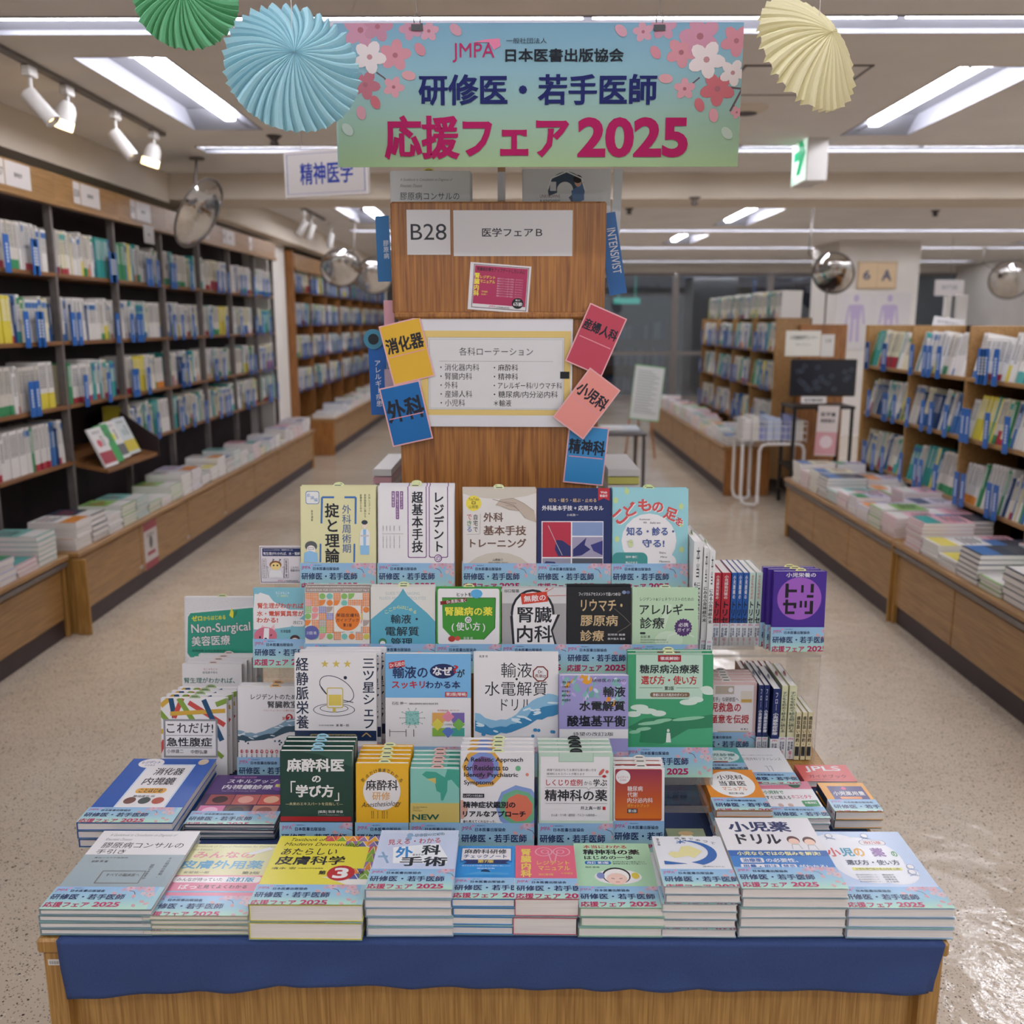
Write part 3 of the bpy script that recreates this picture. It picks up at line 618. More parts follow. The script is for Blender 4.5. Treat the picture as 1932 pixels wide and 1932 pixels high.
def k17(p):
    p.r(190, 1262, 765, 1268, WH); p.r(246, 1272, 694, 1568, '#b7d4c0'); p.p('#9c2030', 392, 1274, 548, 1274, 548, 1318, 480, 1318, 470, 1328, 462, 1318, 392, 1318); p.t('徹底解説!', 408, 1284, 535, 1308, WH, .02)
    p.t('糖尿病治療薬', 270, 1338, 670, 1398, K, .03); p.t('選び方・使い方', 280, 1412, 655, 1472, R_, .03); p.t('第2版', 438, 1482, 502, 1510, K, .02); p.r(268, 1492, 425, 1494, K); p.r(515, 1492, 670, 1494, K); p.o(342, 1524, 608, 1556, 14, '#7a6148'); p.t('患者に応じた処方のポイント', 360, 1530, 590, 1550, WH, .02)
    p.r(190, 1568, 765, 1875, '#3f9a6c'); p.p('#2f7d58', 190, 1760, 300, 1700, 420, 1690, 560, 1700, 765, 1670, 765, 1820, 520, 1875, 270, 1860, 280, 1800); p.p('#46a276', 420, 1875, 600, 1770, 765, 1760, 765, 1875)
    for x, y, rx in ((270, 1625, 60), (320, 1650, 70), (230, 1670, 50), (400, 1665, 50), (600, 1590, 60), (650, 1572, 50), (720, 1500, 40), (740, 1520, 50)): p.e(x, y, rx, 20, '#cfe0d2'); p.n -= 1
    for x, y, rx in ((350, 1730, 90), (430, 1712, 60), (600, 1700, 110), (300, 1770, 50), (240, 1790, 40)): p.e(x, y, rx, 12, '#8cc3a0', -.1); p.n -= 1
    p.n += 1; p.p('#dfe6dd', 455, 1795, 478, 1795, 484, 1860, 450, 1860); p.e(465, 1780, 9, 11, '#d5d9d0')
z3 = .693; F3 = 1.815
stand('white book with three gold stars and a drawn serving dish', 'A', 1030, 868, 1600, F3, z3, .013, 3, WH, k13, slip=None, spcol='#cfd2d8', dx=.007)
stand('blue and white book with a bold question title and coloured squares', 'B', 98, 1265, 674, F3, z3, .014, 1, WH, k14, spcol='#2a4a7a', slip=None)
stand('white book with a splash of blue water, third row', 'B', 694, 1256, 1262, F3, z3, .013, 1, WH, k15, slip=None)
stand('lilac book speckled with teal and orange, right of the water book', 'B', 1266, 1408, 1733, F3-.01, z3, .015, 1, '#9d97c9', k16, slip=None, bh=.058)
stand('green book with clouds and a small walking figure, right end of third row', 'C', 190, 1266, 765, F3, z3, .014, 2, '#3f9a6c', k17)
# --- fourth row
def k18(p):
    p.p('#2f5549', 145, 182, 822, 182, 810, 330, 500, 210, 300, 182); p.t('麻酔科医', 205, 248, 728, 372, WH, .045); p.t('の', 432, 405, 516, 468, WH, .04); p.t('「', 240, 455, 285, 560, WH); p.t('学び方', 285, 488, 632, 606, WH, .045); p.t('」', 636, 560, 680, 636, WH)
    p.t('—未来のエキスパートを目指して—', 192, 650, 714, 678, '#cfc19a', .01); p.t('[編集] 駒澤 伸泰', 488, 722, 715, 752, WH, .005); p.t('香川大学医学部地域医療共育推進オフィス', 486, 760, 720, 770, '#aaa'); p.r(108, 780, 790, 824, '#a3252b')
def k19(p):
    for i, ch in enumerate('要点だけ最速でわかる'): a = (i-4.5)/4.5; p.t(ch, 1068+a*172-15, 338+a*a*92, 1068+a*172+17, 370+a*a*92, K, .01, a*.75)
    p.e(1068, 545, 170, 175, '#e4dfdf', 0, 28); p.t('麻酔科', 922, 442, 1215, 540, K, .02); p.t('研修', 980, 552, 1145, 630, '#d6a46a', .02); p.t('Anesthesiology', 885, 640, 1240, 700, K, -.015, -.06, .3)
    for i, x in enumerate((975, 992, 1030, 1072, 1090, 1115)): p.v('編集者名前', x, 725, 798, 10, K)
def k20(p):
    p.r(1315, 655, 1770, 830, '#cdb668')
    p.p('#3f9a85', 1432, 395, 1470, 365, 1560, 372, 1640, 420, 1662, 345, 1770, 352, 1770, 520, 1700, 440, 1665, 450, 1662, 545, 1625, 632, 1605, 630, 1600, 560, 1565, 545, 1545, 450, 1480, 430)
    p.p('#cdb668', 1478, 435, 1558, 425, 1558, 480); p.t("The New Residents'", 1348, 686, 1480, 698, K); p.t('Key Notes', 1348, 703, 1412, 715, K); p.t('of Psychiatry', 1348, 720, 1435, 732, K); p.t('NEW', 1342, 758, 1590, 808, '#1f5a4d', .04)
def k21(p):
    for cx, cy, rs in ((852, 290, ((115, 110, '#d9a54f'), (90, 92, '#7d92c9'), (62, 66, '#7a5a8f'))), (1050, 510, ((130, 125, '#8099cc'), (112, 100, '#6fae86'), (78, 78, '#d9755a')))):
        for rx, ry, c in rs: p.e(cx, cy, rx, ry, c, .4, 9)
    p.e(1046, 292, 15, 15, '#6fae86'); p.e(1096, 326, 9, 9, '#dd8a7a'); p.e(730, 520, 40, 55, '#cfa08f', 0, 10)
    for i, (s, w) in enumerate((('A Realistic Approach', 325), ('for Residents to', 244), ('Identify Psychiatric', 298), ('Symptoms', 164))): p.t(s, 748, 232+i*42, 748+w, 262+i*42, K, .022)
    p.r(742, 432, 860, 454, K); p.t('レジデントのための', 748, 436, 852, 450, WH, .02); p.t('精神症状鑑別の', 742, 474, 1032, 512, K, .04); p.t('リアルなアプローチ', 742, 526, 1088, 560, K, .045); p.t('誰も教えてくれなかった、', 742, 578, 925, 594, K, .01)
def k22(p):
    p.r(1164, 205, 1570, 580, '#b9d1bf'); p.r(1170, 228, 1550, 580, WH); p.fr(1268, 205, 1462, 258, 6, '#a9c3b0'); p.r(1274, 205, 1456, 252, '#b9d1bf')
    p.t('病棟で自信がもてる適切な薬の使い方を', 1204, 294, 1476, 308, K); p.t('精神科エキスパートが教えます', 1204, 316, 1412, 330, K); p.r(1204, 337, 1536, 339, '#777'); p.t('しくじり症例', 1200, 352, 1400, 388, R_, .02); p.t('から', 1410, 362, 1452, 384, K); p.t('学ぶ', 1460, 350, 1536, 390, K, .02)
    p.l('#777', 2, 1196, 398, 1425, 398, 1434, 412, 1444, 398, 1536, 398); p.t('精神科の薬', 1192, 408, 1538, 472, K, .028); p.r(1196, 484, 1538, 486, '#777'); p.t('井上真一郎', 1390, 500, 1502, 520, K, .01); p.r(1512, 502, 1528, 520, R_)
    p.t('せん妄・うつ病・認知症・アルコール依存症—', 1228, 542, 1480, 556, K); p.e(1505, 312, 22, 9, '#c9645a', -.9); p.e(1535, 310, 9, 9, '#c9645a'); p.e(1520, 335, 11, 8, '#b3272f')
def k23(p):
    p.o(1580, 296, 1838, 580, 10, '#b2502f'); p.g(1582, 300, 1836, 568, '#8f2f4a', '#b9502f', '#d9742a'); p.e(1624, 340, 40, 38, WH); p.t('レジデント', 1596, 334, 1654, 348, R_); p.t('のための', 1606, 352, 1642, 362, R_)
    for i, s in enumerate(('糖尿病', '代謝', '内分泌内科')): p.t(s, 1648, 390+i*32, 1648+28*len(s), 418+i*32, WH, .01)
    p.t('ポケットブック', 1648, 488, 1768, 506, '#e3b54a', .015); p.r(1648, 514, 1704, 538, K); p.t('第2版', 1652, 517, 1700, 535, WH, .02)
z4 = TZ; F4 = 1.638
stand('dark green book with large white title and red line', 'H', 145, 180, 800, F4, z4, .014, 4, '#1f4038', k18, slip='#9fd0e0')
stand('yellow book with a white title circle, fourth row', 'H', 832, 292, 1310, F4, z4, .013, 5, '#e3ae2c', k19, slip='#dfe5b0')
stand('teal book with a butterfly above a mustard block', 'H', 1326, 340, 1772, F4, z4, .013, 5, '#83bfb0', k20, slip='#e6b9b0')
stand('white book with English title over coloured rings', 'E', 728, 205, 1135, F4, z4, .014, 4, WH, k21)
stand('pale green framed white book with small drawn pills', 'E', 1160, 205, 1568, F4, z4, .013, 4, '#c3d6c6', k22, slip='#2e3230')
stand('small orange-red gradient book with white border, right end of fourth row', 'E', 1572, 290, 1852, F4+.01, z4, .013, 3, WH, k23, slip='#e6e0d8')
# --- left side group
def k24(p):
    r = 0
    p.p('#31967f', 285, 585, 740, 535, 740, 880, 300, 900, 275, 860); p.l(WH, 10, 740, 540, 300, 580, 280, 610, 272, 880, 300, 902, 740, 885)
    p.t('ゼロ', 312, 602, 385, 640, '#e6dc3f', .05, -.06); p.t('からはじめる', 392, 602, 548, 632, '#e6dc3f', .03, -.06); p.t('Non-Surgical', 306, 650, 722, 738, K, .045, -.05); p.t('Non-Surgical', 308, 653, 720, 735, WH, .015, -.05)
    p.t('美容医療', 305, 738, 582, 818, K, .05, -.05); p.t('美容医療', 308, 742, 579, 814, WH, .02, -.05); p.p('#e6dc3f', 590, 545, 605, 580, 600, 620, 575, 600); p.p('#2f7d4f', 632, 560, 628, 590, 602, 622, 605, 580); p.t('宮田成章 みやた形成外科', 312, 840, 545, 858, '#16463c')
def dots(p, x0, y0, x1, y1, st, c):
    y = y0; k = 0
    while y < y1:
        x = x0+(st/2 if k % 2 else 0)
        while x < x1: p.r(x, y, x+st*.28, y+st*.28, c); p.n -= 1; x += st
        y += st*.6; k += 1
    p.n += 1
def k24b(p): dots(p, 225, 475, 742, 1000, 12, '#8b8b95'); k24(p)
def k25(p):
    p.t('もじゃもじゃ', 395, 968, 490, 985, '#b3504f'); p.t('酸塩基平衡を', 388, 992, 492, 1008, K); p.t('腎生理がわかれば、', 258, 1036, 612, 1076, '#2f6b5f', .02); p.t('酸塩基平衡も', 288, 1100, 575, 1138, '#2f6b5f', .02); p.r(212, 925, 224, 1200, '#7fb5c0')
def k26(p):
    for c, w, *q in (('#c9a03f', 34, 95, 1235, 160, 1180), ('#1f4a6e', 36, 165, 1180, 190, 1320), ('#c14a45', 34, 185, 1320, 245, 1180), ('#7d9a3f', 36, 220, 1180, 320, 1340), ('#c14a45', 34, 290, 1210, 540, 1370), ('#c9a03f', 30, 160, 1290, 545, 1268), ('#1f4a6e', 36, 395, 1190, 520, 1480), ('#7d9a3f', 36, 480, 1225, 560, 1195), ('#7d9a3f', 34, 85, 1275, 140, 1340), ('#c14a45', 34, 60, 1610, 120, 1480), ('#c9a03f', 34, 75, 1415, 110, 1415), ('#7d9a3f', 30, 480, 1560, 525, 1600)): p.l(c, w, *q)
    p.r(112, 1328, 490, 1600, '#8e8e92'); p.r(126, 1342, 476, 1588, WH); p.t('これだけ!', 135, 1355, 460, 1428, K, .012); p.r(130, 1442, 455, 1445, '#444'); p.t('急性腹症', 132, 1458, 450, 1524, K, .03); p.r(126, 1530, 450, 1533, '#444'); p.t('小林健二', 134, 1542, 250, 1570, K, .01); p.t('中野弘康', 302, 1546, 418, 1574, K, .01)
def k27(p):
    p.t('レジデントのための', 725, 1150, 1085, 1190, K, .015); p.t('腎臓教室', 842, 1200, 1052, 1250, K, .025); p.t('ベストティーチャーに教わる全14章', 812, 1260, 1060, 1274, '#c05a52'); p.t('第', 942, 1310, 965, 1335, R_, .01); p.e(992, 1318, 26, 28, R_); p.t('2', 980, 1300, 1006, 1338, WH, .03); p.t('版', 1022, 1310, 1046, 1335, R_)
    water(p, 605, 1085, 1360, 140, '#7f9db0', '#33505f', '#d5dde0')
    for i in range(13): p.e(623+i*35, 1556, 11, 13, R_); p.t(str(14-i), 615+i*35, 1549, 631+i*35, 1563, WH, .02); p.v('腎臓治療', 623+i*35, 1575, 1622, 11, K)
stand('white dotted book with large green label panel and beginner leaf mark', 'A', 262, 470, 790, 2.2, .70, .02, 1, WH, k24b, slip='#cfd9a0', lean=LEAN)
stand('white book with small red and green lettering behind the striped book', 'A', 245, 940, 660, 2.10, TZ, .016, 4, WH, k25, slip='#e8d5cf', band=True, dx=.006)
stand('white book with red, green, blue and yellow diagonal stripes', 'A', 95, 1180, 555, 1.945, TZ, .014, 4, WH, k26, band=False, slip='#9fb37f', dx=.006)
stand('white book with grey water splash and numbered red dots', 'A', 632, 1102, 1160, 1.912, TZ, .014, 2, WH, k27, slip='#e6b98a')
# --- flat stacks, front row (design in percent of the cover)
def f1(p):
    p.g(0, 36, 100, 100, '#a3b1b6', '#8fa0a6'); p.r(0, 0, 100, 38, WH); p.t('A Guidebook to Consultation on Diagnosis of', 10, 5, 78, 10, '#888', 0, 0, .3); p.t('Rheumatic Diseases', 9, 12, 36, 16, '#888', 0, 0, .3)
    p.t('膠原病コンサルの', 10, 19, 92, 28, K, .005); p.t('手引き', 9, 30, 38, 37, K, .005); p.v('その相談の根拠、', 87, 42, 72, 4, '#333'); p.v('説明できますか', 74, 52, 74, 4, '#333'); p.t('東京リウマチ膠原病', 12, 42, 45, 44, '#444'); p.t('萩野 昇 著', 12, 47, 28, 50, '#444'); p.fr(30, 62, 72, 80, 1, '#777'); p.t('すべての臨床医へ', 36, 66, 68, 70, '#555')
def f2(p):
    p.g(0, 0, 100, 60, '#ddd9a0', '#dcd6a8'); p.t('Textbook of Topical Medication for Everyone', 10, 3, 96, 7, '#8a8a70', 0, 0, .3); p.t('2nd Edition', 9, 9, 30, 12, '#8a8a70')
    p.t('みんなの', 14, 14, 78, 26, '#d98a92', .03); p.t('皮膚外用薬', 6, 30, 92, 45, '#5fa0c4', .03); p.t('安部祐一郎', 14, 49, 40, 53, K); p.t('第2版', 74, 49, 92, 54, K); p.r(0, 56, 100, 120, '#d9849b'); p.o(8, 58, 96, 68, 3, '#f0e9ea'); p.t('みんなが待っていた', 12, 60, 58, 66, K, .01); p.t('改訂版', 62, 59, 90, 67, '#3d8ab0', .04)
    p.t('ぱっ', 18, 71, 36, 79, '#f3dfe4', .03); p.t('と見てよくわかる', 37, 72, 86, 78, K, .02); p.r(0, 82, 100, 84, '#7db8d8'); p.p('#e6e6e6', 68, 18, 90, 6, 95, 10, 76, 20)
def f3(p):
    r = random.Random(2); c = ['#c95560', '#7fa844', '#d9853f', '#5563a0', '#8f70a8', '#e3ad3f']
    def tri(x0, y0, x1, y1, nx, ny, keep):
        for i in range(nx):
            for j in range(ny):
                a = x0+(x1-x0)*i/nx; b = x0+(x1-x0)*(i+1)/nx; u = y0+(y1-y0)*j/ny; v = y0+(y1-y0)*(j+1)/ny; m = (a+b)/2
                if keep(i, j): p.p(r.choice(c), a, v, m-.3, u, a, u); p.n -= 1; p.p(r.choice(c), a+.6, v, b-.6, v, m, u+.5); p.n -= 1; p.p(r.choice(c), m+.5, u, b, u, b, v-.5); p.n -= 1
        p.n += 1
    p.p('#e9e6e0', 52, 0, 100, 0, 100, 98, 60, 76, 52, 74); p.p('#ddd24a', 0, 0, 52, 0, 92, 22, 100, 40, 100, 52, 74, 74, 0, 76)
    tri(46, 0, 100, 20, 5, 2, lambda i, j: i > j*2-1); tri(60, 60, 100, 78, 4, 2, lambda i, j: i+j > 1); tri(84, 20, 100, 62, 2, 3, lambda i, j: i > 0)
    p.t('Textbook of', 12, 4, 46, 10, '#4a4030', 0, 0, .25); p.t('Modern Dermatology', 8, 13, 84, 21, '#4a4030', 0, 0, .25); p.t('あたらしい', 8, 24, 62, 36, K, .01, 0, .1); p.t('皮膚科学', 6, 38, 72, 54, K, .03); p.t('清水 宏', 5, 58, 28, 62, K); p.t('北海道大学名誉教授', 30, 59, 54, 61, K)
    p.e(72, 68, 13, 13, R_); p.t('3', 65, 59, 79, 77, WH, .05); p.t('第', 51, 64, 58, 71, K, .03); p.t('版', 88, 64, 94, 70, K, .02)
def f3b(p): f3(p); 
def f4(p):
    p.t('SURGERY FOR RESIDENTS', 8, 1, 96, 7, '#cfd6e2', .01); p.t('研修医のための', 44, 7, 82, 14, K, .02, -.1); p.e(38, 12, 4, 5, '#88a8c8'); p.e(37, 20, 4, 5, '#88a8c8'); p.l('#88a8c8', 2, 40, 14, 80, 6); p.t('見える・わかる', 12, 20, 78, 32, '#b8303c', .01, -.08); p.p('#e9ebee', 20, 40, 76, 30, 90, 62, 90, 74, 24, 74)
    p.t('外', 24, 38, 46, 62, '#2f86c9', .05, -.1); p.t('科', 56, 34, 80, 56, K, .05); p.t('手術', 32, 60, 90, 80, K, .04); p.t('基本手技', 46, 54, 60, 58, K); p.l('#88a8c8', 3, 8, 50, 18, 74); p.r(4, 58, 16, 62, '#88a8c8')
def f5(p):
    p.r(6, 5, 95, 46, '#1a70b5'); p.r(8, 7, 93, 40, WH); p.t('麻酔科研修', 12, 9, 86, 22, K, .03); p.t('チェックノート', 12, 24, 86, 34, '#1f4a7a', .03); p.p('#1f3366', 10, 38, 92, 38, 84, 46, 92, 50, 10, 50, 18, 45); p.t('第7版', 36, 38, 64, 47, '#e3c75a', .03); p.t('書き込み式で知識と手技が確実に身につく!', 10, 53, 92, 56, WH, .01); p.t('讃岐美智義', 36, 60, 66, 63, WH)
    p.p('#123a63', 40, 76, 44, 66, 50, 64, 56, 66, 62, 76); p.p('#4a9ad0', 12, 78, 40, 70, 90, 74, 90, 78)
def f6(p):
    p.v('腎臓内科', 18, 8, 76, 18, '#e3c95a', .045)
    for x in (48, 78): p.e(x, 16, 15, 11, '#dba6b4'); p.e(x, 16, 13, 9.5, '#d9627a'); p.e(x+(2 if x < 60 else -2), 16, 7, 5, '#dba6b4'); p.e(x+(2 if x < 60 else -2), 16, 5, 4, '#d9627a')
    p.l('#dba6b4', 2, 56, 20, 60, 40); p.l('#dba6b4', 2, 70, 20, 66, 40); p.t('レジデント', 36, 38, 90, 48, '#e3c95a', .015); p.t('マニュアル', 38, 51, 90, 61, '#e3c95a', .015); p.t('改訂第9版', 38, 68, 62, 73, '#e3c95a'); p.t('今井圓裕', 74, 66, 94, 70, '#e3c95a')
def f7(p):
    p.t('本当にわかる', 12, 4, 70, 11, R_, .03); p.t('精神科の薬', 11, 13, 86, 24, K, .045); p.t('はじめの一歩', 12, 26, 76, 34, K, .035); p.o(12, 37, 46, 44, 3, '#2f76b8'); p.t('改訂 第3版', 15, 38, 43, 43, WH, .02); p.t('具体的な処方例で経過に応じた', 48, 37, 90, 40, K); p.t('薬物療法の考え方が身につく!', 48, 41, 92, 44, K); p.t('稲田 健/編', 12, 48, 30, 51, K)
    p.e(52, 68, 30, 14, WH); p.e(50, 66, 18, 16, K); p.e(50, 67, 16, 14, '#eceae6'); p.e(50, 72, 13, 11, '#ecc9bb'); p.l(K, .8, 43, 71, 47, 72); p.l(K, .8, 53, 72, 57, 71); p.l(R_, .8, 48, 78, 53, 78); p.e(74, 66, 5, 6, '#d9c24a'); p.e(30, 66, 5, 6, '#7a88b8')
def f8(p):
    for i, ch in enumerate('病気であって'): p.t(ch, 32+i*10, 3+i*i*.55, 39+i*10, 9+i*i*.55, K, .01, .1*i)
    p.v('尾久守侑', 7, 6, 28, 5, K); pts = []; N = 14
    for i in range(N+1): a = -1.35+i*2.5/N; pts += [44+42*math.cos(a), 48+36*math.sin(a)]
    for i in range(N, -1, -1): a = -1.3+i*2.5/N; pts += [30+44*math.cos(a), 44+32*math.sin(a)]
    p.p('#2f62a8', *pts); p.p('#e0d69a', 16, 52, 22, 44, 32, 46, 38, 30, 50, 28, 60, 36, 66, 44, 52, 62, 44, 56, 34, 60, 24, 62); p.p('#2f62a8', 8, 70, 40, 78, 20, 80, 8, 80); p.l('#2f62a8', 1.6, 34, 14, 46, 20); p.l('#2f62a8', 1.6, 40, 10, 38, 22); p.l('#2f62a8', 1.6, 33, 20, 48, 12); p.t('(精神科における)', 60, 84, 90, 88, K)
def f9(p):
    p.t('小児薬', 10, 6, 76, 22, '#26325c', .045); p.t('ドリル', 14, 25, 60, 40, K, .045)
    for x, y in ((72, 34), (88, 35)): p.e(x, y, 6.5, 6, '#5d3a33'); p.e(x, y+2, 5.4, 4.6, '#ecc9b5'); p.p(WH, x-5, y+13, x-3.5, y+6, x+3.5, y+6, x+5, y+13); p.l('#9aa', .7, x-5, y+13, x-3.5, y+6, x+3.5, y+6, x+5, y+13)
    p.r(0, 49, 100, 76, '#3d7cc0'); p.r(0, 49, 100, 57, '#2f62a8'); p.t('小児ならではの悩みを解決!', 8, 50.5, 92, 56, '#f0e9a0', .035); p.o(9, 59.5, 32, 66, 1.5, WH); p.t('治療薬', 11, 60, 30, 65.5, '#2f62a8', .03); p.t('の必要性、', 34, 60, 66, 65.5, WH, .03); p.o(7, 68, 45, 74.5, 1.5, WH); p.t('用量・用法', 9, 68.5, 43, 74, '#2f62a8', .03); p.o(47, 68, 62, 74.5, 1.5, WH); p.t('禁忌', 48.5, 68.5, 60.5, 74, '#2f62a8', .03); p.t('がわかる!', 64, 68.5, 92, 74, WH, .03)
def f10(p):
    dots(p, 0, 0, 100, 84, 2.2, '#a9bdda'); p.e(46, 46, 38, 36, '#e7e8ee', -.4, 28); p.e(26, 24, 26, 20, '#e7e8ee'); p.e(66, 66, 24, 18, '#e7e8ee')
    p.o(50, 15, 78, 23, 4, '#8a8aa0'); p.o(50.8, 15.6, 77.2, 22.4, 3.6, WH); p.t('改訂5版', 55, 16.5, 73, 21.5, R_, .02)
    for ch, x, c in (('小', 10, '#c9555a'), ('児', 24, '#3f8fa8'), ('の', 38, '#d9a03f'), ('薬', 56, '#8a5fa0'), ('の', 76, '#4f9a5f')):
        w = 14 if ch not in 'の' else 11
        if x > 70: w = 6
        p.t(ch, x, 28 if w > 6 else 33, x+w, 42, c, .06)
    p.t('選び方・使い方', 24, 47, 78, 55, '#2c3350', .03); p.r(26, 59, 76, 63, '#e3dd6a'); p.t('小児科専門医の手の内を公開!', 29, 59.6, 74, 62.6, '#2c3350', .02)
    for i in range(4): p.t('国立成育医療研究センター', 26, 69+i*3.4, 48, 71+i*3.4, '#444'); p.t(('横田俊平', '田原卓浩', '加藤英治', '井上信明')[i], 52, 68.8+i*3.4, 64, 71.2+i*3.4, '#333', .01)
    for x, y in ((22, 8), (60, 8), (86, 58), (84, 66)): p.e(x, y, 4, 4, '#8fa4c8'); p.e(x, y, 3.2, 3.2, WH); p.l('#8fa4c8', .8, x-5, y+6, x, y+3, x+5, y+6)
FB = 1.392
flat('white and grey book with slim black title, left end of the front row', 75, 285, 1717, 1567, FB, 4, '#8fa0a6', f1, vs=.87)
flat('pale yellow and pink book with pastel title, front row', 268, 467, 1729, 1592, FB, 4, '#e0dcb5', f2, bh=.055, vs=.83, spcol='#e3a5b5')
flat('thick yellow textbook with colourful triangles and red number', 470, 683, 1708, 1577, FB-.01, 2, '#ddd24a', f3, bh=.056, vs=.83, zb=TZ)
flat('pale lilac book with blue and black tilted title, front row', 690, 853, 1680, 1566, FB, 5, '#c3cde4', f4, bh=.06, vs=.78)
flat('bright blue checklist book with white title panel', 853, 971, 1697, 1596, FB+.005, 4, '#2f8fd4', f5, bh=.06, vs=.72)
flat('pink book with yellow upright title and white kidneys', 972, 1093, 1697, 1595, FB+.005, 2, '#d9627a', f6, bh=.058, vs=.8)
flat('mint green book with a smiling drawn face', 1095, 1253, 1714, 1591, FB, 3, '#a9d1ad', f7, bh=.06, vs=.8)
flat('white book with a blue crescent wave drawing, front row', 1255, 1396, 1674, 1578, FB, 6, '#dfdfe3', f8, bh=.05, vs=.72)
flat('white and blue drill book with two drawn children', 1402, 1602, 1678, 1543, FB, 5, WH, f9, bh=.062)
flat('pale blue dotted book with multicoloured letters, right end of front row', 1602, 1803, 1715, 1569, FB, 3, '#bfd0ea', f10, bh=.06, vs=.85)
# --- flat stacks behind, left and right
def g1(p):
    p.r(24, 10, 80, 84, '#c9d6e6'); p.r(26, 12, 78, 84, WH); p.e(26, 8, 15, 8, WH); p.t('レジデント', 15, 4, 36, 9, '#1f3f80', .02); p.t('のための', 20, 10, 32, 13, '#1f3f80'); p.t('消化器', 38, 16, 72, 28, K, .02); p.t('内視鏡', 34, 32, 70, 44, K, .02); p.o(34, 49, 68, 57, 4, '#d9a03f'); p.t('ことはじめ', 38, 50, 64, 56, K, .03)
    for x, c in ((36, '#6b4038'), (52, '#39403f'), (67, '#a8452f')): p.e(x, 68, 6.5, 5, c)
    p.e(87, 6, 6, 5, '#cdb9a0'); p.t('菊池達也 編', 36, 60, 60, 63, K)
def g2(p):
    p.r(0, 0, 100, 40, '#4b2d6b'); p.t('消化器内視鏡', 22, 3, 50, 7, '#d57fb0'); p.t('スキルアップ', 18, 9, 78, 18, WH, .03); p.t('内視鏡診療', 16, 21, 76, 31, WH, .03); p.t('Improving Endoscopy Skills', 18, 33, 58, 36, '#b8a8c8'); 
    for x, y, c, d in ((8, 42, '#9a4a4a', '#3a1f22'), (38, 42, '#b8625a', '#dda090'), (68, 42, '#c25248', '#e0b090'), (4, 64, '#d0709c', '#e9b6cf'), (34, 64, '#5f3a34', '#2a1c1c'), (66, 64, '#b87f6c', '#8a4f44')): p.r(x, y, x+29, y+20, c); p.e(x+14, y+10, 9, 7, d)
    p.e(84, 22, 9, 12, '#6a3f8f'); p.t('動画', 78, 20, 92, 27, '#e3dd6a', .03)
flat('blue glossy book with a white title panel, behind the grey book', 145, 325, 1553, 1431, 1.655, 3, '#1f55a8', g1, bh=.058)
flat('purple book with endoscopy photos, behind the pale yellow book', 348, 518, 1556, 1462, 1.69, 3, '#3a2550', g2, bh=.05, spcol='#151218')
def h1(p): p.t('小児診療', 20, 18, 88, 36, WH, .03); p.e(55, 40, 40, 28, '#cfe3df'); p.t('小児診療', 22, 26, 88, 40, '#1f6f6a', .03); p.t('マニュアル', 26, 44, 80, 56, '#1f6f6a', .03); p.r(36, 62, 66, 68, '#8a4a3f')
def h2(p): p.t('小児外科リファレンス', 12, 28, 90, 36, '#555'); p.t('病態から治療まで考える小児外科', 12, 20, 78, 23, '#777'); p.l('#888', 1, 50, 52, 54, 52, 54, 66); p.l('#888', 1, 58, 52, 62, 52, 62, 66)
def h3(p): p.t('JPLS', 14, 8, 84, 46, WH, .02); p.t('ガイドブック', 14, 60, 86, 80, '#7a1f22', .03); p.t('小児診療初期対応コース', 18, 86, 76, 92, '#7a1f22')
def h4(p): p.e(50, 36, 42, 32, '#eeece8', 0, 28); p.t('小児科', 26, 14, 76, 26, K, .02); p.t('当直医', 26, 29, 76, 41, K, .02); p.t('マニュアル', 28, 44, 74, 53, '#d9853f', .02); p.t('改訂第16版', 36, 57, 64, 62, K, .01)
def h5(p): p.r(0, 0, 100, 22, '#cf7d92'); p.t('頑張れレジデント!', 6, 6, 50, 12, WH, .02); p.e(70, 11, 11, 8, '#3a5a44'); p.t('小児科で', 4, 26, 42, 36, '#2f7d4f', .03); p.t('すぐに戦える', 4, 40, 50, 50, K, .02); p.t('ホコとタテ', 52, 38, 90, 48, '#c9456a', .02); p.p('#2f8a4f', 66, 54, 96, 52, 96, 68, 68, 70); p.t('大幅改訂', 70, 56, 92, 62, WH, .02); p.e(24, 66, 5, 5, '#c9a9a0'); p.e(42, 66, 5, 5, '#c9a9a0')
def h6(p): p.r(16, 12, 92, 62, '#3a2a6b'); p.e(50, 20, 5, 5, '#d94f86'); p.t('小児薬用量', 20, 30, 88, 45, WH, .03); p.o(30, 49, 76, 57, 3, '#d9853f')
flat('teal manual with a white cloud title, below the acrylic box', 1320, 1412, 1452, 1411, 0, 2, '#3fa8a4', h1, zt=.672, bh=.03)
flat('plain white reference book with thin grey title', 1412, 1512, 1480, 1411, 0, 3, '#e0e0e2', h2, zt=.662, bh=.052)
flat('salmon red guidebook with large white initials', 1518, 1618, 1474, 1443, 0, 1, '#cf5f5c', h3, zt=.6355, band=False)
flat('orange pocket manual with a white oval title', 1352, 1458, 1530, 1452, 0, 4, '#dd8a28', h4, zt=.685, bh=.05)
flat('pink and white book with green ribbon label, right of the orange manual', 1462, 1568, 1545, 1474, 0, 3, '#e6e3e4', h5, zt=.661, bh=.045)
flat('thick small orange book with a purple title panel', 1577, 1668, 1532, 1477, 0, 2, '#dd9a2a', h6, zt=.661, bh=.048, spcol='#151515', page=M_PAGE)
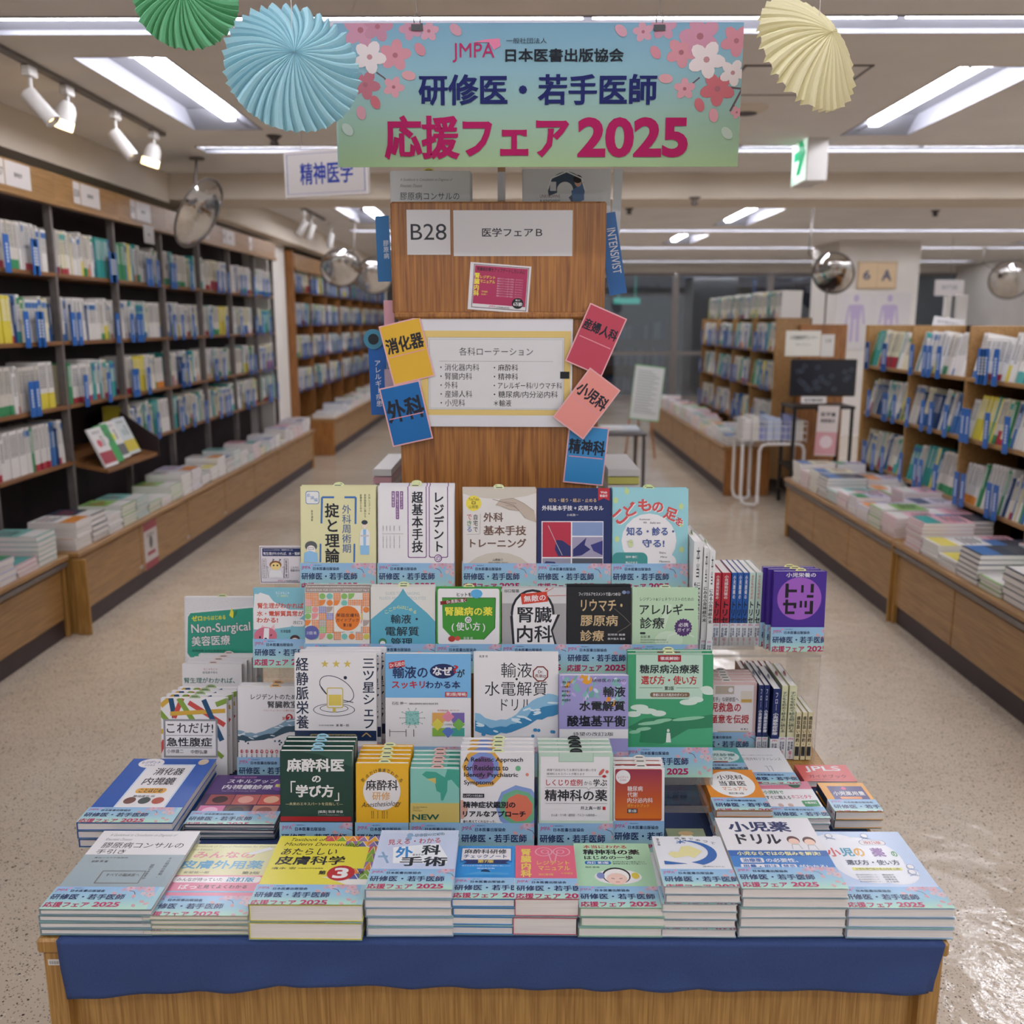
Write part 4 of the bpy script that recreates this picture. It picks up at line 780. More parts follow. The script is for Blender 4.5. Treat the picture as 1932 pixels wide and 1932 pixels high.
# ---------------------------------------------------------------- spine-out books on the acrylic bridge and below it
def spinebook(desc, px0, px1, ytop, F, zb, D, base, title, tcol, n=1, band=True, group=None, tilt=0, sub=None, top=None, slip=None, label_n=None, footcol=None):
    yb = proj((0, F, zb))[1]; X0 = atY(px0, yb, F).x; X1 = atY(px1, yb, F).x; T = X1-X0
    H = (atY(px0, ytop, F).z-zb)
    q = Pr(T, H, (0, 0, 100, 100), base)
    a, b = (8, 64) if band else (8, 90)
    if sub: q.v(sub, 50, 4, 30, 42, tcol, .01); a = 33
    if footcol: q.r(8, 72, 92, 92, footcol)
    if title: q.v(title, 50, a, b, 78, tcol, .035)
    o = make_book(D, H, T, base, None, q, base, band, slip, bh=.055)
    o.location = (X1, F, zb+.0006); o.rotation_euler = (0, tilt, PI/2)
    tag(o, desc, 'book', group); return o
ZB = .880
G = 'spine-out books on the acrylic bridge'
for i, (a, b, y, f) in enumerate(((1301, 1318, 1022, 1.97), (1320, 1330, 1034, 1.965), (1331, 1341, 1040, 1.96))):
    spinebook(['leftmost', 'middle', 'rightmost'][i]+' of three tall white books with green spine tops beside the light blue book', a, b, y, f+.02, ZB, .17, '#e4e4e3', 'にみる小児神経外来', '#26303a', sub='本当', group='tall white books on the bridge', slip='#b9cf9a')
for i, (a, b, c, t, w, s) in enumerate(((1342.5, 1355.5, '#b3283a', '小児感染対策の', 'トリセ', 'red spine, left of the pair'), (1357, 1373, '#b3283a', '小児感染対策の', 'トリセ', 'red spine, right of the pair'), (1375, 1385, '#2257a0', '小児腹痛の', 'トリセ', 'blue spine, left of three'), (1386, 1396, '#2257a0', '小児腹痛の', 'トリセ', 'blue spine, middle of three'), (1397, 1407, '#2257a0', '小児腹痛の', 'トリセ', 'blue spine, right of three'), (1408, 1419, '#b9d0c4', '子どものカゼの', 'トリセ', 'pale green spine, left of two'), (1420.5, 1432, '#b9d0c4', '子どものカゼの', 'トリセ', 'pale green spine, right of two'))):
    q = spinebook('small upright book with '+s+' on the acrylic bridge', a, b, 1081, 2.10, ZB, .125, c, None, '#fff', group='small books upright on the bridge')
    T = q.dimensions
    yb = proj((0, 2.1, ZB))[1]; T = atY(b, yb, 2.1).x-atY(a, yb, 2.1).x; H = atY(a, 1081, 2.1).z-ZB
    e = Pr(T, H, (0, 0, 100, 100), c); e.v(t, 50, 3, 36, 48, '#e8e4e0' if c != '#b9d0c4' else '#c0504a', .02); e.v(w, 50, 38, 70, 92, '#15161c', .06)
    m = MB(); e.into(m, 0, lambda x, z, L: (-.0004-LAY*L, T-x, z)); kid(m.build('spine_title', MP, q), q)
def m1(p):
    p.t('小児栄養の', 1242, 718, 1440, 748, WH, .02); p.e(1336, 890, 148, 142, '#9a5cb8', 0, 32)
    for x0, y0, x1, y1 in ((1240, 790, 1262, 885), (1250, 830, 1318, 848), (1345, 800, 1362, 850), (1408, 792, 1430, 850), (1385, 866, 1430, 884), (1228, 918, 1318, 936), (1300, 936, 1318, 955), (1244, 896, 1262, 994), (1244, 976, 1308, 994), (1340, 905, 1356, 950), (1372, 905, 1388, 950), (1408, 905, 1430, 994), (1376, 976, 1430, 994)): p.r(x0, y0, x1, y1, '#15141c'); p.n -= 1
stand('purple book with blocky black title in a lilac circle', 'C', 1160, 708, 1512, 2.06, ZB, .012, 3, '#44288a', m1, slip='#e6dfa0', lean=.05, dx=-.008, bh=.058)
def m2(p):
    p.o(1130, 1452, 1040, 1820, 10, '#e3c3bd'); p.r(1100, 1475, 1030, 1835, '#e9e2e2') if 0 else None
    p.r(760, 1475, 1026, 1840, '#e8e2e2'); p.r(770, 1482, 895, 1536, '#b8aa98'); p.e(872, 1508, 16, 16, WH); p.r(940, 1515, 1018, 1595, '#ddd3c4'); p.r(945, 1570, 1015, 1590, '#c9a050')
    p.t('「苦手」な研修医へ', 740, 1555, 928, 1586, K, .01); p.t('小児救急の', 690, 1592, 945, 1656, R_, .03); p.t('極意を伝授', 740, 1672, 1002, 1732, R_, .03); p.t('林 寛之', 948, 1762, 1000, 1776, K, .01); p.r(795, 1782, 1005, 1832, '#c9b48a'); p.e(850, 1812, 30, 16, '#7a9a55'); p.e(900, 1812, 26, 18, '#d9c9b0')
stand('pink bordered book with red title under the acrylic bridge', 'C', 640, 1455, 1046, 2.055, TZ, .012, 5, '#e0bfba', m2, slip='#e6e0d8', lean=.04, dx=.0)
for i, (a, b) in enumerate(((1425.5, 1434), (1435.5, 1445), (1452, 1465.5))):
    spinebook(['leftmost', 'middle', 'rightmost'][i]+' of three navy spined books under the acrylic bridge', a, b, 1293 if i < 2 else 1300, 2.05-.01*(i == 2), TZ, .15, '#1f2f63', '小児感染症診療', '#e3e3e8', sub='フロー', group='navy books under the acrylic bridge', slip='#c9d0d8')
for i, (a, b) in enumerate(((1468, 1479), (1482, 1496))):
    spinebook(['left', 'right'][i]+' cream spined book beside the navy ones under the bridge', a, b, 1294, 2.05, TZ, .15, '#d5d6b0', '子どもを初めて診る前に読む本', '#4a5a50', group='cream books under the acrylic bridge', slip='#e0a0a0')
for i, (a, b) in enumerate(((1497.5, 1507), (1509.5, 1518), (1520, 1529))):
    spinebook(['leftmost', 'middle', 'rightmost'][i]+' of three short beige rule books at the end of the bridge', a, b, 1344, 2.045, TZ, .1, '#d8d0a8', '癌取扱い規約・抜粋', '#2c2a26', band=False, group='short beige books under the bridge', footcol='#3a4050')
for i in range(6):
    spinebook('dark red spined book at the back under the acrylic bridge', 1392+i*11, 1401+i*11, 1262, 2.215, TZ, .06, '#9a3338', '成長と発達', '#e8dcd8', band=False, group='dark red books at the back of the bridge')
# ---------------------------------------------------------------- acrylic risers
def plate(name, parent, *b, m=M_ACR):
    mb = MB(); mb.box(*b); return mb.build(name, m, parent)
t = tag(empty('acrylic_riser', (0.54, 2.16, TZ)), 'clear acrylic bridge riser carrying the purple book, right end of the table', 'display riser')
zt = ZB-.001-TZ
plate('top_plate', t, -.145, -.12, zt-.004, .145, .12, zt); plate('leg', t, -.145, -.12, 0, -.141, .12, zt-.0042); plate('leg', t, .141, -.12, 0, .145, .12, zt-.0042)
mb = MB(); mb.box(-.145, -.121, zt-.005, .147, -.1201, zt+.001); mb.box(.1455, -.121, 0, .148, -.1201, zt+.001); mb.build('front_edge', M_ACE, t)
t = tag(empty('acrylic_tray', (0.42, 2.16, ZB-.001)), 'clear acrylic tray holding the small upright books on the bridge', 'display tray')
plate('base_plate', t, -.025, -.083, 0, .125, .09, .0014); plate('front_lip', t, -.025, -.0845, 0, .125, -.083, .03, m=M_ACE); plate('side_panel', t, .125, -.0845, 0, .1275, .09, .05)
def riser(name, x0, x1, y0, y1, z, label, legs=True, lip=True, ins=0):
    t = tag(empty(name, ((x0+x1)/2, y0, TZ)), label, 'display riser'); w = (x1-x0)/2; d = y1-y0; h = z-TZ-.0012
    plate('shelf_plate', t, -w, 0, h-.003, w, d, h)
    for s in (-1, 1): plate('leg', t, s*(w-ins)-(.003 if s > 0 else 0), 0, 0, s*(w-ins)+(0 if s > 0 else .003), d, h-.0032)
    if lip: plate('front_lip', t, -w, -.0022, h-.004, w, -.0002, h+.012, m=M_ACE)
riser('acrylic_riser', -.42, .40, 1.795, 1.87, z3, 'low clear acrylic riser under the third row of books')
riser('acrylic_riser', -.56, .385, 1.905, 2.0, z2, 'clear acrylic riser under the second row of books', lip=False, ins=.14)
riser('acrylic_riser', -.49, .37, 2.02, 2.19, z1, 'tall clear acrylic riser under the top row of books', lip=False)
riser('acrylic_riser', -.80, -.52, 2.19, 2.30, .70, 'clear acrylic riser under the dotted green-label book', lip=False)
# price-tag like clear label on the empty riser between stacks
t = tag(empty('acrylic_display_box', (.325, 1.71, TZ)), 'empty clear acrylic display box right of the gradient book', 'display box')
plate('top_plate', t, -.05, 0, .066, .052, .08, .069); plate('side_panel', t, .049, 0, 0, .052, .08, .0658); plate('front_lip', t, -.05, -.002, .052, .052, -.0002, .0658, m=M_ACE)
o = flat('photo covered book lying behind the white crescent book', 1262, 1335, 1586, 1563, 0, 1, '#8f9a7a', lambda p: (p.p('#e6dcc0', 20, 90, 50, 30, 80, 90), p.e(50, 40, 20, 18, '#c9a97a')), zt=.64, band=False)
# laminated card above the cat book
def m3(p):
    p.fr(790, 110, 1075, 370, 4, '#4a3a50'); p.o(805, 118, 1072, 176, 6, '#27305f'); p.t('腎生理がわかれば、水・電解', 812, 146, 1068, 168, WH, .02); p.t('もじゃもじゃひげの水・電解質を学ぶ会', 815, 124, 1018, 136, WH)
    p.fr(803, 196, 830, 336, 2, K); p.fr(955, 196, 985, 336, 2, K); p.v('腎生理がわかる', 816, 204, 330, 14, K); p.v('酸塩基平衡', 970, 204, 330, 16, K)
    p.e(895, 240, 42, 30, '#8a5a3a'); p.e(895, 250, 34, 28, '#ecd08a'); p.e(882, 244, 6, 6, K); p.e(908, 244, 6, 6, K); p.p(WH, 845, 335, 860, 280, 930, 280, 950, 335); p.l(K, 2, 845, 335, 835, 250, 845, 262); p.l(K, 2, 950, 335, 955, 250, 942, 262); p.t('? ?', 872, 196, 935, 220, K)
    p.t('こんなに', 1000, 250, 1060, 266, K); p.t('腎臓が好き', 1000, 272, 1062, 290, K); p.t('JMPA', 908, 350, 945, 364, '#c6477b'); p.t('日本医書出版協会', 955, 352, 1050, 362, K)
a = px('A', 785, 100); P0 = atY(a[0], a[1]+74, 2.05); P1 = atY(px('A', 1085, 0)[0], a[1]+74, 2.05); Pt = atY(a[0], a[1], 2.07)
q = Pr(P1.x-P0.x, Pt.z-P0.z, (785, 100, 1085, 378), '#dcd5da'); m3(q)
o = sheet('laminated_card', q, .0012, MP, None, (P0.x, 2.05, P0.z), (-.08, 0, 0)); tag(o, 'laminated white card with a drawn bearded face above the cat book', 'sign card')
mb = MB(); mb.box(0, 0, 0, .10, .003, P0.z-TZ); o2 = mb.build('acrylic_card_holder', M_ACR, None, (P0.x+.03, 2.055, TZ)); tag(o2, 'clear upright acrylic strip holding the laminated card', 'card holder')
# ---------------------------------------------------------------- display table, cloth
TX0, TX1, TY0, TY1 = -.798, .712, 1.385, 2.235
t = tag(empty('display_table', ((TX0+TX1)/2, (TY0+TY1)/2, 0)), 'low wooden display table with a thick top under the navy cloth', 'table')
cx, cy = t.location.x, t.location.y
mb = MB(); mb.bbox(TX0-cx, TY0-cy, .592, TX1-cx, TY1-cy, .6185, .004); mb.build('table_top', W_TABLE, t)
mb = MB(); mb.box(TX0+.02-cx, TY0+.028-cy, .06, TX1-.02-cx, TY0+.05-cy, .5918); mb.build('front_panel', W_TABLE, t)
for x0, x1 in ((TX0+.006, TX0+.04), (TX1-.04, TX1-.006)): mb = MB(); mb.bbox(x0-cx, TY0+.006-cy, 0, x1-cx, TY1-.006-cy, .5918, .003); mb.build('side_panel', W_TABLE, t)
mb = MB(); mb.box(TX0+.03-cx, TY0+.06-cy, 0, TX1-.03-cx, TY0+.08-cy, .06); mb.build('kick_board', M_KICK, t)
q = Pr(.03, .011, (0, 0, 100, 100), '#d6d2cf')
for i in range(14): q.r(10+i*4.5, 30, 10+i*4.5+(1.2 if i % 3 else 2.6), 80, '#222'); q.n -= 1
o = sheet('barcode_sticker', q, .0004, MM, t, (-.798+.014-cx, TY0+.0056-cy, .567)); 
def cloth():
    mb = MB(); mb.smooth = True; nx = 120; X0, X1 = -.762, .702; r = random.Random(4)
    def bot(u):   # lower hem height along the table
        k = [(0, .475), (.12, .487), (.19, .492), (.25, .503), (.33, .505), (.40, .498), (.45, .503), (.52, .498), (.56, .500), (.62, .497), (.75, .499), (.85, .498), (.98, .494), (1, .497)]
        for (a, p), (b, q) in zip(k, k[1:]):
            if a <= u <= b: return p+(q-p)*(u-a)/(b-a)
    nz = 14; vs = []; fs = []
    for i in range(nx+1):
        u = i/nx; x = X0+(X1-X0)*u; zb = bot(u)+.040+.0012*math.sin(u*90)
        col = [(x, TY0+.10+(.5), TZ-.0012), (x, TY0+.02, TZ-.0012)]
        for j in range(nz+1):
            v = j/nz; z = TZ-.0015-(TZ-.0015-zb)*v
            fold = .003*v*math.sin(u*21+1)+.0045*v*math.sin(u*47+.6)*(.4+.6*math.sin(u*7)**2)+.0025*v*math.sin(v*5+u*30)
            xx = x+(.012*v if u < .02 else 0)-(.018*v*(u > .985))
            col.append((xx, TY0-.0035-.006*v-abs(fold), z))
        vs += col
    m = nz+3
    for i in range(nx):
        for j in range(m-1): a = i*m+j; fs.append((a, a+m, a+m+1, a+1))
    mb.mesh(vs, fs); return mb
cl = cloth().build('navy_cloth', M_CLOTH); md = cl.modifiers.new('s', 'SOLIDIFY'); md.thickness = .0009; md.offset = 1
tag(cl, 'navy blue cloth with frayed edge draped over the table front', 'tablecloth')
# ---------------------------------------------------------------- gondola shelf end
GX0, GX1, GY = atY(735.5, 378, 2.25).x, atY(1145, 378, 2.25).x, 2.25
g = tag(empty('gondola_shelf', ((GX0+GX1)/2, GY, 0)), 'oak veneered end of the medical book gondola behind the table', 'shelf unit'); gx = g.location.x
GT = atY(940, 380, GY).z; zr = atY(940, 592, GY).z
h = (GX1-GX0)/2
mb = MB(); mb.bbox(-h, .0, zr, h, .03, GT, .004); mb.build('upper_panel', W_PANEL, g)
mb = MB(); mb.tube([(-h+.006, .002, zr-.004), (h-.006, .002, zr-.004)], .009, 10); mb.build('rail', W_PANEL, g)
mb = MB(); mb.box(-h+.012, .004, 0, h-.012, .03, zr-.008); mb.build('lower_panel', W_PANEL, g)
mb = MB(); mb.box(-.015, .031, .08, .015, 2.6, GT-.06); mb.build('centre_board', W_SHELF, g)
for i in range(5):
    mb = MB(); z = .45+i*.33; mb.box(-h+.02, .031, z, -.016, 2.6, z+.02); mb.box(.016, .031, z, h-.02, 2.6, z+.02); mb.build('shelf_board', W_SHELF, g)
mb = MB(); mb.box(-h+.02, 2.6, 0, h-.02, 2.63, GT-.1); mb.build('far_panel', W_PANEL, g)
mb = MB(); mb.box(-h+.02, .06, 0, h-.02, 2.6, .08); mb.build('kick_board', M_KICK, g)
# books of its side shelves, seen edge on
r = random.Random(11)
gb = []
for side in (-1, 1):
    for lv in range(4):
        z = .45+lv*.33+.0205; y = GY+.06; mb = MB()
        while y < GY+2.5:
            w = r.uniform(.012, .035); hh = r.uniform(.19, .27); c = r.choice(['#d8d4d2', '#cfcac6', '#2f68a8', '#a04a50', '#dcd7c0', '#5a8f8a'])
            x = g.location.x+side*(h-.028); mb.box(x-side*.16, y, z, x, y+w-.001, z+hh, c); y += w
        o = mb.build('side_shelf_books', MP); tag(o, ('packed books on the %s side of the oak gondola, shelf %s from the bottom' % ('left' if side < 0 else 'right', ['first', 'second', 'third', 'fourth'][lv])), 'books', None, 'stuff')
def card(name, label, zc, x0, y0, x1, y1, Y, base, fn, rot=0, cat='sign', t=.0012, m=None, tilt=0):
    """upright sheet at depth Y filling the box given in photograph zoom units, turned in its own plane by rot"""
    A = ZOOM[zc]; cxp, cyp = px(zc, (x0+x1)/2, (y0+y1)/2); C = atY(cxp, cyp, Y)
    dx = atY(cxp+5, cyp, Y).x-atY(cxp-5, cyp, Y).x; dz = atY(cxp, cyp-5, Y).z-atY(cxp, cyp+5, Y).z
    W = (x1-x0)*A[2]*dx/10; H = (y1-y0)*A[2]*dz/10
    p = Pr(W, H, (x0, y0, x1, y1), base); fn(p); mb = MB(); mb.box(-W/2, 0, -H/2, W/2, t, H/2, base); p.into(mb, 0, lambda x, z, L: (x-W/2, -LAY*L, z-H/2))
    o = mb.build(name, m or MP, None, (C.x, Y-t, C.z), (tilt, rot, 0)); return tag(o, label, cat)
YP = GY-.0002
card('number_sign', 'white sign numbered B28 taped on the oak panel', 'I', 348, 886, 541, 1086, YP, '#d3cfd0', lambda p: p.t('B28', 365, 948, 524, 1020, K, .0))
card('title_sign', 'wide white sign reading medical fair B on the oak panel', 'I', 555, 888, 1084, 1092, YP, '#d3cfd0', lambda p: (p.t('医学フェアＢ', 682, 966, 950, 1006, K, .02)))
def n1(p):
    p.o(20, 8, 258, 196, 8, K) if 0 else None
    p.fr(640, 1135, 885, 1328, 3, '#5a4a50'); p.r(645, 1140, 880, 1310, '#a8325a'); p.v('腎臓内科', 658, 1172, 1276, 24, '#e3d44a', .04); p.t('腎臓病診療をアップデートしたい人に', 655, 1146, 868, 1164, K, .02)
    p.t('レジデント', 672, 1182, 738, 1196, '#e3d44a', .02); p.t('マニュアル', 672, 1202, 738, 1216, '#e3d44a', .02); p.t('今井圓裕', 680, 1250, 708, 1258, '#e3d44a'); p.t('丸山彰一', 680, 1262, 708, 1270, '#e3d44a')
    for i in range(8): p.t('最新エビデンスに基づき改訂、ガイドライン', 748, 1188+i*11, 862, 1195+i*11, '#e0b8c4')
    p.e(845, 1296, 26, 24, '#15141a'); p.t('累計', 834, 1278, 856, 1286, WH); p.t('6万部!', 826, 1290, 866, 1308, WH, .03); p.t('JMPA', 718, 1313, 748, 1324, '#c6477b'); p.t('日本医書出版協会', 752, 1315, 810, 1323, K)
card('promotion_card', 'small crimson promotion card with yellow title pinned askew', 'I', 624, 1128, 894, 1338, YP-.0005, '#d9d5d6', n1, .075, t=.001)
def n2(p):
    p.r(397, 293, 1366, 842, '#d9bd74'); p.r(440, 335, 1325, 806, '#8a8478'); p.r(442, 337, 1323, 804, '#d6d4d4'); p.fr(450, 347, 1316, 797, 2, '#8fa0a4')
    p.t('各科ローテーション', 644, 400, 1122, 452, K, .0); p.r(512, 488, 1252, 490, '#888')
    for i, s in enumerate(('・消化器内科', '・腎臓内科', '・外科', '・産婦人科', '・小児科')): p.t(s, 520, 506+i*58, 520+(len(s)-.6)*47, 552+i*58, K, .0)
    for i, (s, w) in enumerate((('・麻酔科', 158), ('・精神科', 158), ('・アレルギー科/リウマチ科', 444), ('・糖尿病/内分泌内科', 418), ('＊輸液', 115))): p.t(s, 868, 508+i*58, 868+w, 552+i*58, K, .0)
    p.r(1300, 554, 1360, 600, '#1c1c20')
card('rotation_poster', 'white and gold poster listing hospital departments on the oak panel', 'J', 372, 215, 1378, 918, YP-.0002, '#d9d7da', n2, .004, 'poster')
def dep(label, cx, cy, w, h, rot, base, text, tc='#1b1e2c', line=.52, Y=YP-.003):
    def fn(p):
        p.r(cx-w/2+8, cy-h/2+8, cx+w/2-8, cy+h/2-8, base); p.t(text, cx-w*.455, cy-h*.27, cx+w*.455, cy-h*.25+w*1.05/len(text), tc, .065); p.r(cx-w*.42, cy+h*.03, cx+w*.42, cy+h*.045, '#d9909a')
    card('department_card', label, 'J', cx-w/2, cy-h/2, cx+w/2, cy+h/2, Y, '#dfa9ac', fn, rot, 'sign', .001)
dep('yellow department card tilted left of the poster', 302, 424, 277, 396, -.235, '#d9ac34', '消化器')
dep('deep blue department card tilted below the yellow card', 298, 830, 270, 388, -.215, '#1766a5', '外科', Y=YP-.005)
dep('deep red department card overhanging the panel top right of the poster', 1533, 350, 262, 410, .405, '#b94457', '産婦人科', Y=YP-.0125)
dep('pale blue department card at the lower right of the panel', 1468, 1100, 262, 380, .095, '#3b87bd', '精神科', Y=YP-.003)
dep('salmon department card tilted steeply over the blue one', 1472, 765, 250, 400, .64, '#e08f85', '小児科', Y=YP-.015)
# clear tape, blue side dividers, things on top
card('shelf_divider', 'blue divider labelled collagen disease, upper left side of the gondola', 'I', 214, 914, 274, 1206, GY+.06, '#2569a0', lambda p: p.v('膠原病', 257, 1020, 1105, 26, WH, .0), -.02, 'divider', .003)
card('shelf_divider', 'blue divider labelled allergic disease, lower left side of the gondola', 'J', 62, 386, 175, 838, GY+.06, '#1a5ba5', lambda p: p.v('アレルギー疾患', 118, 478, 785, 44, WH, .0), -.02, 'divider', .003)
d = card('shelf_divider', 'tilted blue divider with white capitals, right side of the gondola', 'I', 1222, 900, 1300, 1265, GY+.06, '#2f68a9', lambda p: None, -.17, 'divider', .003)
_q = text_mesh('INTENSIVIST', .0); mb = MB(); xs = [v[0] for v in _q[0]]; sc = .105/(max(xs)-min(xs))
for f in _q[1]: mb.face([(-.0045+_q[0][k][1]*sc*1.5, -.0004, .06-_q[0][k][0]*sc) for k in f], WH)
mb.build('divider_lettering', MM, d)
card('pink_card', 'plain pink card sticking out of the left side of the gondola', 'I', 246, 1288, 292, 1410, GY+.04, '#cf9aa4', lambda p: None, 0, 'card')
card('pink_card', 'grey-pink card behind the yellow department card', 'J', 158, 540, 230, 660, GY+.045, '#b9a5b5', lambda p: None, 0, 'card')
mb = MB(); mb.lathe([(0, .0), (.02, .0), (.024, .003), (.024, .006), (0, .006)], 20, '#3f7f98', M=Matrix.Rotation(PI/2, 4, 'X')); mb.lathe([(0, .0061), (.013, .0061), (.013, .0065), (0, .0065)], 16, '#18202a', M=Matrix.Rotation(PI/2, 4, 'X'))
c_ = atY(704, 640, GY+.05); tag(mb.build('round_tag', MP, None, (c_.x, GY+.06, c_.z)), 'round blue tag behind the yellow department card', 'tag')
def n3(p):
    p.t('A Guidebook to Consultation on Diagnosis of', 318, 744, 548, 760, '#777', 0, 0, .3); p.t('Rheumatic Diseases', 318, 770, 415, 784, '#777', 0, 0, .3); p.t('膠原病コンサルの', 315, 806, 580, 840, K, .0)
def upbook(desc, x0, x1, zc, ytop, F, zb, T, fn, box, base, n=1, dx=0):
    yb = proj((0, F, zb))[1]; P0 = px(zc, x0, ytop); P1 = px(zc, x1, ytop); X0 = atY(P0[0], P0[1], F).x; X1 = atY(P1[0], P0[1], F).x; H = .245
    zt = atY(P0[0], P0[1], F).z; ybz = (proj((0, F, zt-H))[1]-ZOOM[zc][1])/ZOOM[zc][2]
    p = Pr(X1-X0, H, (x0, ytop, x1, ybz), base); fn(p)
    o = make_book(X1-X0, H, T, base, p, None, base, False, '#d9c94a' if n > 1 else None); o.location = (X0, F, zt-H)
    tag(o, desc, 'book')
    for i in range(1, n):
        c = copy_tree(o); c.location = (X0+dx*i, F+i*(T+.002), zt-H-.001*i); tag(c, ['', 'second', 'third'][i]+' copy behind the '+short(desc), 'book')
# the top tray of the gondola
mb = MB(); zz = atY(800, 705/1*1, GY+.05).z if 0 else GT-.145
mb.box(-h+.02, .031, GT-.16, h-.02, .5, GT-.145); mb.build('top_tray', W_SHELF, g)
mb = MB(); mb.box(-h+.02, .5, GT-.16, h-.02, .515, GT-.02); mb.build('tray_back', W_SHELF, g)
upbook('white book with slim title standing on top of the oak gondola', 272, 628, 'I', 712, GY+.06, GT-.1, .012, n3, None, '#d8d8d9', 3, .002)
def n4(p):
    pts = []; 
    for i in range(25): a = PI*1.1-i*PI*1.45/24; pts += [1058+82*math.cos(a), 798-82*math.sin(a)]
    for i in range(24, -1, -1): a = PI*1.1-i*PI*1.45/24; pts += [1052+36*math.cos(a), 796-36*math.sin(a)]
    p.p('#3e4a5e', *pts); p.p('#55749e', 1080, 800, 1135, 760, 1138, 840, 1090, 860); p.e(1110, 760, 16, 22, '#c9a08c'); p.e(1108, 748, 20, 18, '#2a2022'); p.r(985, 760, 1012, 800, '#cfcfd6'); p.t('UNKNOWNS', 940, 816, 1030, 830, '#8a4a55', .0); p.t('& KNOWNS', 940, 838, 1030, 850, '#444')
    p.l('#e8e8ea', 5, 975, 795, 990, 745, 1058, 716, 1125, 745, 1142, 800)
upbook('white magazine with a photo-filled question mark on top of the gondola', 862, 1256, 'I', 704, GY+.06, GT-.1, .01, n4, None, '#d5d4d6', 1)
card('white_page', 'white loose page leaning behind the magazine on the gondola', 'I', 1262, 706, 1300, 1000, GY+.09, '#c9cacd', lambda p: None, .03, 'paper', .004)
card('bracket_post', 'thin wood and metal post standing on the gondola top', 'I', 752, 702, 786, 850, GY+.25, '#8a8580', lambda p: p.r(752, 702, 786, 722, '#7a5a3c'), 0, 'post', .02)
# ---------------------------------------------------------------- hanging banner and clips
def n5(p):  # banner print; inks darkened overall to carry the shade of its backlit face
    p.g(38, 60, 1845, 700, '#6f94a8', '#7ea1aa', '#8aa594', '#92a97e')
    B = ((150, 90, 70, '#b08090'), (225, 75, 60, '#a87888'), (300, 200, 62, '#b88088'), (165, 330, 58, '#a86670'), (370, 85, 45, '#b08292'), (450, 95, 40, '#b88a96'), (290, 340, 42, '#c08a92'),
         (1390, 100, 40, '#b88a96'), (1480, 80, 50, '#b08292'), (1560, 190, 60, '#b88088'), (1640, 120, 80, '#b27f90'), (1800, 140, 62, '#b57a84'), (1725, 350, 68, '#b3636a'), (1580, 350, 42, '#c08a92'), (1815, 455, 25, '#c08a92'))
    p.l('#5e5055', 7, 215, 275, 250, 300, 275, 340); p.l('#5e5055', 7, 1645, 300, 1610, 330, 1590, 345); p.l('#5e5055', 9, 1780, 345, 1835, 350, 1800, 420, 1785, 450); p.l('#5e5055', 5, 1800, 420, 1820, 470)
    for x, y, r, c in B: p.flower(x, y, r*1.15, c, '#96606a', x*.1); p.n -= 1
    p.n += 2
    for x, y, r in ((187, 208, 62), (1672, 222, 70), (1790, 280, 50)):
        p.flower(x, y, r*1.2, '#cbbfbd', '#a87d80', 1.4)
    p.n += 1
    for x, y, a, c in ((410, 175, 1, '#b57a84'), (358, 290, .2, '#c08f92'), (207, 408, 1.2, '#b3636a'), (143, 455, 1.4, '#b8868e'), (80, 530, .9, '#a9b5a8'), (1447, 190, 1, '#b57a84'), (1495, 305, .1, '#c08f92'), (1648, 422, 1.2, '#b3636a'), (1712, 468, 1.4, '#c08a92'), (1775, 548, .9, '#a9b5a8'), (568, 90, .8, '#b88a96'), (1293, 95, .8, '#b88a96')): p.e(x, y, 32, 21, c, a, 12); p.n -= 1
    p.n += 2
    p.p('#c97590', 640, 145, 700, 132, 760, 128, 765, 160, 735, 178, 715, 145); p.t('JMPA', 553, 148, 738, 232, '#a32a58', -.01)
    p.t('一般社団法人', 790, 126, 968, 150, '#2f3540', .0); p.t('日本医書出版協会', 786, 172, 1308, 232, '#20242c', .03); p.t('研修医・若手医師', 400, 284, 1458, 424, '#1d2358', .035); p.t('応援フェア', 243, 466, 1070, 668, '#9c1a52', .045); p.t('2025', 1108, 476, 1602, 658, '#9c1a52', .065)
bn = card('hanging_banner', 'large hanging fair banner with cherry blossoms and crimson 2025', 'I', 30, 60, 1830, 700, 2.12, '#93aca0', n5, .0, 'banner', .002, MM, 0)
def clip(xp, yp, label):
    c = atY(xp, yp, 2.12); t = tag(empty('binder_clip', (c.x, 2.119, c.z)), label, 'clip')
    mb = MB(); mb.mesh([(-.012, -.004, -.009), (.012, -.004, -.009), (.012, .004, -.009), (-.012, .004, -.009), (-.012, -.001, .006), (.012, -.001, .006), (.012, .001, .006), (-.012, .001, .006)], [(0, 1, 5, 4), (2, 3, 7, 6), (1, 2, 6, 5), (3, 0, 4, 7), (4, 5, 6, 7)]); mb.build('clip_body', M_BLACK, t)
    for s in (-1, 1):
        mb = MB(); mb.tube([(-.006, s*.002, .005), (-.007, s*.005, .015), (-.004, s*.006, .024), (.004, s*.006, .024), (.007, s*.005, .015), (.006, s*.002, .005)], .0008, 6); mb.build('clip_handle', M_STEEL, t)
    mb = MB(); mb.tube([(0, 0, .024), (-.004, .001, .25), (0, .002, 2.745-c.z)], .0006, 5); mb.build('hanging_wire', M_STEEL, t)
clip(787, 50, 'black binder clip at the upper left of the fair banner'); clip(1244, 50, 'black binder clip at the upper right of the fair banner')
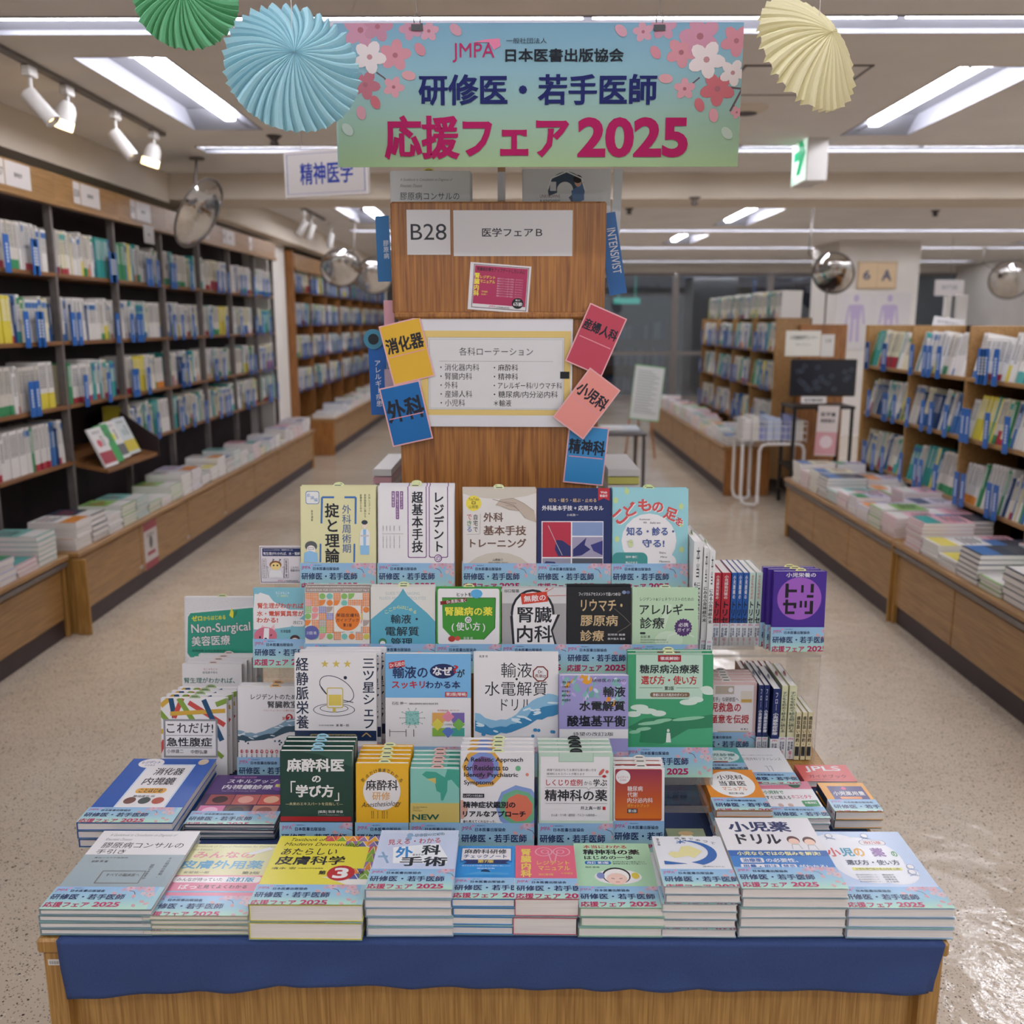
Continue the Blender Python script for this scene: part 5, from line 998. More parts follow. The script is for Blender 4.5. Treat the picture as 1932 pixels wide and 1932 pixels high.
# ---------------------------------------------------------------- pleated paper fans
def tissue(name, c0, c1):
    m = bpy.data.materials.new(name); m.use_nodes = True; n, l, b = NT(m)
    a = n.new('ShaderNodeAttribute'); a.attribute_name = 'Col'; l.new(a.outputs['Color'], b.inputs['Base Color']); b.inputs['Roughness'].default_value = .85
    tr = n.new('ShaderNodeBsdfTranslucent'); l.new(a.outputs['Color'], tr.inputs[0]); mx = n.new('ShaderNodeMixShader'); mx.inputs[0].default_value = .35
    l.new(b.outputs[0], mx.inputs[1]); l.new(tr.outputs[0], mx.inputs[2]); l.new(mx.outputs[0], n['Material Output'].inputs[0]); return m
TS = tissue('tissue_paper', 0, 0)
def fan(label, cx, cy, Y, R, tilt, col, n=40, cone=.35, seed=1, slats=9):
    """pleated paper rosette; its centre sticks out along local -y"""
    c = atY(cx, cy, Y); r = random.Random(seed); vs = []; fs = []
    ph = [2*PI*(i+r.uniform(-.25, .25))/n for i in range(n)]
    for k in range(n):
        a = ph[k]; b = ph[(k+1) % n]+(2*PI if k == n-1 else 0); base = len(vs); ex = r.uniform(.97, 1.03)
        for j in range(slats+1):
            t = j/slats; dep_ = R*cone*(t**1.5-.45); pl = .002+.016*t**1.3*ex
            tip = 1+(.05 if j == slats else .02 if j == slats-1 else 0)
            for q, o, e in ((0, 0, 1), (.3, -.75, (1+tip)/2), (.55, -1, tip*ex), (.82, -.7, (1+tip)/2), (1, 0, 1)):
                an = a+(b-a)*q+.22*t*t; rr = R*(.012+.988*t)*e/1.05; vs.append((math.cos(an)*rr, dep_+o*pl, math.sin(an)*rr))
        for j in range(slats):
            for i in range(4): p0 = base+j*5+i; fs.append((p0, p0+1, p0+6, p0+5))
    o_m = bpy.data.meshes.new('paper_fan'); o_m.from_pydata(vs, [], fs); o_m.materials.append(TS)
    ca = o_m.color_attributes.new('Col', 'FLOAT_COLOR', 'CORNER'); q = [*lin(col), 1]; ca.data.foreach_set('color', q*sum(len(f) for f in fs))
    t = link('paper_fan', o_m, None, c, tilt); tag(t, label, 'paper decoration')
    mb = MB(); mb.tube([(0, .0, 0), (0, 0.0, (2.745-c.z))], .0006, 5); w = mb.build('hanging_thread', M_WHITE, t); w.rotation_euler = (Euler(tilt).to_matrix().inverted()).to_euler()
    return t
# ---------------------------------------------------------------- room shell
CZ = 2.75; XL, XR, YN, YB = -3.15, 9.0, -4.0, 20.0
mb = MB(); mb.box(XL-.3, YN, -.05, XR+.3, YB+3.2, 0); struct('floor', mb, M_FLOOR)
mb = MB(); mb.box(XL-.1, YN, 0, XL, YB, CZ+.1); struct('wall_left', mb, M_WALL)
mb = MB(); mb.box(XR, YN, 0, XR+.1, YB+3, CZ+.1); struct('wall_right', mb, M_WALL)
# fluorescent rows across the shop and recessed aisle lamps: openings in the ceiling boards
ROWS = [-2.9, -.6, 1.55, 3.95, 6.62, 9.5, 12.3, 15.1, 18.4]; RW = .105
AISLE = [(-1.94, 4.40, 5.98), (1.98, 4.58, 6.17), (-1.94, -.2, 1.2), (1.98, -.2, 1.2), (-1.85, 9.9, 11.4), (2.3, 10.0, 11.7), (2.1, 12.9, 14.4), (-1.85, 12.9, 14.4), (7.2, 12.9, 14.4), (3.15, 4.7, 6.15)]
RX0, RX1 = -2.12, 8.6
holes = [(RX0, y-RW, RX1, y+RW) for y in ROWS]+[(x, a, x+.41, b) for x, a, b in AISLE]
def holed(name, x0, y0, x1, y1, z, holes, m):
    xs = sorted({x0, x1, *[h[0] for h in holes], *[h[2] for h in holes]}); ys = sorted({y0, y1, *[h[1] for h in holes], *[h[3] for h in holes]}); mb = MB()
    for i in range(len(xs)-1):
        for j in range(len(ys)-1):
            cx, cy = (xs[i]+xs[i+1])/2, (ys[j]+ys[j+1])/2
            if any(h[0] < cx < h[2] and h[1] < cy < h[3] for h in holes): continue
            mb.face([(xs[i], ys[j], z), (xs[i], ys[j+1], z), (xs[i+1], ys[j+1], z), (xs[i+1], ys[j], z)])
    mb.face([(x0, y0, z+.35), (x1, y0, z+.35), (x1, y1, z+.35), (x0, y1, z+.35)])
    return struct(name, mb, m)
holed('ceiling', XL, YN, XR, YB, CZ, holes, M_CEIL)
def row_lamp(y, k):
    t = tag(empty('ceiling_light', ((RX0+RX1)/2, y, CZ)), 'continuous white fluorescent strip across the ceiling, %s from the banner' % ['', '', '', 'first', 'second', 'third', 'fourth', 'fifth', 'farthest'][k] if k >= 3 else 'fluorescent ceiling strip out of view, %s behind the banner row' % ['third', 'second', 'first'][k], 'ceiling light', None)
    w = (RX1-RX0)/2; mb = MB()
    mb.box(-w, -RW, .07, w, RW, .075); mb.box(-w, -RW-.004, -.006, w, -RW+.002, .07); mb.box(-w, RW-.002, -.006, w, RW+.004, .07); mb.box(-w, -RW, 0, -w+.004, RW, .07)
    mb.mesh([(-w, -.02, .06), (w, -.02, .06), (w, RW-.003, .012), (-w, RW-.003, .012)], [(0, 1, 2, 3)]); mb.build('trough', M_REFL, t)
    n = 9; L = 2*w/n
    for i in range(n): m2_ = MB(); m2_.tube([(-w+L*i+.02, -.055, .018), (-w+L*(i+1)-.02, -.055, .018)], .016, 8); m2_.build('tube', E_TUBE, t)
for k, y in enumerate(ROWS): row_lamp(y, k)
def aisle_lamp(x, a, b, label):
    t = tag(empty('ceiling_light', (x+.205, (a+b)/2, CZ)), label, 'ceiling light'); h = (b-a)/2; s = 1 if x < 0 else -1
    mb = MB(); mb.box(-.205, -h, .09, .205, h, .095); mb.box(-.205, -h, -.004, -.2, h, .09); mb.box(.2, -h, -.004, .205, h, .09)
    mb.mesh([(-.2, h-.16, .088), (.2, h-.16, .088), (.2, h-.003, -.002), (-.2, h-.003, -.002)], [(0, 1, 2, 3)]); mb.mesh([(-.2, -h+.16, .088), (.2, -h+.16, .088), (.2, -h+.003, -.002), (-.2, -h+.003, -.002)], [(0, 1, 2, 3)])
    mb.box(s*.10, -h, .018, s*.108, h, .024); mb.build('trough', M_REFL, t)
    mb = MB(); mb.bbox(s*.04-.036, -h+.06, .03, s*.04+.036, h-.1, .075, .01); mb.build('tube', E_TUBE, t)
LB = ['wide recessed lamp in the ceiling above the left aisle, nearest one', 'wide recessed lamp in the ceiling right of the yellow fan', 'recessed lamp behind the viewer on the left', 'recessed lamp behind the viewer on the right', 'far recessed lamp above the left bookcases', 'far recessed lamp over the right aisle, nearer of two', 'far recessed lamp over the right aisle, farther of two', 'farthest recessed lamp over the left aisle', 'recessed lamp near the far right wall', 'recessed lamp beyond the right edge']
for (x, a, b), l_ in zip(AISLE, LB): aisle_lamp(x, a, b, l_)
mb = MB(); mb.box(XL, YN, 2.53, -2.72, 7.66, CZ-.001); struct('trim_1', mb, M_SOFF)
mb = MB(); mb.box(XL, 7.66, 2.56, XR, 8.25, CZ-.001); struct('trim_2', mb, M_SOFF)
mb = MB(); mb.box(XL, 8.25, 2.5, -2.55, YB, CZ-.001); struct('trim_3', mb, M_SOFF)
# back: glazed partition with dim room beyond, white column
mb = MB(); mb.box(XL, YB, 2.62, XR, YB+.1, CZ+.1); struct('wall_back', mb, M_WALL)
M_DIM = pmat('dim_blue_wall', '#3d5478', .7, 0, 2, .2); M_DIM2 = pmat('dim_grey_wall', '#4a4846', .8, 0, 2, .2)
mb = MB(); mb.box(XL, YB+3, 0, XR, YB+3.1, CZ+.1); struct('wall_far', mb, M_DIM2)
mb = MB(); mb.box(XL, YB+.1, CZ, XR, YB+3, CZ+.05); struct('ceiling_far', mb, M_CEIL)
def glass():
    m = bpy.data.materials.new('partition_glass'); m.use_nodes = True; n = m.node_tree.nodes; l = m.node_tree.links; n.remove(n['Principled BSDF'])
    t = n.new('ShaderNodeBsdfTransparent'); t.inputs[0].default_value = (.50, .60, .70, 1); g_ = n.new('ShaderNodeBsdfGlossy'); g_.inputs['Roughness'].default_value = .02; mx = n.new('ShaderNodeMixShader'); mx.inputs[0].default_value = .16
    l.new(t.outputs[0], mx.inputs[1]); l.new(g_.outputs[0], mx.inputs[2]); l.new(mx.outputs[0], n['Material Output'].inputs[0]); return m
M_GLASS = glass(); GB = 9
for i in range(6):
    x0 = -2.6+i*1.95; t = tag(empty('window_%d' % (i+1), (x0+.97, YB+.05, 0)), kind='structure')
    mb = MB(); mb.box(-.97, -.03, 0, -.91, .03, 2.62); mb.box(.91, -.03, 0, .97, .03, 2.62); mb.box(-.91, -.03, 2.56, .91, .03, 2.62); mb.box(-.91, -.03, 0, .91, .03, .1); mb.box(-.91, -.025, .95, .91, .025, 1.02); mb.build('window_frame', M_STEEL, t)
    mb = MB(); mb.box(-.91, -.004, .1, .91, .004, 2.56); mb.build('pane', M_GLASS, t)
# blue tall blocks and shelves beyond the glass
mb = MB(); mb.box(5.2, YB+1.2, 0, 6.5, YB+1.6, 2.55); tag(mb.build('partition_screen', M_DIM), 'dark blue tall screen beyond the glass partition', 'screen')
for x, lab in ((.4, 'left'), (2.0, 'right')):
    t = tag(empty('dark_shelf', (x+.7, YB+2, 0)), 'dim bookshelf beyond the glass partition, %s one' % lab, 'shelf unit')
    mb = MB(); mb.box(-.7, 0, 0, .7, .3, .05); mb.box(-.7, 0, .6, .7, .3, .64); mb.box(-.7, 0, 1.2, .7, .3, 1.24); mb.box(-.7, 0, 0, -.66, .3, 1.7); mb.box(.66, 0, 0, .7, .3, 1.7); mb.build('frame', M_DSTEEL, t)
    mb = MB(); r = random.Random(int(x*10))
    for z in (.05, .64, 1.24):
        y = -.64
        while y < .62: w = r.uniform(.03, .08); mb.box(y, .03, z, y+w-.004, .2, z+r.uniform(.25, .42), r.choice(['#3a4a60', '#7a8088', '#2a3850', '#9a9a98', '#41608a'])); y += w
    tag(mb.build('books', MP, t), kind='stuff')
E_GRN = emit('green_lit_sign', '#3fe0a8', 1.2)
for x, l_ in ((.95, 'left'), (2.0, 'right')):
    mb = MB(); mb.bbox(x, YB+.3, 2.0, x+.55, YB+.34, 2.12, .01); mb.tube([(x+.1, YB+.32, 2.11), (x+.1, YB+.32, CZ)], .01, 6); mb.tube([(x+.45, YB+.32, 2.11), (x+.45, YB+.32, CZ)], .01, 6); tag(mb.build('glowing_sign', E_GRN), 'blurred green lit strip behind the glass, %s one' % l_, 'sign')
t = tag(empty('ceiling_light', (2.5, YB+1.6, CZ)), 'fluorescent strip in the room beyond the glass partition', 'ceiling light'); mb = MB(); mb.tube([(-3, 0, -.06), (3, 0, -.06)], .02, 8); mb.build('tube', E_TUBE, t); mb = MB(); mb.box(-3.05, -.06, -.035, 3.05, .06, -.001); mb.build('trough', M_REFL, t)  # added tube, put in to brighten the room behind the glass
# white column with the board and charts
c0 = atY(1575, 600, 13.8); c1 = atY(1727, 600, 13.8)
mb = MB(); mb.box(c0.x, 13.8, 0, c1.x, 15.0, CZ-.001); struct('trim_4', mb, M_WALL)['label'] = 'white square column'
o = card('direction_board', 'cream board reading 6 A high on the white column', 'P', 1617, 494, 1690, 545, 13.79, '#d8bd98', lambda p: (p.fr(1617, 494, 1690, 545, 1.5, '#b89a70'), p.r(1653, 495, 1654, 544, '#b89a70'), p.t('6', 1627, 510, 1641, 528, '#4a5070', .03), p.t('A', 1662, 509, 1681, 530, '#4a5070', .04)), 0, 'sign', .03)
def anat(p, x0):
    c = '#b9a9c9'; p.e(x0, 563, 5, 7, c); p.p(c, x0-12, 575, x0+12, 575, x0+9, 602, x0-9, 602); p.l(c, 4, x0-13, 577, x0-17, 612); p.l(c, 4, x0+13, 577, x0+17, 612); p.l(c, 6, x0-5, 600, x0-6, 645); p.l(c, 6, x0+5, 600, x0+6, 645)
def cht(p):
    for x in (1613, 1676): anat(p, x)
    for i in range(12): p.l('#b8b4b4', .6, 1585, 560+i*7, 1600, 560+i*7); p.n -= 1; p.l('#b8b4b4', .6, 1640, 560+i*7, 1652, 560+i*7); p.n -= 1
card('anatomy_chart', 'large white chart with two purple body figures on the column', 'P', 1577, 552, 1716, 660, 13.79, '#d6d2d0', cht, 0, 'poster')
# ---------------------------------------------------------------- wall book cases and their tables
SC = ['#dcd8d3', '#e0dcd7', '#d2cbc0', '#ddd5b8', '#e4e0dc']; AC = ['#3a8a5a', '#a8323f', '#d98a3a', '#3f6ea8', '#d9c94a', '#3a9a94', '#6a3a3f', '#26406a', '#3f6ea8', '#a8323f']
CN = {'#3a8a5a': 'green', '#b03a4a': 'red', '#d98a3a': 'orange', '#4a7ab0': 'blue', '#d9c94a': 'yellow', '#3a9a94': 'teal', '#6a3a3f': 'maroon', '#3f6ea8': 'blue', '#a8323f': 'red', '#7a3a6a': 'plum', '#26406a': 'navy', '#d96a8a': 'pink', '#8ab04a': 'lime'}
VAR = []
def variants():
    r = random.Random(21)
    for i in range(34):
        T = r.uniform(.014, .036); H = r.uniform(.21, .262); D = r.uniform(.15, .19); k = r.random(); a = r.choice(AC); b = r.choice(SC); mb = MB()
        foot = r.uniform(.03, .09) if k < .5 else 0; full = k > .78
        body = a if full else b; desc = ('%s spined' % CN[a]) if full else ('white %s footed' % CN[a] if foot else 'plain pale spined')
        mb.box(0, 0, 0, D, T, H, body)
        if foot: mb.box(-.0006, -.0004, 0, D*.6, T+.0004, foot, a)
        # spine lettering as dark marks
        ink = '#e8e6e2' if full else '#3a3a40'; z = H-.02
        ncol = 2 if T > .026 else 1
        while z > H*.46:
            s = r.uniform(.005, .008)
            for q in range(ncol): y0 = T*(.28 if ncol == 1 else .16+.4*q); mb.mesh([(-.0005, y0, z-s), (-.0005, y0+T*(.44 if ncol == 1 else .28), z-s), (-.0005, y0+T*(.44 if ncol == 1 else .28), z), (-.0005, y0, z)], [(0, 1, 2, 3)], ink)
            z -= s+.005
        if r.random() < .3: mb.mesh([(-.0007, 0, H*.8), (-.0007, T, H*.8), (-.0007, T, H*.93), (-.0007, 0, H*.93)], [(0, 1, 2, 3)], r.choice(AC))
        VAR.append((mb.data('shelf_book', MP), T, H, D, desc, mb))
variants()
def divider_mesh():
    mb = MB(); mb.bbox(-.03, 0, -.03, -.026, .056, .165, .001, '#2260ac')
    r = random.Random(2); z = .12
    while z > .02: mb.mesh([(-.0304, .018, z-.012), (-.0304, .037, z-.012), (-.0304, .037, z), (-.0304, .018, z)], [(0, 1, 2, 3)], '#d6dde8'); z -= .017
    return mb
DIVM = divider_mesh(); DIV = DIVM.data('shelf_divider', MP)
def add_at(dst, src, loc, rz, tilt=0):
    M = Matrix.Translation(loc) @ Matrix.Rotation(rz, 4, 'Z') @ Matrix.Rotation(tilt, 4, 'Y'); n = len(dst.v)
    dst.v += [tuple(M @ Vector(v)) for v in src.v]; dst.f += [tuple(i+n for i in f) for f in src.f]; dst.c += src.c; dst.m += src.m
CNT = {'book': 0, 'div': 0}
ORD = ['first', 'second', 'third', 'fourth', 'fifth', 'sixth', 'seventh', 'eighth', 'ninth', 'tenth']
ORDN = ORD+['%dth' % i for i in range(11, 60)]
def fill_shelf(y0, y1, xs, z, side, seed, single, where, tilt=0, fullness=1.0, divs=2, light=0, prefix='', maxh=.30):
    """books along y from y0 to y1 on a shelf; side -1: left wall, spines face +x; side 1: spines face -x"""
    r = random.Random(seed); y = y0+.012; k = 0; end = y0+(y1-y0)*fullness-.012; dn = 0; dk = 0
    dpos = sorted(r.uniform(.05, .95)*(end-y0)+y0 for _ in range(divs)); st = None if single else MB()
    run = None
    while y < end-.015:
        if run is None or run[1] <= 0: run = [r.randrange(len(VAR)), r.choice([1, 1, 1, 1, 2, 4, 7]) if r.random() < .5 else 1]
        me, T, H, D, desc, src = VAR[run[0]]; run[1] -= 1
        if H > maxh: continue
        if y+T > end: break
        lean = tilt+r.uniform(-.015, .03); xo = r.uniform(0, .012)
        if side < 0: loc = (xs-.004-xo, y+T, z+.0008); rz = PI
        else: loc = (xs+.004+xo, y, z+.0008); rz = 0
        if single:
            o = link(prefix+'shelf_book', me, None, loc, (0, lean, rz)); k += 1; CNT['book'] += 1
            tag(o, '%s book, %s along, %s' % (desc, ORDN[k-1], where), 'book', 'books on the '+where)
        else: add_at(st, src, loc, rz, lean)
        if dk < len(dpos) and y > dpos[dk]:
            dk += 1; dl = (xs+.003, y+.05, z+.004) if side < 0 else (xs-.003, y, z+.004)
            if single:
                o = link('shelf_divider', DIV, None, (dl[0]+(.0 if side < 0 else 0), dl[1], dl[2]), (0, 0, rz)); tag(o, 'blue divider card, %s along, %s' % (ORDN[dk-1], where), 'divider', 'dividers on the '+where)
            else: add_at(st, DIVM, dl, rz)
        y += T+.0012
    if single: pass
    if st and st.v: o = st.build(prefix+'distant_shelf_books', MP); tag(o, 'packed distant books on the '+where, 'books', None, 'stuff')
def bay_case(name, label, y0, y1, xs, side, levels, top, depth, m_up, header=None, bottom=.44, thick=.022):
    """one book case bay as a thing; front plane at xs"""
    s = -1 if side < 0 else 1; t = tag(empty(name, (xs+s*depth/2, (y0+y1)/2, 0)), label, 'bookcase'); h = (y1-y0)/2; d = depth/2
    X = lambda v: s*(v-d)          # v = distance behind the front plane
    def bx(n, v0, a, z0, v1, b, z1, m): mb = MB(); mb.bbox(min(X(v0), X(v1)), a, z0, max(X(v0), X(v1)), b, z1, .002); return mb.build(n, m, t)
    bx('back_panel', depth-.01, -h, 0, depth, h, top, W_DARK)
    for a in (-h, h-.012): bx('upright', .004, a+.0005, bottom-.3, .05 if m_up is M_STEEL else depth-.011, a+.0115, top, m_up)
    for z in levels: bx('shelf_board', 0, -h+.013, z-thick, depth-.012, h-.013, z, W_SHELF if side < 0 else W_HONEY)
    if header:
        bx('header_board', -.03, -h+.001, header[0], 0, h-.001, header[1], W_HONEY)
        bx('header_lip', -.045, -h+.001, header[0]-.02, 0, h-.001, header[0]+.015, W_HONEY)
    return t
LX = -2.68; ED = [3.93, 4.78, 5.63, 6.48, 7.33, 8.18, 9.03, 9.88, 10.6]
LV = [.80, 1.135, 1.51, 1.90]; BN = ['nearest', 'nearest', 'second', 'third', 'fourth', 'fifth', 'sixth', 'seventh']
SN = ['lowest', 'third', 'second', 'top']
for i in range(len(ED)-1):
    a, b = ED[i], ED[i+1]
    bay_case('bookcase_bay', 'tall dark bookcase bay with grey posts on the left wall, %s one' % (['partly hidden', 'nearest', 'second', 'third', 'fourth', 'fifth', 'sixth', 'farthest'][i]), a, b, LX, -1, LV, 2.45, .34, M_STEEL, (2.295, 2.455))
    for j, z in enumerate(LV):
        if i == 0 and j > 0: pass
        single = i == 1
        if i == 2 and j == 0: continue     # slanted display
        if i == 0: continue
        fill_shelf(a+.012, b-.012, LX-.01, z, -1, i*10+j, single, '%s shelf, %s left bay' % (SN[j], BN[i]), fullness=[.97, .9, .93, .96][j], divs=[0, 2, 3, 3][j] if i < 3 else 3)
# header name cards
for i, y in enumerate((5.0, 5.86, 6.7, 8.0, 8.75, 9.6)):
    q = Pr(.085, .125, (0, 0, 100, 100), '#dcd6d4'); q.t(['B37', 'B38', 'B39', 'B40', 'B41', 'B42'][i], 10, 34, 90, 68, '#2a2a2c', .01)
    o = sheet('number_sign', q, .001, MP, None, (LX+.0315, y, 2.318), (0, 0, PI/2)); tag(o, 'small white number sign on the left bookcase header, %s from the near end' % ORD[i], 'sign')
    q = Pr(.26, .125, (0, 0, 100, 100), '#dcd6d4'); q.t('精神医学', 34, 40, 66, 60, '#2a2a2c', .03)
    if i < 5: o = sheet('title_sign', q, .001, MP, None, (LX+.0315, y+.097, 2.318), (0, 0, PI/2)); tag(o, 'wide white title sign on the left bookcase header, %s from the near end' % ORD[i], 'sign')
q = Pr(.19, .12, (0, 0, 100, 100), '#c9c5c3'); q.t('精神医学', 36, 42, 64, 58, '#2a2a2c', .02); tag(sheet('hanging_card', q, .001, MP, None, (LX+.05, 6.86, 2.17), (0, 0, PI/2)), 'white card hanging below the left bookcase header', 'sign')
# slanted face-out display in the second bay
t = tag(empty('slanted_shelf', (LX+.05, 6.05, .80)), 'slanted brown display shelf with face-out books in the second left bay', 'display shelf')
mb = MB(); mb.mesh([(-.16, -.40, .0), (.14, -.40, -.06), (.14, .40, -.06), (-.16, .40, .0), (-.16, -.40, -.02), (.14, -.40, -.08), (.14, .40, -.08), (-.16, .40, -.02)], [(0, 1, 2, 3), (7, 6, 5, 4), (0, 4, 5, 1), (1, 5, 6, 2), (2, 6, 7, 3), (3, 7, 4, 0)]); mb.build('shelf_board', W_SHELF, t)
mb = MB(); mb.mesh([(-.16, .402, -.02), (.15, .402, -.09), (.15, .402, .04), (-.1, .402, .22), (-.16, .414, -.02), (.15, .414, -.09), (.15, .414, .04), (-.1, .414, .22)], [(0, 1, 2, 3), (7, 6, 5, 4), (0, 4, 5, 1), (1, 5, 6, 2), (2, 6, 7, 3), (3, 7, 4, 0)]); mb.build('end_bracket', W_DARK, t)
def fo(p, c, d): p.r(0, 62, 100, 92, c); p.e(40, 40, 18, 10, d); p.t('精神症状', 20, 8, 80, 16, '#444'); p.t('臨床', 60, 20, 82, 50, '#555')
for i, (y, c, d, b, l_) in enumerate(((5.68, '#a03040', '#c85060', '#dcd8d6', 'white and crimson'), (5.80, '#2f9a4a', '#d9d6d4', '#3a9a54', 'green'), (5.93, '#5a5a5e', '#ddd84a', '#dedbd8', 'white with a yellow oval'), (6.13, '#c9b83a', '#a8b8b8', '#c9d0cf', 'grey and yellow'))):
    q = Pr(.18, .255, (0, 0, 100, 100), b); fo(q, c, d)
    o = make_book(.18, .255, .014, b, q, None, None, False, None); o.location = (LX+.17-.012*i, y, .75+.006*i); o.rotation_euler = (-.42, 0, PI/2); tag(o, l_+' face-out book on the slanted shelf of the left wall', 'book')
# flat stacked books on the long tables
FV = []
def flatvars():
    r = random.Random(33)
    for i in range(22):
        W = r.choice([.148, .182, .182, .19]); D = W*1.41; T = r.uniform(.013, .03); a = r.choice(['#dedbd8', '#e6e3df', '#dcd9d4', '#e4e2e0', '#dedbd8', '#e0c94a', '#7ab0a8', '#d96a6a', '#6a9ac9', '#e0ddd9', '#c9c4d9', '#2a3446', '#84b05a', '#dfd9b8', '#d9a5b0'])
        mb = MB(); k = .0012; mb.box(0, 0, T-k, D, W, T, a, 0); mb.box(0, 0, 0, D, W, k, a, 0); mb.box(0, 0, k, .0015, W, T-k, a, 0); mb.box(.0015, .0012, k, D-.002, W-.0012, T-k, '#fff', 1)
        c = r.choice(AC+['#e0dcd8']*7); z = T+.0004; f = lambda x0, y0, x1, y1, q: mb.face([(x0, y0, z), (x1, y0, z), (x1, y1, z), (x0, y1, z)], q)
        f(D*.62, 0, D*.95, W, c); z = T+.0006
        for q in range(4): x0 = D*(.1+q*.1); f(x0, W*.12, x0+D*.05, W*r.uniform(.5, .9), r.choice(['#3a3a40', '#5a5a60', '#a03a40']))
        FV.append((mb.data('stacked_book', [MP, M_PAGE_FLAT]), T, W, D, CN.get(c, 'grey')+' banded', mb))
flatvars()
def stacks(y0, y1, xf, side, z, rows, seed, single_to, where, step=.2):
    """stacks of flat books; single books up to y < single_to"""
    r = random.Random(seed); s = -1 if side < 0 else 1
    for row in range(rows):
        y = y0+r.uniform(0, .03); st = MB(); k = 0
        while y < y1-.15:
            me, T, W, D, desc, src = FV[r.randrange(len(FV))]; n = r.choice([3, 4, 5, 6, 7, 8]); zz = z+.0006; k += 1
            xo = .02+row*.275
            while n*T > .15: n -= 1
            for q in range(n):
                jx, jy = r.uniform(-.006, .006), r.uniform(-.005, .005)
                # spine towards the wall, pages to the aisle
                X = xf+s*(xo+D+jx) if side > 0 else xf+s*(xo+D+jx)
                loc = (X, y+W+jy, zz) if side > 0 else (X, y+jy, zz); rz = PI if side > 0 else 0
                if y < single_to and q >= n-5: o = link('stacked_book', me, None, loc, (0, 0, rz)); tag(o, '%s from the top of the %s stack, %s row, %s' % (ORD[n-1-q], ORDN[k-1], ['front', 'back'][row], where), 'book', 'stacked books on the '+where); CNT['book'] += 1
                else: add_at(st, src, loc, rz)
                zz += T+.0008
            y += W+.014
        if st.v: tag(st.build('distant_stacked_books', [MP, M_PAGE_FLAT]), 'low stacks of flat books, %s row on the far part of the %s' % (['front', 'back'][row], where), 'books', None, 'stuff')
def long_table(label, y0, y1, xf, side, ztop, depth, seams, metal=False, kick=.10, endm=None):
    s = -1 if side < 0 else 1; t = tag(empty('book_table', (xf+s*depth/2, (y0+y1)/2, 0)), label, 'table'); h = (y1-y0)/2; d = depth/2; yc = (y0+y1)/2; X = lambda v: s*(v-d)
    def bx(n, v0, a, z0, v1, b, z1, m, c=.003): mb = MB(); mb.bbox(min(X(v0), X(v1)), a, z0, max(X(v0), X(v1)), b, z1, c); return mb.build(n, m, t)
    bx('table_top', 0, -h, ztop-.028, depth, h, ztop, W_HONEY, .005)
    if metal: bx('metal_strip', .006, -h+.01, ztop-.062, .02, h-.01, ztop-.036, M_STEEL)
    zt = ztop-.075 if metal else ztop-.045
    for a, b in zip(seams, seams[1:]): bx('front_panel', .03, a-yc+.004, kick+.002, .052, b-yc-.004, zt, W_HONEY, .006)
    bx('carcass', .053, -h+.03, .01, depth-.005, h-.03, ztop-.029, W_DARK)
    bx('kick_board', .045, -h+.02, 0, .0525, h-.02, kick-.002, M_KICK)
    for a, b in ((-h+.002, -h+.029), (h-.029, h-.002)): bx('end_panel', .024, a, 0, depth-.01, b, ztop-.0285, endm or W_TABLE)
    return t
long_table('long low wooden book table along the left wall, far section', 4.76, 10.6, -2.29, -1, .44, .39, ED[1:], False)
long_table('low wooden book table with metal strip at the near left', 2.6, 4.74, -2.33, -1, .44, .36, [2.62, 3.65, 4.70], True)
mb = MB(); mb.bbox(-2.32, 4.742, 0, -2.25, 4.757, .41, .003); tag(mb.build('table_leg_post', W_TABLE), 'upright wooden post between the two left tables', 'post')
stacks(4.80, 10.55, -2.30, -1, .44, 1, 5, 8.0, 'long left table'); stacks(3.1, 4.72, -2.33, -1, .44, 1, 8, 5, 'near left table')
q = Pr(.21, .297, (0, 0, 100, 100), '#c9c2c0'); q.r(0, 0, 100, 18, '#9a3040'); q.r(0, 84, 100, 100, '#9a3040'); q.e(50, 45, 14, 14, '#56524f'); q.r(20, 64, 80, 72, '#9a3040'); q.t('精神科', 22, 24, 78, 34, '#555')
o = sheet('paper_notice', q, .001, MP, None, (-2.3175, 5.68, .10+.0), (0, 0, PI/2)); tag(o, 'red and white notice taped on the left table front', 'poster')
for k, y in enumerate((4.85, 5.60, 6.44, 7.3)):
    mb = MB(); mb.box(0, 0, 0, .001, .035, .02, '#d6d2ce'); mb.face([(.0012, .006, .005), (.0012, .03, .005), (.0012, .03, .015), (.0012, .006, .015)], '#555'); tag(mb.build('barcode_sticker', MP, None, (-2.3195, y, .34 if k == 0 else .13)), 'tiny barcode sticker on the left table, %s from the near end' % ORD[k], 'sticker')
# second left bookcase beyond
E2 = [11.5, 12.5, 13.5, 14.5, 15.5, 16.5, 17.5, 18.5, 19.5]
for i in range(8):
    bay_case('bookcase_bay', 'honey wood framed bookcase bay beyond the left wall gap, %s from the near end' % ORD[i], E2[i], E2[i+1], LX, -1, [.8, 1.2, 1.6, 2.0], 2.42, .34, W_PANEL, (2.25, 2.42))
    for j, z in enumerate((.8, 1.2, 1.6, 2.0)): fill_shelf(E2[i]+.012, E2[i+1]-.012, LX-.01, z, -1, 300+i*9+j, False, 'shelf %s of the far left bookcase bay, %s' % (ORD[j], ORD[i]), divs=6)
mb = MB(); mb.bbox(-3.03, 11.44, 0, -2.66, 11.49, 2.45, .003); tag(mb.build('end_board', W_PANEL), 'tall orange wood end board of the far left bookcase', 'board')
mb = MB(); mb.box(XL+.001, 10.63, 0, -2.75, 11.42, CZ-.25); struct('trim_5', mb, M_WALL)
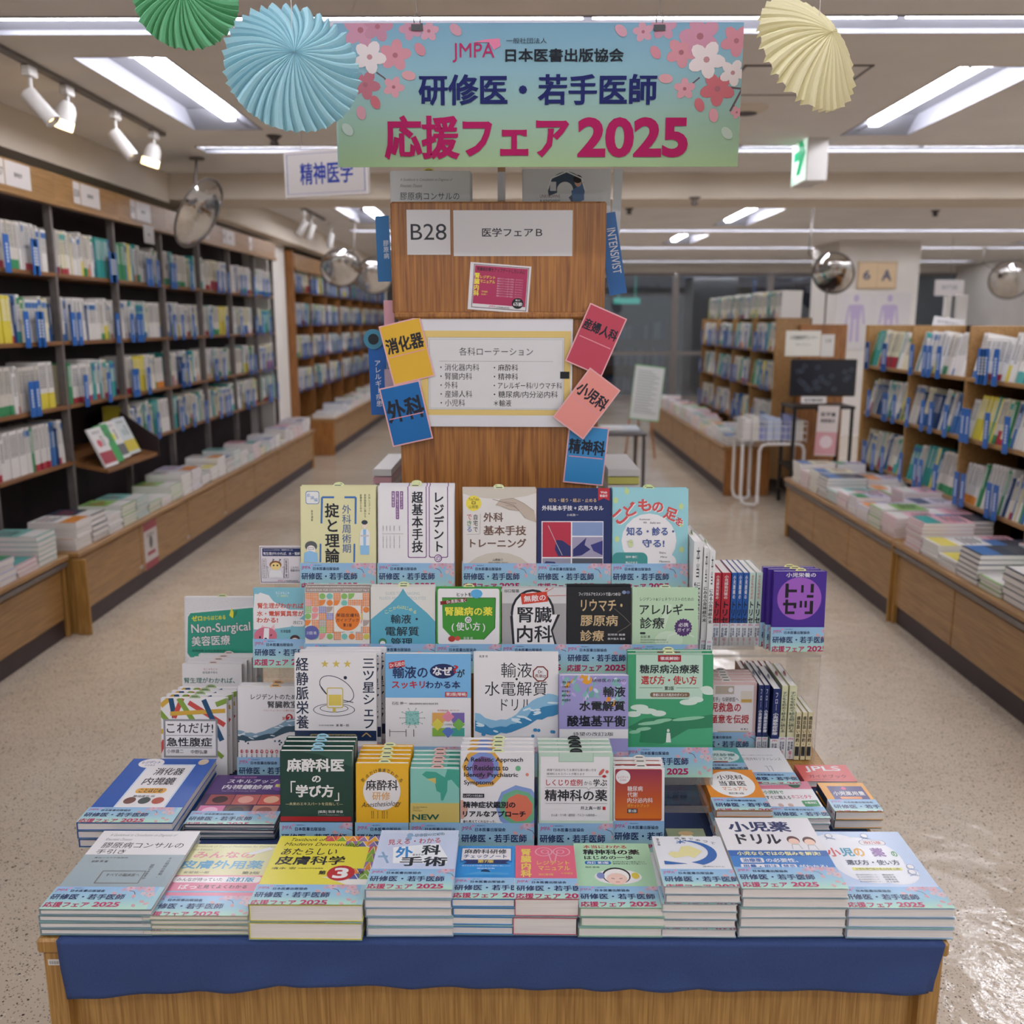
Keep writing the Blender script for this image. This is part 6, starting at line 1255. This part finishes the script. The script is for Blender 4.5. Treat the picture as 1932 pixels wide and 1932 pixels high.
mb = MB(); mb.bbox(-2.745, 10.66, .9, -2.735, 10.72, 1.7, .002, '#b03038'); tag(mb.build('red_strip', MP), 'narrow red hanging strip beside the left wall gap', 'sign')
long_table('low wooden book table by the far left bookcase', 11.6, 18.6, -2.25, -1, .45, .42, [11.63, 12.6, 13.6, 14.6, 15.6, 16.6, 17.6, 18.57], False, endm=W_PANEL)
stacks(11.7, 18.5, -2.27, -1, .45, 1, 71, 0, 'far left table')
# ---------------------------------------------------------------- right side
RXF = 2.575; RE = [3.9, 4.7, 5.5, 6.3, 7.1]
RL = [.60, .97, 1.31]; RN = ['bottom', 'middle', 'top']
for i in range(4):
    bay_case('bookcase_bay', 'honey wood bookcase bay on the right, %s' % ['cut by the frame edge', 'nearest whole one', 'middle one', 'farthest one'][i], RE[i], RE[i+1], RXF, 1, RL, 1.60, .36, W_HONEY, None)
    for j, z in enumerate(RL):
        if i == 0: continue
        fill_shelf(RE[i]+.012, RE[i+1]-.012, RXF+.006, z, 1, 100+i*10+j, i < 3, '%s shelf, %s right bay' % (RN[j], ['', 'nearest', 'middle', 'farthest'][i]), tilt=.19, divs=4)
mb = MB(); mb.bbox(2.57, 7.102, 0, 2.93, 7.125, 1.6, .003); tag(mb.build('end_board', W_TABLE), 'plain wood end board of the right bookcase', 'board')
long_table('long low wooden book table on the right with metal strip, far section', 5.02, 7.13, 2.03, 1, .46, .54, [5.04, 5.75, 6.45, 7.11], True)
long_table('long low wooden book table on the right with metal strip, near section', 2.9, 5.0, 2.03, 1, .46, .54, [2.92, 3.6, 4.3, 4.98], True)
mb = MB(); mb.bbox(2.034, 5.003, 0, 2.3, 5.017, .455, .002); tag(mb.build('table_leg_post', W_TABLE), 'thin wooden divider between the two right tables', 'post')
stacks(3.5, 4.98, 2.04, 1, .46, 2, 41, 5, 'near right table'); stacks(5.05, 7.1, 2.04, 1, .46, 2, 47, 7.2, 'far right table')
# island beyond: table and bookcase
IXF = 2.4; IE = [9.0, 9.9, 10.8, 11.7, 12.6]
for i in range(4):
    bay_case('bookcase_bay', 'wooden island bookcase bay behind the white trolley, %s from the near end' % ORD[i], IE[i], IE[i+1], IXF, 1, [.60, 1.0, 1.36], 1.66, .34, W_HONEY, None)
    for j, z in enumerate((.6, 1.0, 1.36)): fill_shelf(IE[i]+.012, IE[i+1]-.012, IXF+.006, z, 1, 200+i*10+j, False, '%s shelf of island bookcase bay %s' % (['bottom', 'middle', 'top'][j], ORD[i]), tilt=.1, divs=4)
st = MB(); r = random.Random(77); y = 9.05
while y < 12.5:
    me, T, H, D, desc, src = r.choice(VAR); add_at(st, src, (IXF+.06, y, 1.662), 0, .02); y += T+.002
tag(st.build('distant_shelf_books', MP), 'books standing on top of the island bookcase', 'books', None, 'stuff')
long_table('low wooden island book table behind the white trolley', 8.86, 14.0, 1.93, 1, .47, .46, [8.9, 9.6, 10.4, 11.2, 12.0, 13.0, 13.96], False, endm=W_PANEL)
stacks(8.9, 13.9, 1.95, 1, .47, 1, 61, 0, 'island table')
# board with monitor, signs
def bxo(name, label, cat, x0, y0, x1, y1, Y, t_, m, c=.004):
    a = atY(x0, y1, Y); a.z = .0005; b = atY(x1, y0, Y); mb = MB(); mb.bbox(a.x, Y, a.z, b.x, Y+t_, b.z, c); return tag(mb.build(name, m), label, cat)
a = atY(1508, 700, 8.9); b = atY(1602, 612, 8.9); mb = MB(); mb.bbox(a.x, 8.93, 0, b.x, 8.97, b.z, .004); tag(mb.build('end_board', W_PANEL), 'brown wooden end board behind the monitor', 'board')
t = tag(empty('monitor', (atY(1551, 760, 8.3).x, 8.3, atY(1551, 748, 8.3).z)), 'wide black monitor with faint bubbles on its screen, right background', 'monitor')
W2 = .285; H2 = .32
mb = MB(); mb.bbox(-W2, 0, .0, W2, .04, H2, .008); mb.build('bezel', M_BLACK, t)
p = Pr(2*W2-.03, H2-.04, (0, 0, 100, 100), '#181c26'); r = random.Random(8)
for i in range(26): x, y = r.uniform(6, 94), r.uniform(10, 90); p.e(x, y, 3.6, 6.2, '#5f697c'); p.e(x, y, 3.0, 5.2, '#1c212c')
sheet('screen', p, .001, MP, t, (-W2+.015, -.0012, .025)); mb = MB(); mb.bbox(-.03, .041, -.14, .03, .07, .15, .004); mb.build('stand', M_BLACK, t)
t = tag(empty('black_cart', (atY(1548, 800, 8.3).x, 8.42, 0)), 'black cart with shelves under the monitor', 'cart')
zc_ = atY(1548, 762, 8.42).z
for z in (zc_-.03, .35, .12): mb = MB(); mb.bbox(-.27, -.2, z, .27, .2, z+.025, .003); mb.build('shelf', M_BLACK, t)
for sx in (-.25, .25):
    for sy in (-.18, .18): mb = MB(); mb.tube([(sx, sy, .05), (sx, sy, zc_-.03)], .016, 8); mb.build('leg', M_BLACK, t); mb = MB(); mb.lathe([(0, -.012), (.024, -.012), (.024, .012), (0, .012)], 12, M=Matrix.Translation((sx, sy, .026)) @ Matrix.Rotation(PI/2, 4, 'Y')); mb.build('caster', M_BLACK, t)
mb = MB(); mb.bbox(-.24, -.17, .145, .2, .17, .22, .006); mb.build('device', M_BLACK, t)
card('notice_sheet', 'white notice sheet above the monitor, wider one', 'P', 1482, 624, 1548, 672, 8.28, '#d3d2c8', lambda p: (p.t('小児書籍専門コーナー', 1490, 633, 1542, 641, K, .02), p.t('ご自由にご覧ください', 1500, 648, 1530, 652, '#666')), 0, 'sign')
card('notice_sheet', 'white notice sheet above the monitor, narrower right one', 'P', 1549, 631, 1574, 673, 8.28, '#cbc9c4', lambda p: p.t('注意', 1556, 640, 1568, 646, K), 0, 'sign')
card('notice_sheet', 'small white label strip below the monitor', 'P', 1511, 748, 1559, 761, 8.2, '#d3d0ce', lambda p: p.t('医学書検索', 1518, 752, 1552, 758, K, .02), 0, 'sign')
card('leaflet', 'pink and white leaflet hanging in front of the black cart', 'P', 1540, 766, 1580, 860, 8.2, '#cfc6c2', lambda p: (p.r(1540, 815, 1580, 858, '#c9969c'), p.t('医学書', 1546, 778, 1574, 786, K, .03), p.t('検索端末', 1546, 790, 1574, 798, K, .03), p.e(1560, 834, 12, 12, '#d9c9cc')), .03, 'sign')
# wire trolley on a white tube frame
t = tag(empty('wire_basket_trolley', (atY(1445, 930, 8.5).x, 8.5, 0)), 'white tube trolley with wire basket full of papers, right background', 'trolley')
for s in (-1, 1):
    y = s*.16; mb = MB(); mb.tube([(-.27, y, .56), (-.27, y, .1), (-.26, y-.02, .045), (-.235, y-.06, .03), (-.17, y-.1, .03), (-.13, y-.06, .045), (-.12, y, .1), (-.12, y, .5), (-.10, y, .545), (-.06, y, .56), (.22, y, .56), (.26, y, .545), (.275, y, .5), (.275, y, .1)], .014, 8); mb.build('leg', M_WHITE, t)
mb = MB()
for k in range(13): x = -.28+k*.047; mb.tube([(x, -.18, .76), (x, -.18, .58), (x, .18, .58), (x, .18, .76)], .0025, 4)
for z in (.60, .66, .72, .76): mb.tube([(-.28, -.18, z), (.285, -.18, z), (.285, .18, z), (-.28, .18, z), (-.28, -.18, z)], .003, 4)
mb.build('wire_basket', M_WHITE, t)
mb = MB(); r = random.Random(5)
for k in range(8): x = -.26+k*.066; mb.box(x, -.15, .585, x+.06, .15, .70+r.uniform(0, .12), r.choice(['#c9ced9', '#b8c4dc', '#d9d4d2', '#8a92c0', '#d6d2ca']))
tag(mb.build('papers', MP), 'papers and booklets filling the wire basket', 'papers', None, 'stuff').location = (t.location.x, 8.5, .004)
# floor stand notice, side table, paper bag bits on the centre back
t = tag(empty('floor_sign', (atY(1205, 800, 11.4).x, 11.4, 0)), 'tilted white floor notice board on a wooden easel', 'floor sign')
p = Pr(.36, .66, (0, 0, 100, 100), '#c9cac6'); p.fr(0, 0, 100, 100, 2, '#5a9a5a'); 
for i in range(16): p.r(12, 10+i*5, 60+(i*13) % 28, 12+i*5, '#8f9290'); p.n -= 1
o = sheet('notice_board', p, .02, MP, t, (-.12, 0, .48), (-.15, .12, 0))
for x0, x1 in ((-.16, -.08), (.2, .12)): mb = MB(); mb.tube([(x0, -.05, 0), (x1, .06, .75)], .012, 6); mb.build('leg', W_PANEL, t)
mb = MB(); mb.tube([(.02, .35, 0), (.02, .08, .75)], .012, 6); mb.build('leg', W_PANEL, t)
t = tag(empty('glass_side_table', (atY(1175, 900, 7.9).x, 7.9, 0)), 'small grey glass-topped table with papers behind the gondola', 'table')
zt_ = atY(1180, 812, 7.9).z
mb = MB(); mb.bbox(-.3, -.25, zt_-.02, .16, .35, zt_, .003); mb.build('table_top', M_DSTEEL, t)
for sx, sy in ((-.28, -.23), (.14, -.23), (-.28, .33), (.14, .33)): mb = MB(); mb.tube([(sx, sy, 0), (sx, sy, zt_-.02)], .014, 8); mb.build('leg', M_DSTEEL, t)
mb = MB(); mb.bbox(-.28, -.22, .2, .14, .32, .21, .002); mb.build('lower_shelf', M_ACR, t)
for k, (x0, w, c, z) in enumerate(((-.2, .2, '#d2cfcb', zt_), (.0, .12, '#c9cdd0', zt_), (-.05, .16, '#c9c85a', .211))):
    mb = MB(); mb.bbox(x0, -.1, z+.001, x0+w, .15, z+.03, .004, c); tag(mb.build('paper_bundle', MP, None, (t.location.x, t.location.y, 0)), ['crumpled white paper bundle on the glass side table', 'small grey paper bundle on the glass side table', 'yellow booklets on the lower shelf of the side table'][k], 'papers')
# gondola neighbour: stacked books low behind the display, left and right of the panel
for x0, x1, n, c, l_ in ((712, 748, 7, '#c99aa0', 'left'), (1140, 1200, 4, '#c9c46a', 'right')):
    a = atY(x0, 915, 2.9); b = atY(x1, 915, 2.9); z = .30
    mb = MB(); mb.bbox(a.x, 2.8, 0, b.x, 3.2, z, .003); tag(mb.build('low_stool', W_TABLE), 'low wooden step on the %s of the gondola' % l_, 'stand')
    top = atY(x0, 890, 2.85).z
    k = 0; zz = z
    while zz < top: mb = MB(); mb.bbox(a.x+.002, 2.81, zz+.0006, b.x-.002, 3.15, zz+.022, .001, c if k % 2 else '#d9d5d2'); tag(mb.build('piled_book', MP), 'flat book in the pile %s of the gondola, %s from the bottom' % (l_, ORDN[k]), 'book', 'pile %s of the gondola' % l_); zz += .024; k += 1
# ---------------------------------------------------------------- mirrors, lamps, signs on the ceiling
def mirror(label, cx, cy, Y, R, rot, px_, pole=True):
    c = atY(cx, cy, Y); t = tag(empty('convex_mirror', c), label, 'mirror'); Mx = Euler(rot).to_matrix().to_4x4() @ Matrix.Rotation(PI/2, 4, 'X')
    prof = [(R*math.sin(a), R*1.0*(math.cos(a)-math.cos(1.0))) for a in [i*1.0/10 for i in range(11)]]; s = R/(R*math.sin(1.0)); prof = [(r*s, h*.75) for r, h in prof]
    mb = MB(); mb.smooth = True; mb.lathe(prof, 32, M=Mx); mb.build('mirror_dome', M_CHROME, t)
    mb = MB(); mb.lathe([(R*1.0, -.004), (R*1.05, -.004), (R*1.05, .008), (R*1.0, .008)], 32, M=Mx); mb.lathe([(0, -.02), (R*.98, -.006)], 32, M=Mx); mb.build('mirror_frame', M_STEEL, t)
    if pole:
        a = atY(px_, 0, Y).x-c.x
        mb = MB(); mb.smooth = True; mb.tube([(0, .02, 0), (a*.4-.03, .05, .02+R*.3), (a-.02, .05, R*.9), (a, .05, CZ-c.z-.01)], .009, 8); mb.build('bracket_arm', M_STEEL, t)
        mb = MB(); mb.lathe([(.0, 0), (.05, 0), (.05, .012), (0, .012)], 16, M=Matrix.Translation((a, .05, CZ-c.z-.013))); mb.build('ceiling_plate', M_STEEL, t)
mirror('large tilted round convex mirror hanging over the left aisle', 375, 402, 6.9, .25, (.5, 0, 1.38), 348)
mirror('round convex mirror by the far left bookcase, nearer of two', 643, 505, 11.0, .22, (.4, 0, .3), 655)
mirror('round convex mirror by the far left bookcase, farther of two', 707, 520, 13.0, .24, (.3, 0, .3), 712)
mirror('round convex mirror in front of the white column', 1572, 515, 9.6, .2, (.3, 0, -.6), 1562)
mirror('round convex mirror at the far right glass', 1906, 527, 15, .3, (.3, 0, -.3), 1906)
mb = MB(); c = atY(1562, 560, 9.6); mb.tube([(c.x, 9.65, .001), (c.x, 9.65, 2.0)], .01, 8); tag(mb.build('thin_pole', M_STEEL), 'thin grey pole below the mirror in front of the column', 'pole')
# track with spot lamps
t = tag(empty('lighting_track', (-2.16, 4.6, CZ)), 'grey ceiling lighting track over the left bookcase', 'track'); mb = MB(); mb.bbox(-.017, -2.4, -.022, .017, 1.46, -.0005, .002); mb.build('rail', M_STEEL, t)
t = tag(empty('lighting_track', (-2.16, 9.6, CZ)), 'second ceiling lighting track beyond the beam', 'track'); mb = MB(); mb.bbox(-.017, -1.1, -.022, .017, 1.3, -.0005, .002); mb.build('rail', M_STEEL, t)
def spot(label, xp, yp, kind, aim, X=-2.16, on=True):
    # attached on the track at the pixel column; aim = rotation of the head
    d = ray(xp, yp); s = (CZ-.03-CAM_H)/d.z; y = (EYE+d*s).y
    t = tag(empty('track_spotlight', (X, y, CZ-.023)), label, 'spotlight'); mb = MB(); mb.bbox(-.02, -.04, -.045, .02, .04, 0, .005); mb.build('track_adapter', M_WHITE, t)
    mb = MB(); mb.tube([(0, 0, -.045), (0, 0, -.13 if kind == 0 else -.075)], .008, 8); mb.build('stem', M_WHITE, t)
    h = -.13 if kind == 0 else -.075; Mx = Matrix.Translation((0, 0, h)) @ Euler(aim).to_matrix().to_4x4()
    mb = MB(); mb.smooth = True
    if kind == 0: mb.lathe([(0, .03), (.034, .028), (.036, .02), (.036, -.13), (.033, -.135), (.03, -.12), (0, -.118)], 24, M=Mx); mb.build('lamp_head', M_WHITE, t); mb = MB(); mb.lathe([(0, -.119), (.028, -.119)], 20, M=Mx)
    else: mb.lathe([(0, .005), (.02, .004), (.034, -.008), (.046, -.035), (.051, -.085)], 24, M=Mx); mb.build('lamp_head', M_WHITE, t); mb = MB(); mb.lathe([(.05, -.085), (.05, -.125), (0, -.127)], 24, M=Mx)
    mb.build('lamp_lens', E_SPOT if on else M_WHITE, t)
spot('long white tube spotlight nearest on the left track', 30, 128, 0, (0, -.7, 0)); spot('short warm glowing spotlight, nearest on the left track', 103, 165, 1, (0, .35, 0))
spot('long white tube spotlight third on the left track', 197, 212, 0, (0, -.65, 0)); spot('short warm glowing spotlight at the far end of the track', 278, 250, 1, (0, .3, 0))
spot('tilted white spotlight beyond the beam, nearest', 505, 398, 0, (0, .6, 0), on=False); spot('white tube spotlight beyond the beam, second', 566, 405, 0, (0, .35, 0), on=False); spot('white tube spotlight beyond the beam, third', 608, 424, 0, (0, .2, 0), on=False)
for i, (y, x) in enumerate(((4.35, -2.3), (5.0, -2.3), (5.8, -2.3))):
    L = bpy.data.lights.new('track_spot_beam', 'SPOT'); L.energy = 22; L.color = (1, .78, .5); L.spot_size = 1.3; L.spot_blend = .6; L.shadow_soft_size = .04
    lo = bpy.data.objects.new('track_spot_beam', L); COL.objects.link(lo); lo.location = (-2.24, y, 2.52); lo.rotation_euler = (0, -.55, 0)
# hanging department sign
p = Pr(.40, .165, (0, 0, 100, 100), '#c3bcb8'); p.fr(0, 0, 100, 100, 1.5, '#d6d0cc'); p.fr(3, 7, 97, 93, .8, '#4a5a9a'); p.t('精神医学', 18, 30, 82, 76, '#2f3f8f', .035)
a = atY(535, 287, 4.3); t = tag(empty('hanging_sign', (a.x, 4.3, a.z)), 'white hanging sign with blue department lettering left of the banner', 'sign', )
W3 = atY(703, 300, 4.15).x-a.x; p.W = W3; p.H = .19; q = Pr(W3, .19, (0, 0, 100, 100), '#c3bcb8'); q.fr(0, 0, 100, 100, 1.5, '#d6d0cc'); q.fr(3, 7, 97, 93, .8, '#4a5a9a'); q.t('精神医学', 19, 26, 83, 74, '#2f3f8f', .03)
sheet('sign_board', q, .02, MM, t, (0, 0, -.19), (0, .0, -.35)); mb = MB(); mb.tube([(.08, -.02, 0), (.08, -.02, CZ-a.z)], .002, 5); mb.tube([(W3*.9, -.13, 0), (W3*.9, -.13, CZ-a.z)], .002, 5); mb.build('suspension_wire', M_STEEL, t)
# exit sign
c = atY(1512, 236, 6.4); t = tag(empty('exit_sign', (c.x, 6.4, CZ)), 'double sided emergency exit sign box with green arrow', 'sign')
w_, h_ = .20, .36; zb_ = atY(1512, 348, 6.4).z-CZ; zt_2 = atY(1512, 238, 6.4).z-CZ
mb = MB(); mb.bbox(0, -.17, zb_, .13, .17, zt_2, .004); mb.build('sign_box', M_WHITE, t); mb = MB(); mb.bbox(.03, -.06, zt_2, .1, .06, -.001, .003); mb.build('ceiling_mount', M_WHITE, t)
q = Pr(.32, zt_2-zb_-.02, (0, 0, 100, 100), '#dff5ea'); q.p('#16a06a', 10, 41, 48, 41, 30, 14, 58, 14, 92, 50, 58, 86, 30, 86, 48, 59, 10, 59); q.fr(4, 88, 20, 98, 2, '#16a06a')
mb = MB(); mb.box(0, 0, 0, .32, .002, q.H, '#dff5ea'); q.into(mb, 0, lambda x, z, L: (x, -LAY*L*3, z)); MX = attr_mat('lit_exit_print', .4); n_, l_, b_ = NT(MX); at_ = [k for k in n_ if k.type == 'ATTRIBUTE'][0]; l_.new(at_.outputs['Color'], b_.inputs['Emission Color']); b_.inputs['Emission Strength'].default_value = .75
me = mb.data('sign_face', MP); me.materials[0] = MX
fo_ = link('sign_face', me, t, (-.0005, .16, zb_+.01), (0, 0, -PI/2))
# ceiling hatch, speaker, detectors, air conditioner, hangers
M_LINE = pmat('joint_line', '#6f665e', .9)
def ceil_frame(name, label, cat, x0, y0, x1, y1, w=.012, fill=None):
    t = tag(empty(name, ((x0+x1)/2, (y0+y1)/2, CZ)), label, cat); a, b = (x1-x0)/2, (y1-y0)/2; mb = MB()
    for u in ((-a, -b, a, -b+w), (-a, b-w, a, b), (-a, -b, -a+w, b), (a-w, -b, a, b)): mb.box(u[0], u[1], -.006, u[2], u[3], -.0005)
    mb.build('frame', M_STEEL if fill is None else M_WHITE, t); mb = MB(); mb.box(-a+w, -b+w, -.003, a-w, b-w, -.0006); mb.build('panel', fill or M_CEIL, t); return t, a, b
a = atZ(1405, 122, CZ); b = atZ(1600, 178, CZ); ceil_frame('ceiling_hatch', 'square access hatch in the ceiling behind the yellow fan', 'hatch', a.x, b.y, a.x+.58, a.y) if a.y > b.y else ceil_frame('ceiling_hatch', 'square access hatch in the ceiling behind the yellow fan', 'hatch', a.x, a.y, a.x+.58, b.y)
c = atZ(1408, 203, CZ); t = tag(empty('ceiling_speaker', (c.x, c.y, CZ)), 'round beige ceiling speaker at the right edge of the banner', 'speaker'); mb = MB(); mb.smooth = True; mb.lathe([(0, -.03), (.06, -.03), (.09, -.022), (.115, -.008), (.12, -.0005)], 28); mb.build('ring', M_SOFF, t); mb = MB(); mb.lathe([(0, -.0325), (.058, -.0325), (.058, -.0305)], 24); mb.build('grille', M_DSTEEL, t)
t, a, b = ceil_frame('air_conditioner', 'beige ceiling air conditioner cassette on the right', 'air conditioner', 3.1, 8.75, 4.3, 9.35, .03, M_SOFF); mb = MB(); mb.bbox(-.45, -.12, -.02, .45, .12, -.0035, .004); mb.build('intake_grille', M_STEEL, t)
for i, (x, y, l_) in enumerate(((517, 256, 'left of the blue fan'), (1311, 372, 'under the beam on the right'), (1187, 393, 'right of the banner, small'), (1765, 397, 'near the far right'), (683, 387, 'over the far left aisle'))):
    c = atZ(x, y, CZ if y < 330 or y > 380 else 2.56)
    t = tag(empty('smoke_detector', (c.x, c.y, CZ if y < 330 or y > 380 else 2.56)), 'small ceiling sprinkler head '+l_, 'sprinkler'); mb = MB(); mb.smooth = True; mb.lathe([(0, -.06), (.014, -.06), (.03, -.05), (.018, -.03), (.035, -.012), (.05, -.0005)], 16); mb.build('body', M_DSTEEL if i != 1 else M_STEEL, t)
HS = card('hanging_sign', 'small pale hanging sign in the far right background', 'P', 1763, 528, 1818, 558, 13, '#b9b3b0', lambda p: p.t('専門書', 1775, 538, 1806, 547, '#777'), 0, 'sign', .01)
mb = MB(); mb.tube([(0, .01, .1), (0, .01, CZ-HS.location.z)], .004, 5); mb.build('suspension_wire', M_STEEL, HS)
t = bxo('white_post', 'white notice post behind the right bookcase, wider one', 'post', 1762, 558, 1797, 842, 12, .1, M_WHITE); t = bxo('white_post', 'thin white post behind the right bookcase', 'post', 1800, 556, 1808, 842, 12, .05, M_WHITE)
card('paper_pack', 'white papers standing above the right bookcase', 'P', 1757, 600, 1815, 640, 6.6, '#d9d7d8', lambda p: p.t('医学書院新刊', 1765, 606, 1805, 612, '#777'), .15, 'papers', .01)
# fans
fan('sky blue pleated paper fan left of the banner', 554, 116, 1.9, .129, (-.3, 0, .3), '#b4e2ee', 38, .5, 3)
fan('green pleated paper fan at the top edge', 350, -8, 2.05, .105, (-.2, 0, .15), '#74bd8c', 34, .4, 5)
fan('pale yellow pleated paper fan right of the banner', 1543, 84, 1.95, .124, (-.42, 0, .55), '#f4edc4', 32, .6, 7)
